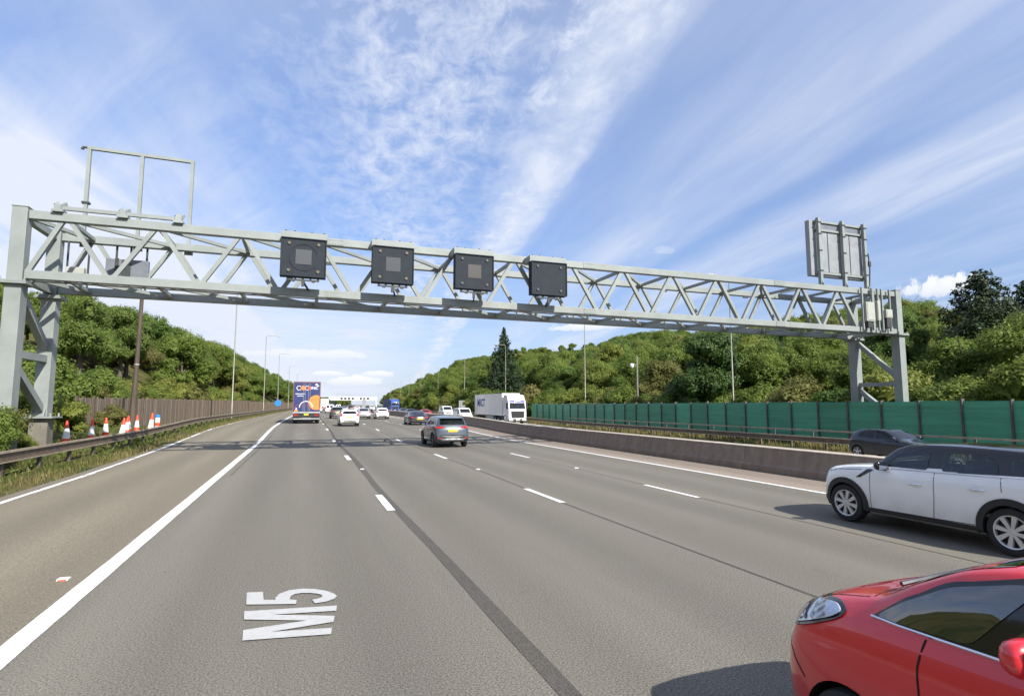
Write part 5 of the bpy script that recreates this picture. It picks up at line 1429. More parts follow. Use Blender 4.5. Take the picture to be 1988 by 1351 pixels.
# ---- panel van
VAN = dict(L=4.97, W=1.98, r=0.335, ra=0.37, axles=(0.96,3.90), rim='steel', rimm='galv', crown=0.05,
  top=[(0,0.72),(0.04,0.92),(0.15,1.03),(0.7,1.18),(0.9,1.26),(1.35,1.62),(1.75,1.90),(2.1,1.965),(3.0,1.98),(4.6,1.96),(4.86,1.93),(4.94,1.85),(4.97,1.6)],
  bot=[(0,0.40),(0.05,0.28),(0.4,0.22),(4.5,0.25),(4.9,0.32),(4.97,0.36)],
  belt=[(0,0.62),(0.15,0.92),(0.7,1.08),(1.2,1.13),(4.8,1.15),(4.97,1.12)],
  w=[(0,0.74),(0.1,0.85),(0.4,0.95),(0.9,1.0),(4.6,1.0),(4.97,0.95)],
  wt=[(0,0.82),(0.8,0.84),(1.2,0.85),(1.9,0.84),(4.97,0.84)],
  dense=[(0.8,1.8)], fbow=0.2,
  sidewin=[[(1.20,1.18),(1.5,1.45),(1.75,1.66),(2.05,1.70),(2.10,1.16)]],
  wind=[(-0.78,1.28),(0.78,1.28),(0.72,1.82),(-0.72,1.82)], rearwin=None,
  seams=[[(1.12,1.1),(1.12,0.35)],[(2.2,1.8),(2.2,0.35)]], handles=[(2.0,1.0)], mirror=(1.28,1.22,1.5), mirrorm='black',
  patches=[('headlight',[(0.55,0.80),(0.86,0.86),(0.84,1.04),(0.62,0.98)],'front','lens',0.012,0.03),
           ('grille',[(-0.46,0.66),(0.46,0.66),(0.50,0.84),(-0.50,0.84)],'front','black',0.012,0.03),
           ('lower_bumper',[(-0.7,0.34),(0.7,0.34),(0.7,0.48),(-0.7,0.48)],'front','black',0.01,0.03),
           ('tail_light',[(0.82,0.9),(0.93,0.9),(0.93,1.4),(0.84,1.4)],'rear','redlens',0.01,0.02),
           ('rear_window',[(0.08,1.2),(0.7,1.2),(0.66,1.7),(0.08,1.7)],'rear','glass',0.01,0.02)],
  plates=[(1,'wplate',0.55),(-1,'yplate',0.62)])
del VAN['rearwin']

# ---- box lorry (rear view) and articulated lorry (front view)
def lorry_wheel(parent, x, y, r, w, sgn, dual=False):
    b = MB()
    for k in range(2 if dual else 1):
        dx = -sgn*k*(w+0.03)
        b.lathe([(r*0.58,dx-w/2),(r*0.9,dx-w/2),(r,dx-w/2+0.04),(r,dx+w/2-0.04),(r*0.9,dx+w/2),(r*0.58,dx+w/2),(r*0.58,dx-w/2)], 30, 'x')
    t = b.build('wheel', M['rubber'], parent, smooth=True, loc=(x, y, r))
    b = MB(); f = sgn*w/2
    b.lathe([(r*0.58,f),(r*0.5,f-sgn*0.05),(r*0.35,f-sgn*0.08),(r*0.22,f+sgn*0.03),(0,f+sgn*0.05)], 24, 'x'); b.build('rim', M['galv'], t, smooth=True)

M['van_blue'] = pm('trailer_blue', (0.022,0.034,0.125), 0.45, 0, 0.12, 1.5, coat=0.2)
M['van_orange'] = pm('livery_orange', (0.80,0.22,0.045), 0.45, 0, 0.06, 2)
M['van_red'] = pm('livery_red', (0.52,0.09,0.05), 0.45, 0, 0.06, 2)
M['van_edge'] = pm('trailer_frame', (0.17,0.08,0.09), 0.5, 0.1, 0.15, 3)
M['livery_white'] = pm('livery_white', (0.72,0.72,0.76), 0.5, 0, 0.05, 3)
def disc(b, cx, cz, r, y, n=40, clip=None, r0=0.0, a0=0, a1=2*PI, t=0.004):
    pts = []
    for k in range(n+1):
        a = a0+(a1-a0)*k/n; pts.append((cx+r*math.cos(a), cz+r*math.sin(a)))
    if r0 > 0:
        for k in range(n):
            q = []
            for (aa, rr) in ((k,r),(k+1,r),(k+1,r0),(k,r0)):
                a = a0+(a1-a0)*aa/n; q.append((cx+rr*math.cos(a), cz+rr*math.sin(a)))
            if clip: q = [(min(max(x,clip[0]),clip[1]), min(max(z,clip[2]),clip[3])) for x, z in q]
            if abs(sum(q[i][0]*q[(i+1)%4][1]-q[(i+1)%4][0]*q[i][1] for i in range(4))) > 1e-6: b.prism(q, 'y', y, y+t)
        return
    pts = pts[:-1]
    if clip: pts = [(min(max(x,clip[0]),clip[1]), min(max(z,clip[2]),clip[3])) for x, z in pts]
    b.prism(pts, 'y', y, y+t)

def box_lorry():
    Y0 = 61.6; X0 = 0.25
    t = thing('box_lorry', 'dark blue box lorry with orange circle on its rear doors', 'lorry', (X0, Y0, zroad(62)), 0)
    W2 = 1.30; zb, zt = 1.20, 4.20; Lb = 13.0
    b = MB(); b.box(-W2, W2, 0.03, Lb, zb, zt); b.build('box_body', M['van_blue'], t, bevel=0.03)
    b = MB(); b.box(-W2-0.01,-W2+0.07,-0.02,0.05,zb,zt+0.02); b.box(W2-0.07,W2+0.01,-0.02,0.05,zb,zt+0.02); b.box(-W2+0.071,W2-0.071,-0.02,0.05,zt-0.09,zt+0.02)
    b.build('door_frame', M['van_edge'], t)
    for x0, x1 in ((-W2+0.08, -0.015), (0.015, W2-0.08)):
        b = MB(); b.box(x0, x1, 0.0, 0.029, zb+0.03, zt-0.10); d = b.build('rear_door', M['van_blue'], t)
        b = MB()
        for xx in ((x0*0.25+x1*0.75), (x0*0.12+x1*0.88)) if x0 < 0 else ((x0*0.75+x1*0.25), (x0*0.88+x1*0.12)): b.tube([(xx,-0.03,zb+0.05),(xx,-0.03,zt-0.15)], 0.018, 6)
        b.build('lock_rod', M['galv'], d)
    y = -0.006
    CLIP = (-W2+0.09, W2-0.09, zb+0.05, zt-0.12)
    b = MB(); disc(b, 0.93, 2.12, 0.74, y, clip=CLIP); b.build('orange_circle', M['van_orange'], t)
    b = MB(); disc(b, -0.05, 1.62, 0.66, y-0.003, 40, CLIP, 0.585, 0.0, PI); b.build('white_ring', M['livery_white'], t)
    b = MB(); disc(b, -0.75, 1.45, 0.46, y-0.001, 40, CLIP, 0.44, 0.0, PI); disc(b, 0.62, 1.9, 0.55, y-0.009, 40, CLIP, 0.53, 1.2, 4.4); b.build('thin_ring', M['van_red'], t)
    b = MB(); b.box(-1.02,-0.90,y,y+0.004,1.26,1.58); b.build('white_mark', M['livery_white'], t)
    b = MB(); b.box(-1.14,-0.80,y-0.002,y+0.002,1.24,1.38); b.build('orange_mark', M['van_orange'], t)
    # lettering row: ring, disc, ring, disc, letters
    b = MB(); disc(b, -0.76, 3.58, 0.235, y, 36, None, 0.185, 0.7, 2*PI-0.7); disc(b, 0.05, 3.58, 0.235, y-0.002, 36, None, 0.19, 0.7, 2*PI-0.7); b.build('white_ring', M['livery_white'], t)
    b = MB(); disc(b, -0.37, 3.58, 0.225, y); b.build('orange_circle', M['van_orange'], t)
    b = MB(); disc(b, 0.22, 3.58, 0.19, y-0.006); b.build('red_circle', M['van_red'], t)
    lettering('INIC', 0.40, M['livery_white'], (0.74, y-0.004, 3.57), (PI/2,0,0), t, 'lettering', 0.86, 0.003)
    b = MB(); random.seed(5)
    for z, x0, x1 in ((2.98,-1.08,-0.12),(2.78,-0.92,-0.30)):
        x = x0
        while x < x1:
            w = random.uniform(0.03,0.075); b.box(x, min(x+w,x1), y, y+0.004, z-0.03, z+0.03+random.choice((0,0,0.015))); x += w+0.014
    b.build('small_lettering', M['livery_white'], t)
    b = MB(); b.box(0.80,1.0,y,y+0.004,3.86,4.02); b.box(0.93,1.16,y,y+0.004,3.80,3.86); b.build('corner_mark', M['livery_white'], t)
    # rear under-structure
    b = MB(); b.box(-W2,W2,-0.05,0.10,zb-0.16,zb-0.005); b.build('tail_beam', M['galv'], t, bevel=0.01)
    b = MB(); b.box(-W2+0.04,W2-0.04,0.0,0.10,0.62,zb-0.165); b.build('light_panel', M['black'], t)
    for sx in (-1, 1):
        b = MB(); b.box(min(sx*0.78,sx*1.20),max(sx*0.78,sx*1.20),-0.03,0.0,0.80,0.93); b.build('tail_light', M['redlens'], t)
        b = MB(); b.box(min(sx*0.45,sx*1.24),max(sx*0.45,sx*1.24),0.25,0.27,0.25,0.62); b.build('mudflap', M['rubber'], t)
    b = MB(); b.box(-0.22,0.22,-0.03,0.0,0.84,1.0); b.build('number_plate', M['yplate'], t)
    b = MB(); b.box(-1.22,1.22,0.02,0.14,0.42,0.54); b.build('bumper_bar', M['galv'], t, bevel=0.01)
    b = MB(); b.box(-0.9,0.9,0.2,Lb+0.5,0.85,1.19); b.build('chassis', M['black'], t)
    for yy in (0.9, 2.2, 3.5):
        for sx in (-1, 1): lorry_wheel(t, sx*1.08, yy, 0.5, 0.36, sx)
    for sx in (-1, 1): lorry_wheel(t, sx*1.05, Lb+1.5, 0.5, 0.32, sx)
    b = MB(); b.prism([(Lb+0.6,0.6),(Lb+2.8,0.6),(Lb+2.85,1.7),(Lb+2.6,2.9),(Lb+2.1,3.5),(Lb+0.6,3.6)], 'x', -1.22, 1.22); b.build('cab', M['van_blue'], t, bevel=0.06)
    t.rotation_euler.z = -0.006
box_lorry()

def artic(name, label, X, Yf, z, rz, trailer, cabm, visor, text=None, scale=1.0, Lt=13.4, group=None):
    """cab faces local +Y; origin below the front bumper"""
    t = thing(name, label, 'lorry', (X, Yf, z), rz, group)
    # cab outline (y back from the front, z)
    prof = [(0.02,0.42),(0.0,0.9),(-0.02,1.55),(-0.06,1.95),(-0.24,2.78),(-0.34,2.98),(-0.75,3.62),(-1.1,3.80),(-2.25,3.86),(-2.25,1.05),(-1.95,1.0),(-1.9,0.55),(-0.55,0.38)]
    bm = MB(); n = len(prof); xs = [(-1.25,-0.10),(-1.2,-0.02),(-0.9,0.03),(0,0.07),(0.9,0.03),(1.2,-0.02),(1.25,-0.10)]
    v = []; f = []
    for x, dy in xs:
        for (y, zz) in prof:
            k = 1.0 if y > -0.8 else 0
            v.append((x*(1-0.05*max(0,(zz-2.9))), y+dy*k, zz))
    for i in range(len(xs)-1):
        for k in range(n):
            a = i*n+k; b = i*n+(k+1)%n; f.append((a, a+n, b+n, b))
    f.append(tuple(range(n))); f.append(tuple((len(xs)-1)*n+k for k in reversed(range(n))))
    bm.v = v; bm.f = f
    cab = bm.build('cab', cabm, t, smooth=True, bevel=0.03)
    bv = bvh_of(cab.data)
    def FP(nm, poly, m, off=0.012, ax='front', sd=1):
        return patch_obj(nm, [patch(bv, poly, ax, off, 0.12, 0, sd, 0.02)], m, t)
    FP('windscreen', corner_round([(-1.10,1.98),(1.10,1.98),(1.04,2.76),(-1.04,2.76)],0.08), M['glass'])
    FP('sun_visor', [(-1.08,2.82),(1.08,2.82),(1.02,2.98),(0.98,3.12),(-0.98,3.12),(-1.02,2.98)], visor, 0.05)
    if text: pass
    b = MB(); b.box(-0.42,0.42,-0.12,-0.10,2.93,3.04); b.build('visor_lettering', M['livery_white'], t)
    b = MB(); b.prism([(-0.62,3.25),(-0.5,3.25),(-0.78,3.56),(-0.9,3.56)], 'x', -0.5, 0.5); b.build('roof_window', M['glass'], t)
    FP('grille', corner_round([(-0.86,0.78),(0.86,0.78),(0.94,1.68),(-0.94,1.68)],0.06), M['black'])
    b = MB()
    for k in range(5): b.box(-0.84,0.84,0.085,0.105,0.84+k*0.17,0.87+k*0.17)
    b.build('grille_bar', M['bracket'], t)
    FP('lower_grille', [(-0.62,0.46),(0.62,0.46),(0.70,0.68),(-0.70,0.68)], M['black'])
    for sx in (-1, 1):
        q = [(sx*0.92,0.62),(sx*1.16,0.66),(sx*1.16,0.92),(sx*0.97,0.86)]
        FP('headlight', q, M['lens'])
        b = MB(); b.box(min(sx*1.27,sx*1.46),max(sx*1.27,sx*1.46),-0.35,-0.10,1.95,2.78); b.bar((sx*1.1,-0.3,2.72),(sx*1.4,-0.25,2.72),0.06,0.06); b.build('door_mirror', M['black'], t, bevel=0.04)
        FP('side_window', corner_round([(0.32,2.0),(1.15,2.0),(1.15,2.70),(0.52,2.72)],0.06), M['glass'], 0.012, 'side', sx)
        b = MB(); b.box(min(sx*0.95,sx*1.262),max(sx*0.95,sx*1.262),-0.30,-0.0,0.38,0.58); b.build('step', M['black'], t)
        b = MB(); ring = annulus((-1.38,0.55),0.54,0.66,0.0,PI,16); b.prism(ring,'x',min(sx*1.0,sx*1.27),max(sx*1.0,sx*1.27)); b.build('wheel_arch', M['black'], t)
        lorry_wheel(t, sx*1.08, -1.38, 0.5, 0.33, sx)
        for yy in (-4.3,-5.6): lorry_wheel(t, sx*1.08, yy, 0.5, 0.33, sx)
        for yy in (-Lt+0.3,-Lt+1.6,-Lt-1.0): lorry_wheel(t, sx*1.08, yy, 0.48, 0.36, sx)
        b = MB(); b.box(min(sx*1.0,sx*1.2),max(sx*1.0,sx*1.2),-9.6,-6.6,0.5,0.95); b.build('side_guard', M['galv'], t)
        b = MB(); b.box(min(sx*0.98,sx*1.22),max(sx*0.98,sx*1.22),-3.5,-2.3,0.45,1.0); b.build('fuel_tank', M['bracket'], t, bevel=0.04)
    b = MB(); b.box(-0.26,0.26,0.08,0.10,0.5,0.62); b.build('number_plate', M['wplate'], t)
    b = MB(); b.box(-0.85,0.85,-6.5,-0.6,0.7,1.0); b.box(-0.8,0.8,-Lt-1.9,-3.3,0.95,1.12); b.build('chassis', M['black'], t)
    b = MB(); b.box(-1.26,1.26,-Lt-2.4,-2.65,1.14,4.02); b.build('trailer_box', trailer, t, bevel=0.03)
    b = MB(); b.box(-1.29,1.29,-Lt-2.4,-2.62,1.06,1.139); b.box(-1.275,1.275,-Lt-2.41,-2.63,4.021,4.06)
    b.box(-1.282,-1.262,-2.75,-2.62,1.14,4.02); b.box(1.262,1.282,-2.75,-2.62,1.14,4.02)
    b.build('trailer_rail', M['white'] if trailer != M['livery_blue'] else M['galv'], t)
    if text:
        for sx in (1, -1):
            lettering(text, 1.5, M['letter_blue'], (sx*1.268, -12.4, 2.75), (PI/2, 0, PI/2*sx), t, 'lettering', 0.95, 0.004)
    t.scale = (scale,)*3
    return t
M['letter_blue'] = pm('letter_blue', (0.02,0.09,0.32), 0.5, 0, 0.15, 4)
M['livery_blue'] = pm('curtain_blue', (0.055,0.10,0.22), 0.6, 0, 0.2, 1.5)
M['cab_blue'] = pm('cab_blue', (0.02,0.07,0.33), 0.35, 0, 0.08, 2, coat=0.5)
M['trailer_white'] = pm('trailer_white', (0.88,0.84,0.76), 0.5, 0, 0.06, 0.6)
M['visor_blue'] = pm('visor_blue', (0.06,0.07,0.34), 0.4, 0, 0.1, 4)
artic('articulated_lorry', 'white articulated lorry with large blue letters on its trailer side', 26.4, 70.5, zright(76), PI, M['trailer_white'], M['white'], M['visor_blue'], 'MRCT')
artic('articulated_lorry', 'small distant blue articulated lorry on the far carriageway', 25.0+bend(180)-0.8, 180.0, 0.0, PI+0.03, M['livery_blue'], M['cab_blue'], M['cab_blue'])

zr = zroad
hd = lambda Y: -math.atan(2.4e-4*max(0, Y-35))
car('parked_car' if False else 'crossover_car', 'white crossover with black roof and black wheel arches in the outside lane', 'car', 'cars on the near carriageway', CROSS, (10.66, 6.84, 0.006), 0, M['p_white'])
car('hatchback_car', 'bright red hatchback cut off by the bottom right corner', 'car', 'cars on the near carriageway', REDC, (3.72, 1.345, 0.006), 0, M['p_red'])
car('crossover_car', 'grey crossover with amber number plate seen from behind', 'car', 'cars on the near carriageway', SUV, (7.25, 31.0, 0.006), 0, M['p_grey'])
car('coupe_car', 'low black sports coupe with red tail lights left of the barrier', 'car', 'cars on the near carriageway', COUPE, (10.25, 55.6, zr(55)+0.006), -0.01, M['p_black'])
wh = car('hatchback_car', 'white hatchback with rounded rear window, nearest in the second lane', 'car', 'cars on the near carriageway', HATCH, (3.85, 54.6, zr(54)+0.006), 0, M['p_white'])
car('crossover_car', 'dark grey four by four with yellow plate ahead of the white hatchback', 'car', 'cars on the near carriageway', SUV, (4.35, 84.0, zr(80)+0.006), hd(84), M['p_dgrey'])
sl = car('saloon_car', 'silver saloon driving just right of the nearest white hatchback', 'car', 'cars on the near carriageway', SALOON, (7.60, 80.3, zr(80)+0.006), hd(80), M['p_silver'])
w2 = car('hatchback_car', 'white hatchback with dark lower bumper close to the concrete barrier', 'car', 'cars on the near carriageway', HATCH, (9.85, 79.0, zr(80)+0.006), hd(79), M['p_white'])
nv = car('hatchback_car', 'dark navy hatchback side on behind the concrete barrier', 'car', 'cars on the far carriageway', HATCH, (27.75, 20.6, -0.494), PI, M['p_navy'])
vn = car('panel_van', 'white panel van in front of the white articulated lorry', 'van', 'vans on the motorway', VAN, (22.2, 82.5, zright(82)+0.006), PI, M['p_white'])
rd = car('saloon_car', 'red car approaching on the far carriageway left of the white van', 'car', 'cars on the far carriageway', SALOON, (19.9, 99.0, zright(99)+0.006), PI+hd(99), M['p_red2'])
dk = car('saloon_car', 'black saloon approaching on the far carriageway just left of the red car', 'car', 'cars on the far carriageway', SALOON, (19.7, 112.0, 0.006), PI+hd(112), M['p_black'])
# ------------------------------------------------------------------ more distant traffic (copies repainted per object)
def repaint(root, pm_):
    for c in root.children:
        if c.name.startswith('body') or c.name.startswith('door_mirror'):
            c.material_slots[0].link = 'OBJECT'; c.material_slots[0].material = pm_
    return root
def more(src, X, Y, label, group, pmt=None, far=False, cat=None):
    z = (zroad(Y) if not far else zright(Y))+0.006
    r = dup(src, (X, Y, z), (PI+hd(Y)) if far else hd(Y), label, group)
    if pmt: repaint(r, pmt)
    return r
NG, FG = 'cars on the near carriageway', 'cars on the far carriageway'
def pxX(px, Y):   # lateral position of an image column at a distance, for measuring the photograph's far traffic
    a = math.radians(19.959)+math.atan((px-994)/1112.45); return Y*math.tan(a)
more(vn, pxX(640,142), 142, 'white van far ahead, left of the dark grey four by four', 'vans on the motorway')
more(wh, pxX(693,158), 158, 'small white car far ahead between the silver saloon and the barrier', NG)
more(sl, pxX(681,178), 178, 'small dark car far ahead in the lane by the barrier', NG, M['p_black'])
more(sl, pxX(669,150), 150, 'small pale pink silver car far ahead behind the dark four by four', NG, M['p_silver'])
more(wh, pxX(623,190), 190, 'small teal car far ahead just right of the blue lorry', NG, M['p_teal'])
more(wh, pxX(619,150), 150, 'small white car far ahead peeping past the right side of the blue lorry', NG)
more(sl, pxX(664,205), 205, 'tiny navy car in the far queue of the third lane', NG, M['p_navy'])
more(vn, pxX(657,230), 230, 'tiny white van in the far queue below the distant gantry', 'vans on the motorway')
more(sl, pxX(672,250), 250, 'tiny dark car in the far queue right of the white van', NG, M['p_dgrey'])
more(wh, pxX(650,285), 285, 'tiny white car at the far end of the second lane', NG)
more(vn, pxX(681,300), 300, 'tiny grey van under the right half of the distant gantry', 'vans on the motorway', M['p_grey'])
more(sl, pxX(688,260), 260, 'tiny red car far ahead nearest the barrier', NG, M['p_red2'])
more(dk, pxX(784,125), 125, 'grey car approaching close behind the black saloon on the far carriageway', FG, M['p_grey'], True)
more(rd, pxX(754,160), 160, 'navy car approaching left of the small blue lorry', FG, M['p_navy'], True)
more(nv, pxX(735,185), 185, 'teal car approaching just above the white hatchback by the barrier', FG, M['p_teal'], True)
more(vn, pxX(722,225), 225, 'tiny white van approaching on the far carriageway', 'vans on the motorway', None, True)
more(rd, pxX(713,270), 270, 'tiny black car approaching near the vanishing point', FG, M['p_black'], True)
more(nv, pxX(705,310), 310, 'tiny silver car approaching near the vanishing point', FG, M['p_silver'], True)
more(rd, pxX(744,215), 215, 'tiny silver car approaching between the navy and teal cars', FG, M['p_silver'], True)
mb_ = more(vn, pxX(866,105), 105, 'white recovery van with dark cab windows left of the white panel van', 'vans on the motorway', None, True)
def tail_lorry(px, Y, label, boxm, lowm):
    X = pxX(px, Y)
    t = thing('box_lorry', label, 'lorry', (X, Y, zroad(Y)), hd(Y))
    b = MB(); b.box(-1.25,1.25,0,8,1.15,3.9); b.build('box_body', boxm, t, bevel=0.04)
    b = MB(); b.box(-1.2,1.2,0.02,0.2,0.45,1.149); b.build('light_panel', lowm, t)
    b = MB(); b.prism([(8.2,0.5),(10.2,0.5),(10.2,2.0),(9.8,3.2),(8.2,3.3)],'x',-1.2,1.2); b.build('cab', boxm, t)
    for sx in (-1,1):
        for yy in (1.6, 9.3): lorry_wheel(t, sx*1.05, yy, 0.48, 0.34, sx)
tail_lorry(630, 205, 'distant lorry with white box and red lower rear in the queue', M['white'], M['van_red'])
tail_lorry(646, 330, 'tiny distant dark topped lorry below the far gantry', M['signal'], M['black'])

# ------------------------------------------------------------------ vegetation
def leaf_mat(name, c0, c1, c2, translucent=0.48):
    m, nt, b = new_mat(name)
    out = nt.nodes['Material Output']
    oi = N(nt, 'ShaderNodeObjectInfo'); tc = N(nt, 'ShaderNodeTexCoord')
    no = N(nt, 'ShaderNodeTexNoise', i_Scale=0.55, i_Detail=4); L(nt, tc.outputs['Object'], no.inputs['Vector'])
    n2 = N(nt, 'ShaderNodeTexNoise', i_Scale=4.5, i_Detail=2); L(nt, tc.outputs['Object'], n2.inputs['Vector'])
    cr = N(nt, 'ShaderNodeValToRGB'); e = cr.color_ramp.elements
    e[0].position = 0.36; e[0].color = rgb(c0); e[1].position = 0.66; e[1].color = rgb(c1)
    L(nt, no.outputs['Fac'], cr.inputs['Fac'])
    mx = N(nt, 'ShaderNodeMix', data_type='RGBA'); mx.inputs['B'].default_value = rgb(c2)
    mr = N(nt, 'ShaderNodeMapRange'); mr.inputs['From Min'].default_value = 0.55; mr.inputs['From Max'].default_value = 1.0; mr.inputs['To Max'].default_value = 0.7
    L(nt, oi.outputs['Random'], mr.inputs['Value']); L(nt, mr.outputs['Result'], mx.inputs['Factor']); L(nt, cr.outputs['Color'], mx.inputs['A'])
    mr2 = N(nt, 'ShaderNodeMapRange'); mr2.inputs['From Min'].default_value = 0.3; mr2.inputs['From Max'].default_value = 0.7; mr2.inputs['To Min'].default_value = 0.86; mr2.inputs['To Max'].default_value = 1.16
    L(nt, n2.outputs['Fac'], mr2.inputs['Value'])
    mu = N(nt, 'ShaderNodeMix', data_type='RGBA', blend_type='MULTIPLY'); mu.inputs['Factor'].default_value = 1
    L(nt, mx.outputs['Result'], mu.inputs['A']); L(nt, mr2.outputs['Result'], mu.inputs['B'])
    L(nt, mu.outputs['Result'], b.inputs['Base Color']); b.inputs['Roughness'].default_value = 0.55; b.inputs['Specular IOR Level'].default_value = 0.25
    tl = N(nt, 'ShaderNodeBsdfTranslucent'); L(nt, mu.outputs['Result'], tl.inputs['Color'])
    ms = N(nt, 'ShaderNodeMixShader'); ms.inputs[0].default_value = translucent
    L(nt, b.outputs[0], ms.inputs[1]); L(nt, tl.outputs[0], ms.inputs[2]); L(nt, ms.outputs[0], out.inputs['Surface'])
    return m
LM = {
 'mid': leaf_mat('leaf_mid', (0.125,0.185,0.036), (0.20,0.262,0.052), (0.235,0.27,0.062)),
 'yellow': leaf_mat('leaf_yellow', (0.175,0.218,0.042), (0.25,0.28,0.06), (0.265,0.27,0.072)),
 'dark': leaf_mat('leaf_dark', (0.085,0.150,0.032), (0.145,0.21,0.046), (0.175,0.23,0.052)),
 'brown': leaf_mat('leaf_brown', (0.150,0.160,0.044), (0.212,0.212,0.062), (0.235,0.205,0.075)),
 'deep': leaf_mat('leaf_deep', (0.040,0.085,0.020), (0.080,0.130,0.030), (0.10,0.15,0.03), 0.3),
 'needle': leaf_mat('needle_dark', (0.020,0.042,0.018), (0.045,0.072,0.030), (0.05,0.07,0.03), 0.1),
}
M['bark'] = pm('bark', (0.10,0.085,0.065), 0.9, 0, 0.35, 5, stretch=(2,2,0.4))

def leaf_cloud(pts, nrm, size, jitter, r):
    """quads at pts (n,3) facing nrm with jitter; returns verts, faces"""
    n = len(pts)
    d = nrm + r.normal(0, jitter, (n,3)); d /= np.linalg.norm(d, axis=1)[:,None]
    u = np.cross(d, r.normal(0, 1, (n,3))); u /= np.linalg.norm(u, axis=1)[:,None]+1e-9
    v = np.cross(d, u)
    s = size*r.uniform(0.6, 1.35, n)[:,None]
    a = pts-u*s; b = pts+v*s*0.55; c = pts+u*s; e = pts-v*s*0.55
    vs = np.stack([a,b,c,e], 1).reshape(-1,3)
    return vs
def quads_mesh(name, parts, mats):
    """parts: list of (verts(4n,3), material index)"""
    vs = np.concatenate([p[0] for p in parts]); nq = len(vs)//4
    me = bpy.data.meshes.new(name)
    me.vertices.add(len(vs)); me.vertices.foreach_set('co', vs.astype(np.float32).ravel())
    me.loops.add(nq*4); me.loops.foreach_set('vertex_index', np.arange(nq*4, dtype=np.int32))
    me.polygons.add(nq); me.polygons.foreach_set('loop_start', np.arange(0, nq*4, 4, dtype=np.int32))
    mi = np.concatenate([np.full(len(p[0])//4, p[1], dtype=np.int32) for p in parts])
    me.polygons.foreach_set('material_index', mi)
    for m in mats: me.materials.append(m)
    me.update(calc_edges=True); me.validate()
    return me

def crown_mesh(seed, rx, rz, nl, nleaf, ls, mat, flat=0.0):
    """foliage as many leaf clusters over a dozen or more lobes; crown base at z=0"""
    r = np.random.default_rng(seed)
    lobes = []
    for k in range(nl):
        a = r.uniform(0, 2*PI); h = r.uniform(0.12, 0.93)
        prof = math.sin(PI*min(1, max(0.05, h*0.86+0.14)))**0.6
        q = rx*prof*math.sqrt(r.uniform(0.12, 1.0))*0.74
        lr = rx*r.uniform(0.24, 0.42)
        lobes.append((q*math.cos(a), q*math.sin(a), h*rz*0.88, lr))
    P = []; Nn = []
    w = np.array([l[3]**2 for l in lobes]); w /= w.sum()
    for l, k in zip(lobes, (w*nleaf).astype(int)):
        # clusters on the lobe, leaves round each cluster
        nc = max(4, k//14)
        d = r.normal(0, 1, (nc,3)); d[:,2] = np.abs(d[:,2])*0.9+d[:,2]*0.25; d /= np.linalg.norm(d, axis=1)[:,None]
        cpos = np.array(l[:3])+d*l[3]*r.uniform(0.86, 1.06, nc)[:,None]*np.array([1,1,0.82])
        idx = r.integers(0, nc, k)
        off = r.normal(0, l[3]*0.13, (k,3))
        p = cpos[idx]+off
        P.append(p); nn = (p-np.array(l[:3])); nn /= np.linalg.norm(nn, axis=1)[:,None]+1e-6
        Nn.append(nn+np.array([0,0,0.35]))
    P = np.concatenate(P); Nn = np.concatenate(Nn); Nn /= np.linalg.norm(Nn, axis=1)[:,None]
    P[:,2] = np.maximum(P[:,2], -0.15*rz)
    parts = [(leaf_cloud(P, Nn, ls, 0.42, r), 0)]
    # inner dense mass so a crown is not see-through everywhere
    K = []; KN = []
    for l in lobes:
        k = 60; d = r.normal(0,1,(k,3)); d /= np.linalg.norm(d,axis=1)[:,None]
        K.append(np.array(l[:3])+d*l[3]*0.62); KN.append(d)
    parts.append((leaf_cloud(np.concatenate(K), np.concatenate(KN), ls*3.6, 0.3, r), 0))
    return quads_mesh('crown', parts, [mat])

def trunk_mesh(seed, h, r0, nb=5):
    r = random.Random(seed); b = MB()
    pts = [(0,0,-0.6)]; x = y = 0
    for k in range(1,6):
        x += r.uniform(-0.12,0.12); y += r.uniform(-0.12,0.12); pts.append((x,y,h*k/5))
    b.tube(pts, [r0*1.25, r0, r0*0.85, r0*0.7, r0*0.5, r0*0.3], 8)
    for k in range(nb):
        i = r.choice((2,3,4)); p = pts[i]; a = r.uniform(0,2*PI); l = h*r.uniform(0.25,0.45)
        q = (p[0]+l*0.6*math.cos(a), p[1]+l*0.6*math.sin(a), p[2]+l*0.7); e = (p[0]+l*1.1*math.cos(a), p[1]+l*1.1*math.sin(a), p[2]+l*1.25)
        b.tube([p,q,e], [r0*0.4, r0*0.25, r0*0.1], 6)
    return b.mesh('trunk', M['bark'], True)

VAR = []
spec = [('mid',3.9,6.6),('mid',4.4,7.2),('mid',3.6,6.0),('yellow',3.7,5.6),('yellow',3.2,5.2),('dark',4.2,7.0),('dark',3.6,6.6),('brown',3.6,5.6),('mid',4.8,6.4)]
for i, (k, rx, rz) in enumerate(spec):
    VAR.append((k, crown_mesh(100+i, rx, rz, 26, 21000, 0.108, LM[k]), rz))
TRUNKS = [trunk_mesh(i, 6.0, 0.24) for i in range(3)]
NEARB = [crown_mesh(300+i, 1.7, 2.3, 15, 15000, 0.042, LM[k]) for i, k in enumerate(('mid','brown'))]
BUSH = [(k, crown_mesh(200+i, 1.7, 2.3, 14, 9000, 0.060, LM[k])) for i, k in enumerate(('mid','yellow','brown','dark','mid','yellow'))]
ADJ = {'mid':'mid green','yellow':'yellow green','dark':'dark green','brown':'olive brown'}

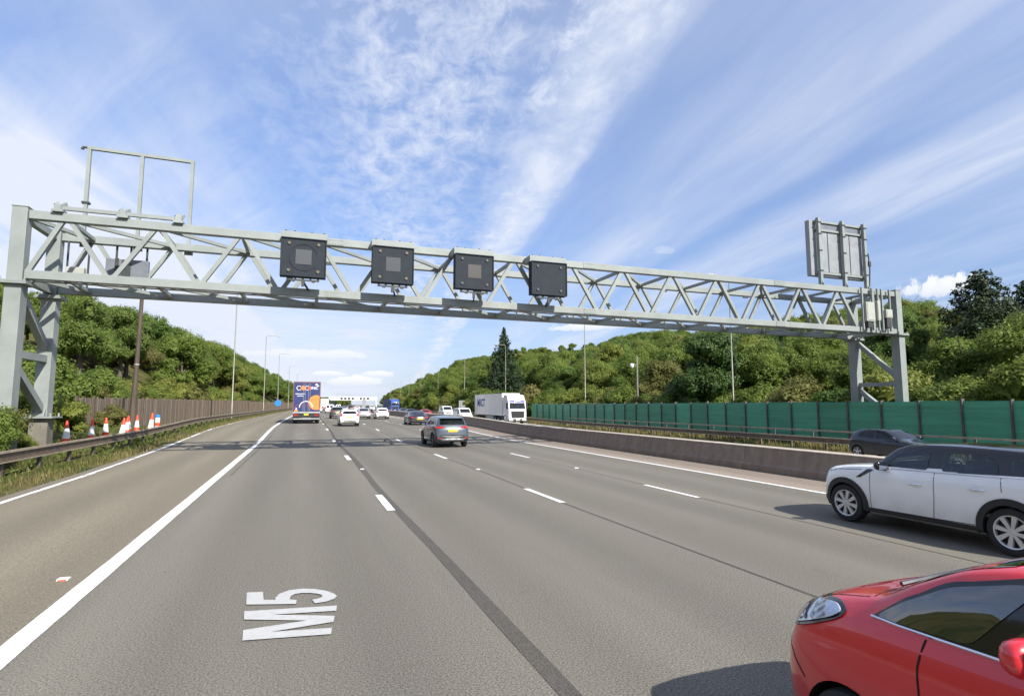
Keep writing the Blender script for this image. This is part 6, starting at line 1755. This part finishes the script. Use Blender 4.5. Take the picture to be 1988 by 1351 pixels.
def cam_px(x, y, z):
    d = Vector((x, y, z-2.2)); dd = d.dot(FWD)
    if dd <= 0.5: return None
    return 994+1107*d.dot(RGT)/dd, 675.5-1107*d.dot(UPV)/dd, dd
CP, CY = math.atan(110/1107), math.atan(404/math.hypot(1107,110))
FWD = Vector((math.sin(CY)*math.cos(CP), math.cos(CY)*math.cos(CP), math.sin(CP)))
RGT = Vector((math.cos(CY), -math.sin(CY), 0)); UPV = RGT.cross(FWD)

tr = random.Random(21)
cand = []
def fill(x0, x1, y0, y1, sp, kinds, side, band):
    Y = y0
    while Y < y1:
        X = x0+tr.uniform(0, sp)
        while X < x1:
            xx = X+tr.uniform(-0.35,0.35)*sp; yy = Y+tr.uniform(-0.35,0.35)*sp
            cand.append([xx, yy, tr.choice(kinds), side, band, tr.uniform(0.88,1.30)])
            X += sp
        Y += sp
LK = [0,1,2,5,6,8,0,2,5,3,7,1]
RK = [0,1,2,3,4,8,1,0,5,8,6,2,7]
fill(-60, -17.5, 22, 430, 6.6, LK, 'left', 'hill')
fill(-40, -12.5, 430, 800, 8.0, LK, 'left', 'far')
fill(42, 140, -20, 160, 7.2, RK, 'right', 'hill')
fill(39, 140, 160, 420, 8.5, RK, 'right', 'hill')
fill(38, 150, 420, 900, 11.5, RK, 'right', 'far')
# heights of the wooded skyline as measured in the photograph (image column, row)
SKYL = [(-150,562),(0,568),(60,571),(105,573),(150,583),(200,602),(270,622),(350,652),(440,674),(500,692),(540,706),(560,726),(572,748),(590,775)]
SKYR = [(590,785),(700,772),(715,766),(745,741),(770,727),(800,716),(860,704),(930,696),(1000,690),(1060,688),(1120,684),(1160,672),(1200,656),(1260,644),(1310,640),(1350,650),(1375,642),(1430,640),(1480,640),(1540,622),(1600,613),(1660,606),(1750,598),(1800,590),(1860,592),(1890,602),(2150,612)]
vis = []
for c in cand:
    X, Y, k, side, band, s = c
    wx, wy, wz = W(X, Y)
    p = cam_px(wx, wy, wz+5)
    if p is None: continue
    if p[0] < -140 or p[0] > 2130: continue
    if side == 'left' and X > -34 and Y < 64: continue
    if side == 'right' and Y < 60: c[5] *= 0.8
    if side == 'right' and 925 < p[0] < 1025 and p[2] < 128: continue
    if side == 'right' and p[0] > 1840 and 45 < p[2] < 66: continue
    if side == 'right' and 1310 < p[0] < 1450 and p[2] < 75: continue
    sky_y = interp(p[0], SKYL if side == 'left' else SKYR)
    for _ in range(9):
        q = cam_px(wx, wy, wz+1.6+VAR[k][2]*c[5]*0.98)
        if q is None or q[1] >= sky_y-4: break
        c[5] *= 0.93
    if c[5] < 0.55: continue
    c.append(p[2]); vis.append(c)
vis.sort(key=lambda c: c[6])
ntree = 0
stuffL, stuffR = [], []
crown_of = {}
LIMIT = 235
for c in vis:
    X, Y, k, side, band, s, dist = c
    x, y, z = W(X, Y)
    kd, me, rz = VAR[k]
    if ntree < LIMIT and (dist < 330):
        ntree += 1
        place = 'left wooded hillside' if side == 'left' else 'right wooded hillside beyond the green screen'
        lab = '%s broadleaf tree with rounded crown on the %s' % (ADJ[kd], place)
        grp = '%s trees on the %s hillside' % (ADJ[kd], side)
        t = thing('broadleaf_tree', lab, 'tree', (x, y, z), tr.uniform(0, 6.28), grp); t.scale = (s, s, s*tr.uniform(0.85,1.15))
        o = bpy.data.objects.new('crown', me); link(o, t); o.location = (0,0,1.9)
        o = bpy.data.objects.new('trunk', TRUNKS[ntree % 3]); link(o, t)
    else:
        (stuffL if side == 'left' else stuffR).append((x, y, z+1.6, k, s))

def woodland(name, pts, label):
    """the far wood as one object: points carrying whole crowns by geometry nodes"""
    me = bpy.data.meshes.new(name)
    me.vertices.add(len(pts)); me.vertices.foreach_set('co', np.array([p[:3] for p in pts], dtype=np.float32).ravel())
    a = me.attributes.new('kind', 'INT', 'POINT'); a.data.foreach_set('value', np.array([p[3] for p in pts], dtype=np.int32))
    a = me.attributes.new('size', 'FLOAT', 'POINT'); a.data.foreach_set('value', np.array([p[4] for p in pts], dtype=np.float32))
    o = bpy.data.objects.new(name, me); link(o); tag(o, label, 'woodland', None, 'stuff')
    ng = bpy.data.node_groups.new(name+'_nodes', 'GeometryNodeTree')
    ng.interface.new_socket('Geometry', in_out='INPUT', socket_type='NodeSocketGeometry'); ng.interface.new_socket('Geometry', in_out='OUTPUT', socket_type='NodeSocketGeometry')
    gi = ng.nodes.new('NodeGroupInput'); go = ng.nodes.new('NodeGroupOutput'); jn = ng.nodes.new('GeometryNodeJoinGeometry')
    for k in range(len(VAR)):
        src = WOODSRC[k]
        oi = ng.nodes.new('GeometryNodeObjectInfo'); oi.inputs['Object'].default_value = src; oi.inputs['As Instance'].default_value = True
        na = ng.nodes.new('GeometryNodeInputNamedAttribute'); na.data_type = 'INT'; na.inputs['Name'].default_value = 'kind'
        cmp = ng.nodes.new('FunctionNodeCompare'); cmp.data_type = 'INT'; cmp.operation = 'EQUAL'; cmp.inputs[3].default_value = k
        ng.links.new(na.outputs[0], cmp.inputs[2])
        sz = ng.nodes.new('GeometryNodeInputNamedAttribute'); sz.data_type = 'FLOAT'; sz.inputs['Name'].default_value = 'size'
        rv = ng.nodes.new('FunctionNodeRandomValue'); rv.data_type = 'FLOAT'; rv.inputs[3].default_value = 6.28
        cx = ng.nodes.new('ShaderNodeCombineXYZ'); ng.links.new(rv.outputs[1], cx.inputs[2])
        ip = ng.nodes.new('GeometryNodeInstanceOnPoints')
        ng.links.new(gi.outputs[0], ip.inputs['Points']); ng.links.new(cmp.outputs[0], ip.inputs['Selection']); ng.links.new(oi.outputs['Geometry'], ip.inputs['Instance'])
        ng.links.new(cx.outputs[0], ip.inputs['Rotation']); ng.links.new(sz.outputs[0], ip.inputs['Scale'])
        ng.links.new(ip.outputs[0], jn.inputs[0])
    ng.links.new(jn.outputs[0], go.inputs[0])
    md = o.modifiers.new('wood', 'NODES'); md.node_group = ng
    return o
# crowns the wood draws on: real trees of each kind that already stand on the hillsides
WOODSRC = []
for k in range(len(VAR)):
    src = None
    for ob in COL.objects:
        if ob.type == 'MESH' and ob.data == VAR[k][1] and ob.parent: src = ob; break
    WOODSRC.append(src)
if stuffL: woodland('woodland', stuffL, 'dense wood covering the far end of the left hillside')
if stuffR: woodland('woodland', stuffR, 'dense wood covering the far right hillside to the vanishing point')

def shrub(X, Y, k, s, label, grp, sz=1.0, name='shrub'):
    x, y, z = W(X, Y)
    t = bpy.data.objects.new(name, BUSH[k][1]); link(t); t.location = (x, y, z-0.25*s); t.rotation_euler = (0,0,tr.uniform(0,6.28)); t.scale = (s, s, s*sz)
    return tag(t, label, 'shrub', grp)
# shrubs above the timber fence and behind the green screen
Y = 27.0
while Y < 190:
    k = tr.choice((0,1,1,2,4,5)); s = tr.uniform(1.1,1.9)
    shrub(-15.6-tr.uniform(0,1.8), Y, k, s, '%s bush leaning over the brown timber fence' % ADJ[BUSH[k][0]], '%s bushes behind the timber fence' % ADJ[BUSH[k][0]])
    Y += 2.6+Y*0.014
Y = 8.0
while Y < 115:
    k = tr.choice((0,1,2,3,4,5)); s = tr.uniform(1.5,2.2)
    shrub(37.0+tr.uniform(0,2.6), Y, k, s, '%s bush growing just behind the green screen' % ADJ[BUSH[k][0]], '%s bushes behind the green screen' % ADJ[BUSH[k][0]])
    Y += 2.9+Y*0.008
Y = 92.0
while Y < 330:
    k = tr.choice((0,1,2,3,4,5)); s = tr.uniform(1.6,2.6)
    shrub(33.5+tr.uniform(0,3.0), Y, k, s, '%s bush at the foot of the right woods past the green screen' % ADJ[BUSH[k][0]], '%s bushes past the green screen' % ADJ[BUSH[k][0]])
    Y += 4.2+Y*0.012
shrub(-9.45, 21.8, 4, 0.95, 'big tangled bush hiding the foot of the left gantry column', None).data = NEARB[0]
shrub(-9.9, 23.3, 5, 0.95, 'olive brown bush directly behind the tangled bush by the left column', None).data = NEARB[1]
shrub(-9.5, 26.0, 4, 0.42, 'low green scrub covering the plinth of the rear left column', None).data = NEARB[0]
shrub(-10.2, 25.4, 4, 0.5, 'olive scrub between the feet of the two left columns', None).data = NEARB[1]
shrub(-10.6, 27.8, 1, 0.5, 'low yellow bush under the rear left gantry column', None)
shrub(-11.6, 24.8, 0, 1.1, 'leafy green bush seen between the two left gantry columns', None)
shrub(-13.1, 33.5, 4, 1.25, 'green bush just left of the start of the timber fence', None)
shrub(-12.6, 38.8, 1, 0.9, 'small bright bush touching the first board of the timber fence', None)
shrub(-11.9, 45.0, 2, 0.75, 'brown straggly bush in front of the timber fence beside the pole', None)

def conifer_mesh(seed, H, rb, n, ls, mat, pw=0.85):
    r = np.random.default_rng(seed); P = []; Nn = []; b = MB()
    nb = int(H*17)
    for i in range(nb):
        h = ((i+0.5)/nb)**1.25; z = H*(0.04+0.95*h); f = 1-h
        ln = (rb*(f**pw)+0.10)*r.uniform(0.68,1.12); a = i*2.39996+r.uniform(-0.3,0.3)
        m = max(14, int(n*ln/rb))
        t = r.uniform(0.04,1,m)**0.7; wd = (0.30*(1-t)+0.07)*ln
        lat = r.normal(0,1,m)*wd*0.6
        px = np.cos(a)*t*ln-np.sin(a)*lat; py = np.sin(a)*t*ln+np.cos(a)*lat; pz = z-0.24*ln*t+0.14*ln*t**3+r.normal(0,0.06*ln+0.03,m)
        P.append(np.stack([px,py,pz],1)); Nn.append(np.tile([math.cos(a)*0.45,math.sin(a)*0.45,0.8],(m,1)))
    P = np.concatenate(P); Nn = np.concatenate(Nn)
    return quads_mesh('crown', [(leaf_cloud(P, Nn, ls, 0.5, r), 0)], [mat])
def conifer(name, label, X, Y, H, rb, seed, n=90, ls=0.16, pw=0.85, z=None):
    x, y, zz = W(X, Y) if z is None else (X, Y, z)
    t = thing(name, label, 'tree', (x, y, zz))
    o = bpy.data.objects.new('crown', conifer_mesh(seed, H, rb, n, ls, LM['needle'], pw)); link(o, t)
    b = MB(); b.tube([(0,0,-0.5),(0.03,0,H*0.5),(0,0,H*0.96)], [0.26,0.14,0.03], 8); b.build('trunk', M['bark'], t)
    return t
conifer('spruce_tree', 'tall dark pointed spruce rising above the woods behind the white lorry', 38.8, 114, 18.0, 6.6, 5, 200, 0.18, 0.92)
conifer('conifer_tree', 'large dark spreading conifer at the right edge of the picture', 56.0, 32.6, 12.2, 6.0, 9, 260, 0.15, 0.55)
conifer('conifer_tree', 'dark conifer cut by the right edge behind the larger one', 61.5, 32.0, 11.0, 5.0, 12, 200, 0.15, 0.6)
def big_tree():
    x, y, z = W(39.8, 49.0)
    t = thing('broadleaf_tree', 'tall dark green tree close behind the screen left of the slim lamp post', 'tree', (x, y, z), 0.7); 
    o = bpy.data.objects.new('crown', crown_mesh(331, 4.3, 9.2, 32, 24000, 0.13, LM['deep'])); link(o, t); o.location = (0,0,0.9)
    o = bpy.data.objects.new('trunk', trunk_mesh(9, 7.0, 0.25)); link(o, t)
big_tree()

# ------------------------------------------------------------------ verge grass and weeds
def grass_mat(name, a, b_, c):
    m = leaf_mat(name, a, b_, c, 0.3); return m
def blades(name, areas, m, hmin, hmax, label, seed, w=0.012):
    r = np.random.default_rng(seed); V = []
    for (x0,x1,y0,y1,n,zo) in areas:
        for _ in range(n):
            X = r.uniform(x0,x1); Yy = y0+(y1-y0)*r.uniform()**1.5
            if noise.noise(Vector((X*0.9, Yy*0.35, seed))) < -0.12: continue
            x, y, z = W(X, Yy); z += zo
            h = r.uniform(hmin,hmax); a = r.uniform(0,6.28); l = r.uniform(0.1,0.6)*h; ww = w*(1+Yy*0.02)
            ca, sa = math.cos(a), math.sin(a)
            V += [(x-sa*ww,y+ca*ww,z-0.03),(x+sa*ww,y-ca*ww,z-0.03),(x+ca*l*0.4+sa*ww*.7,y+sa*l*0.4-ca*ww*.7,z+h*0.65),(x+ca*l,y+sa*l,z+h)]
    me = quads_mesh(name, [(np.array(V),0)], [m])
    o = bpy.data.objects.new(name, me); link(o); return tag(o, label, 'grass', None, 'stuff')
GM = leaf_mat('grass_green', (0.085,0.125,0.026), (0.155,0.18,0.045), (0.18,0.17,0.06))
GD = leaf_mat('grass_dry', (0.20,0.175,0.07), (0.29,0.245,0.105), (0.30,0.235,0.11))
blades('verge_grass', [(-8.9,-7.1,9,60,13000,0),(-8.9,-7.6,60,200,4000,0),(-13,-8.9,14,48,9000,0)], GM, 0.06, 0.22, 'green grass and weeds along the left verge and under the barrier', 4, 0.013)
blades('dry_grass', [(-7.5,-6.78,9,60,3600,0),(-7.6,-6.95,60,230,3000,0),(-8.9,-7.3,10,70,1500,0)], GD, 0.06, 0.22, 'dry straw coloured grass fringe beside the left edge line', 6, 0.012)
blades('dry_grass', [(29.1,32.2,10,120,9000,0),(29.2,34.5,120,300,4000,0)], GD, 0.12, 0.42, 'dry straw coloured grass strip in front of the green screen', 8, 0.02)
blades('verge_grass', [(29.5,32.3,12,120,3500,0)], GM, 0.15, 0.4, 'green tufts mixed into the far verge below the screen', 9, 0.02)
def weeds():
    r = np.random.default_rng(17); P = []; Nn = []
    for k in range(150):
        X = -8.6+r.normal(0,0.45) if k < 90 else r.uniform(-12.5,-9); Yy = 10+62*r.uniform()**1.4
        x, y, z = W(X, Yy); s = r.uniform(0.15,0.42)
        m = 34; d = r.normal(0,1,(m,3)); d[:,2] = np.abs(d[:,2]); d /= np.linalg.norm(d,axis=1)[:,None]
        P.append(np.array([x,y,z])+d*s*r.uniform(0.4,1,m)[:,None]*np.array([1.2,1.2,1.0])); Nn.append(d)
    me = quads_mesh('verge_weeds', [(leaf_cloud(np.concatenate(P), np.concatenate(Nn), 0.055, 0.6, r), 0)], [LM['mid']])
    o = bpy.data.objects.new('verge_weeds', me); link(o); tag(o, 'low leafy weeds growing through the left barrier', 'weeds', None, 'stuff')
weeds()
# ------------------------------------------------------------------ sky, sun, camera
SUN_EL, SUN_AZ = R(38.0), R(20.0)     # azimuth measured from straight behind the camera towards the right of the road
to_sun = Vector((math.sin(SUN_AZ)*math.cos(SUN_EL), -math.cos(SUN_AZ)*math.cos(SUN_EL), math.sin(SUN_EL)))
sd = bpy.data.lights.new('sun', 'SUN'); sd.energy = 3.2; sd.angle = R(0.53); sd.color = (1.0,0.95,0.86)
so = bpy.data.objects.new('sun', sd); link(so); so.rotation_euler = to_sun.to_track_quat('Z','Y').to_euler(); so.location = (20,-20,40)

wd = bpy.data.worlds.new('World'); SC.world = wd; wd.use_nodes = True
nt = wd.node_tree; bg = nt.nodes['Background']; wo = nt.nodes['World Output']
sky = N(nt, 'ShaderNodeTexSky'); sky.sky_type = 'NISHITA'; sky.sun_disc = False
sky.sun_elevation = SUN_EL; sky.sun_rotation = math.atan2(to_sun.x, to_sun.y)
sky.altitude = 50; sky.air_density = 1.0; sky.dust_density = 0.6; sky.ozone_density = 1.6
tc = N(nt, 'ShaderNodeTexCoord'); sx = N(nt, 'ShaderNodeSeparateXYZ'); L(nt, tc.outputs['Generated'], sx.inputs[0])
def mth(op, a, b=None, c=None, clamp=False):
    n = N(nt, 'ShaderNodeMath', operation=op); n.use_clamp = clamp
    for i, v in enumerate((a, b, c)):
        if v is None: continue
        if isinstance(v, (int, float)): n.inputs[i].default_value = v
        else: L(nt, v, n.inputs[i])
    return n.outputs[0]
def ramp(v, pts, interp_='EASE'):
    cr = N(nt, 'ShaderNodeValToRGB'); cr.color_ramp.interpolation = interp_
    el = cr.color_ramp.elements
    while len(el) > 1: el.remove(el[-1])
    el[0].position = pts[0][0]; el[0].color = (pts[0][1],)*3+(1,)
    for p, c in pts[1:]:
        e = el.new(p); e.color = (c,)*3+(1,)
    L(nt, v, cr.inputs[0]); return cr.outputs[0]
def comb(x, y, z):
    n = N(nt, 'ShaderNodeCombineXYZ')
    for i, v in enumerate((x, y, z)):
        if isinstance(v, (int, float)): n.inputs[i].default_value = v
        else: L(nt, v, n.inputs[i])
    return n.outputs[0]
def nz(vec, scale, detail=4, rough=0.55, dist=0.0):
    n = N(nt, 'ShaderNodeTexNoise', i_Scale=scale, i_Detail=detail, i_Roughness=rough, i_Distortion=dist); L(nt, vec, n.inputs['Vector']); return n.outputs['Fac']
k = mth('MAXIMUM', mth('ADD', sx.outputs['Z'], 0.06), 0.02)
px = mth('DIVIDE', sx.outputs['X'], k); py = mth('DIVIDE', sx.outputs['Y'], k)
ca, sa = math.cos(R(7.1)), math.sin(R(7.1))
u = mth('SUBTRACT', mth('MULTIPLY', px, ca), mth('MULTIPLY', py, sa))
v = mth('ADD', mth('MULTIPLY', px, sa), mth('MULTIPLY', py, ca))
# wobble the band position a little along its length
wob = mth('MULTIPLY', mth('SUBTRACT', nz(comb(u, mth('MULTIPLY', v, 0.6), 3.0), 1.4, 3), 0.5), 0.24)
uw = mth('ADD', u, wob)
t0 = mth('DIVIDE', mth('ADD', uw, 4.0), 8.0)
P_ = lambda x: (x+4)/8
band = ramp(t0, [(0.0,1.1),(P_(-2.0),1.4),(P_(-1.15),1.5),(P_(-0.9),0.72),(P_(-0.62),0.62),(P_(-0.38),0.20),(P_(-0.18),0.30),(P_(0.0),0.66),(P_(0.28),0.66),(P_(0.37),0.30),(P_(0.45),0.72),(P_(0.56),0.98),(P_(0.66),0.66),(P_(0.76),0.22),(P_(0.95),0.34),(P_(1.2),0.60),(P_(1.45),0.50),(P_(1.58),0.20),(P_(1.80),0.78),(P_(2.0),0.80),(P_(2.25),0.34),(P_(2.7),0.42),(P_(3.4),0.40),(1.0,0.5)])
# fine streaks along the band direction
st1 = nz(comb(mth('MULTIPLY', uw, 3.6), mth('MULTIPLY', v, 0.55), 0.0), 1.6, 6, 0.6, 0.6)
st2 = nz(comb(mth('MULTIPLY', uw, 11.0), mth('MULTIPLY', v, 1.2), 5.0), 1.0, 4, 0.6, 0.3)
streak = ramp(mth('ADD', mth('MULTIPLY', st1, 0.84), mth('MULTIPLY', st2, 0.16)), [(0.28,0.52),(0.52,0.88),(0.74,1.18)], 'LINEAR')
# second, crossing set of wisps on the upper left
a2 = R(-38)
u2 = mth('SUBTRACT', mth('MULTIPLY', u, math.cos(a2)), mth('MULTIPLY', v, math.sin(a2))); v2 = mth('ADD', mth('MULTIPLY', u, math.sin(a2)), mth('MULTIPLY', v, math.cos(a2)))
st3 = nz(comb(mth('MULTIPLY', u2, 3.2), mth('MULTIPLY', v2, 0.5), 9.0), 1.7, 5, 0.6, 0.8)
wisps = mth('MULTIPLY', ramp(st3, [(0.42,0.0),(0.75,0.60)], 'LINEAR'), ramp(t0, [(P_(-2.5),1.0),(P_(-0.55),1.0),(P_(-0.25),0.0)]))
# small broken cells in the middle of the sky
cell = nz(comb(mth('MULTIPLY', u, 1.25), mth('MULTIPLY', v, 0.8), 2.0), 10.0, 6, 0.66, 0.35)
cellm = ramp(cell, [(0.36,0.22),(0.50,0.80),(0.64,1.38)], 'LINEAR')
cmask = ramp(t0, [(P_(-0.60),0.0),(P_(-0.25),0.95),(P_(0.40),0.95),(P_(0.62),0.15),(P_(1.0),0.0)])
tex = N(nt, 'ShaderNodeMix', data_type='FLOAT'); L(nt, cmask, tex.inputs['Factor']); L(nt, streak, tex.inputs['A']); L(nt, cellm, tex.inputs['B'])
patch_n = ramp(nz(comb(mth('MULTIPLY', u, 0.9), mth('MULTIPLY', v, 0.35), 8.0), 2.2, 3), [(0.32,0.62),(0.60,1.15)], 'LINEAR')
dens = mth('MULTIPLY', mth('MULTIPLY', band, tex.outputs['Result']), patch_n)
# overhead veil: bands merge into a broad thin sheet higher up
veil = mth('MULTIPLY', ramp(v, [(0.0,1.0),(0.9/12,1.0),(1.75/12,0.0)]) if False else ramp(mth('DIVIDE', v, 12.0), [(0.09,1.0),(0.165,0.0)]), mth('MULTIPLY', streak, 0.34))
lefthi = mth('MULTIPLY', ramp(mth('DIVIDE', v, 12.0), [(0.125,0.26),(0.150,0.42),(0.195,1.0)]), 1.15)
leftm = ramp(t0, [(P_(-1.2),1.0),(P_(-0.5),1.0),(P_(-0.3),0.0)])
lm = N(nt, 'ShaderNodeMix', data_type='FLOAT'); L(nt, leftm, lm.inputs['Factor']); lm.inputs['A'].default_value = 1.0; L(nt, lefthi, lm.inputs['B'])
dens = mth('MULTIPLY', dens, lm.outputs['Result'])
pl_n = ramp(nz(comb(mth('MULTIPLY', u, 2.0), mth('MULTIPLY', v, 1.3), 4.0), 3.0, 6, 0.62, 0.3), [(0.30,0.45),(0.60,1.1)], 'LINEAR')
plume = mth('MULTIPLY', ramp(t0, [(P_(0.38),0.0),(P_(0.47),0.62),(P_(0.58),1.0),(P_(0.66),0.85),(P_(0.74),0.0)]), pl_n)
dens = mth('MAXIMUM', dens, plume)
dens = mth('ADD', mth('MAXIMUM', dens, veil), mth('MULTIPLY', wisps, 0.55))
# white band low on the left and centre horizon
el = sx.outputs['Z']
azr = mth('DIVIDE', sx.outputs['X'], mth('MAXIMUM', sx.outputs['Y'], 0.05))
lowm = mth('MULTIPLY', ramp(mth('MULTIPLY', el, 3.0), [(0.0,1.0),(0.34,1.0),(0.56,0.70),(0.85,0.0)]), ramp(mth('MULTIPLY_ADD', azr, 0.5, 0.5), [(0.0,1.0),(0.53,1.0),(0.64,0.42),(0.9,0.25)]))
lown = ramp(nz(comb(mth('MULTIPLY', azr, 5.0), mth('MULTIPLY', el, 34.0), 1.0), 1.5, 7, 0.65), [(0.30,0.72),(0.46,0.98),(0.60,1.2)], 'LINEAR')
dens = mth('MAXIMUM', dens, mth('MULTIPLY', mth('MULTIPLY', lowm, lown), 0.92))
dens = mth('MULTIPLY', dens, 0.86, None, True)
# cumulus heaps near the horizon: (azimuth ratio X/Y, elevation z, width, height)
def cumulus(az, e0, w, h, seed):
    a = mth('DIVIDE', mth('SUBTRACT', azr, az), w); b = mth('DIVIDE', mth('SUBTRACT', el, e0), h)
    b2 = mth('MULTIPLY', b, mth('ADD', 1.0, mth('MULTIPLY', mth('LESS_THAN', b, 0.0), 1.2)))
    r2 = mth('SQRT', mth('ADD', mth('MULTIPLY', a, a), mth('MULTIPLY', b2, b2)))
    n_ = nz(comb(mth('MULTIPLY', azr, 1.0), mth('MULTIPLY', el, 1.6), seed), 26.0, 6, 0.62)
    f = mth('SUBTRACT', mth('ADD', 1.0, mth('MULTIPLY', mth('SUBTRACT', n_, 0.5), 2.1)), r2)
    return ramp(f, [(0.0,0.0),(0.32,0.85),(0.7,1.0)]), b
def pix_dir(x, y):
    d = FWD*1107+RGT*(x-994)-UPV*(y-675.5); d.normalize(); return d
heaps = None; low = None
for (x, y, wpx, hpx, s) in ((1835,562,90,30,1.0),(1130,637,60,14,2.0),(1205,634,50,8,7.0),(1288,488,22,14,3.0),(690,742,60,16,4.0),(640,727,40,8,5.0),(735,728,36,10,6.0),(610,690,120,14,9.0)):
    d = pix_dir(x, y); d1 = pix_dir(x+wpx, y); d2 = pix_dir(x, y-hpx)
    c, b = cumulus(d.x/d.y, d.z, abs(d1.x/d1.y-d.x/d.y), abs(d2.z-d.z), s)
    if s in (3.0, 8.0): c = mth('MULTIPLY', c, 0.22)
    if s in (9.0, 7.0): c = mth('MULTIPLY', c, 0.6)
    sh = mth('MULTIPLY', c, mth('MULTIPLY_ADD', b, -0.5, 0.35, True))
    heaps = c if heaps is None else mth('MAXIMUM', heaps, c)
    low = sh if low is None else mth('MAXIMUM', low, sh)
SKY_K, EXPO = 0.098, 1.32
ms = N(nt, 'ShaderNodeMix', data_type='RGBA', blend_type='MULTIPLY'); ms.inputs['Factor'].default_value = 1.0; ms.inputs['B'].default_value = (SKY_K*0.98, SKY_K*0.99, SKY_K*1.03, 1)
sg = N(nt, 'ShaderNodeMix', data_type='RGBA', blend_type='MULTIPLY'); sg.inputs['Factor'].default_value = 1.0
gr = N(nt, 'ShaderNodeValToRGB'); ge = gr.color_ramp.elements
ge[0].position = 0.0; ge[0].color = (0.30,0.36,0.50,1); ge[1].position = 0.55; ge[1].color = (0.95,0.92,0.98,1)
e_ = ge.new(0.18); e_.color = (0.44,0.50,0.62,1)
L(nt, sx.outputs['Z'], gr.inputs[0]); L(nt, sky.outputs[0], sg.inputs['A']); L(nt, gr.outputs['Color'], sg.inputs['B'])
L(nt, sg.outputs['Result'], ms.inputs['A'])
# cloud brightness in the same units as the scaled sky
mc = N(nt, 'ShaderNodeMix', data_type='RGBA'); L(nt, dens, mc.inputs['Factor']); L(nt, ms.outputs['Result'], mc.inputs['A']); mc.inputs['B'].default_value = (0.325,0.348,0.40,1)
cc = N(nt, 'ShaderNodeMix', data_type='RGBA'); L(nt, low, cc.inputs['Factor']); cc.inputs['A'].default_value = (0.42,0.425,0.44,1); cc.inputs['B'].default_value = (0.24,0.265,0.32,1)
mh = N(nt, 'ShaderNodeMix', data_type='RGBA'); L(nt, heaps, mh.inputs['Factor']); L(nt, mc.outputs['Result'], mh.inputs['A']); L(nt, cc.outputs['Result'], mh.inputs['B'])
L(nt, mh.outputs['Result'], bg.inputs['Color']); bg.inputs['Strength'].default_value = 1.0
wd.cycles.sampling_method = 'AUTOMATIC'

cam = bpy.data.cameras.new('camera'); cam.sensor_width = 36; cam.lens = 1107/1988*36; cam.clip_start = 0.05; cam.clip_end = 8000
co = bpy.data.objects.new('camera', cam); link(co)
m = Matrix((RGT, UPV, -FWD)).transposed().to_4x4(); m.translation = (0,0,2.2); co.matrix_world = m
SC.camera = co
SC.view_settings.view_transform = 'Standard'; SC.view_settings.look = 'None'; SC.view_settings.exposure = EXPO; SC.view_settings.gamma = 1; SC.view_settings.use_curve_mapping = False
SC.cycles.max_bounces = 6; SC.cycles.diffuse_bounces = 3; SC.cycles.glossy_bounces = 3; SC.cycles.transparent_max_bounces = 8; SC.cycles.transmission_bounces = 4
SC.cycles.use_denoising = True
SC.cycles.use_adaptive_sampling = True; SC.cycles.adaptive_threshold = 0.02
SC.render.film_transparent = False
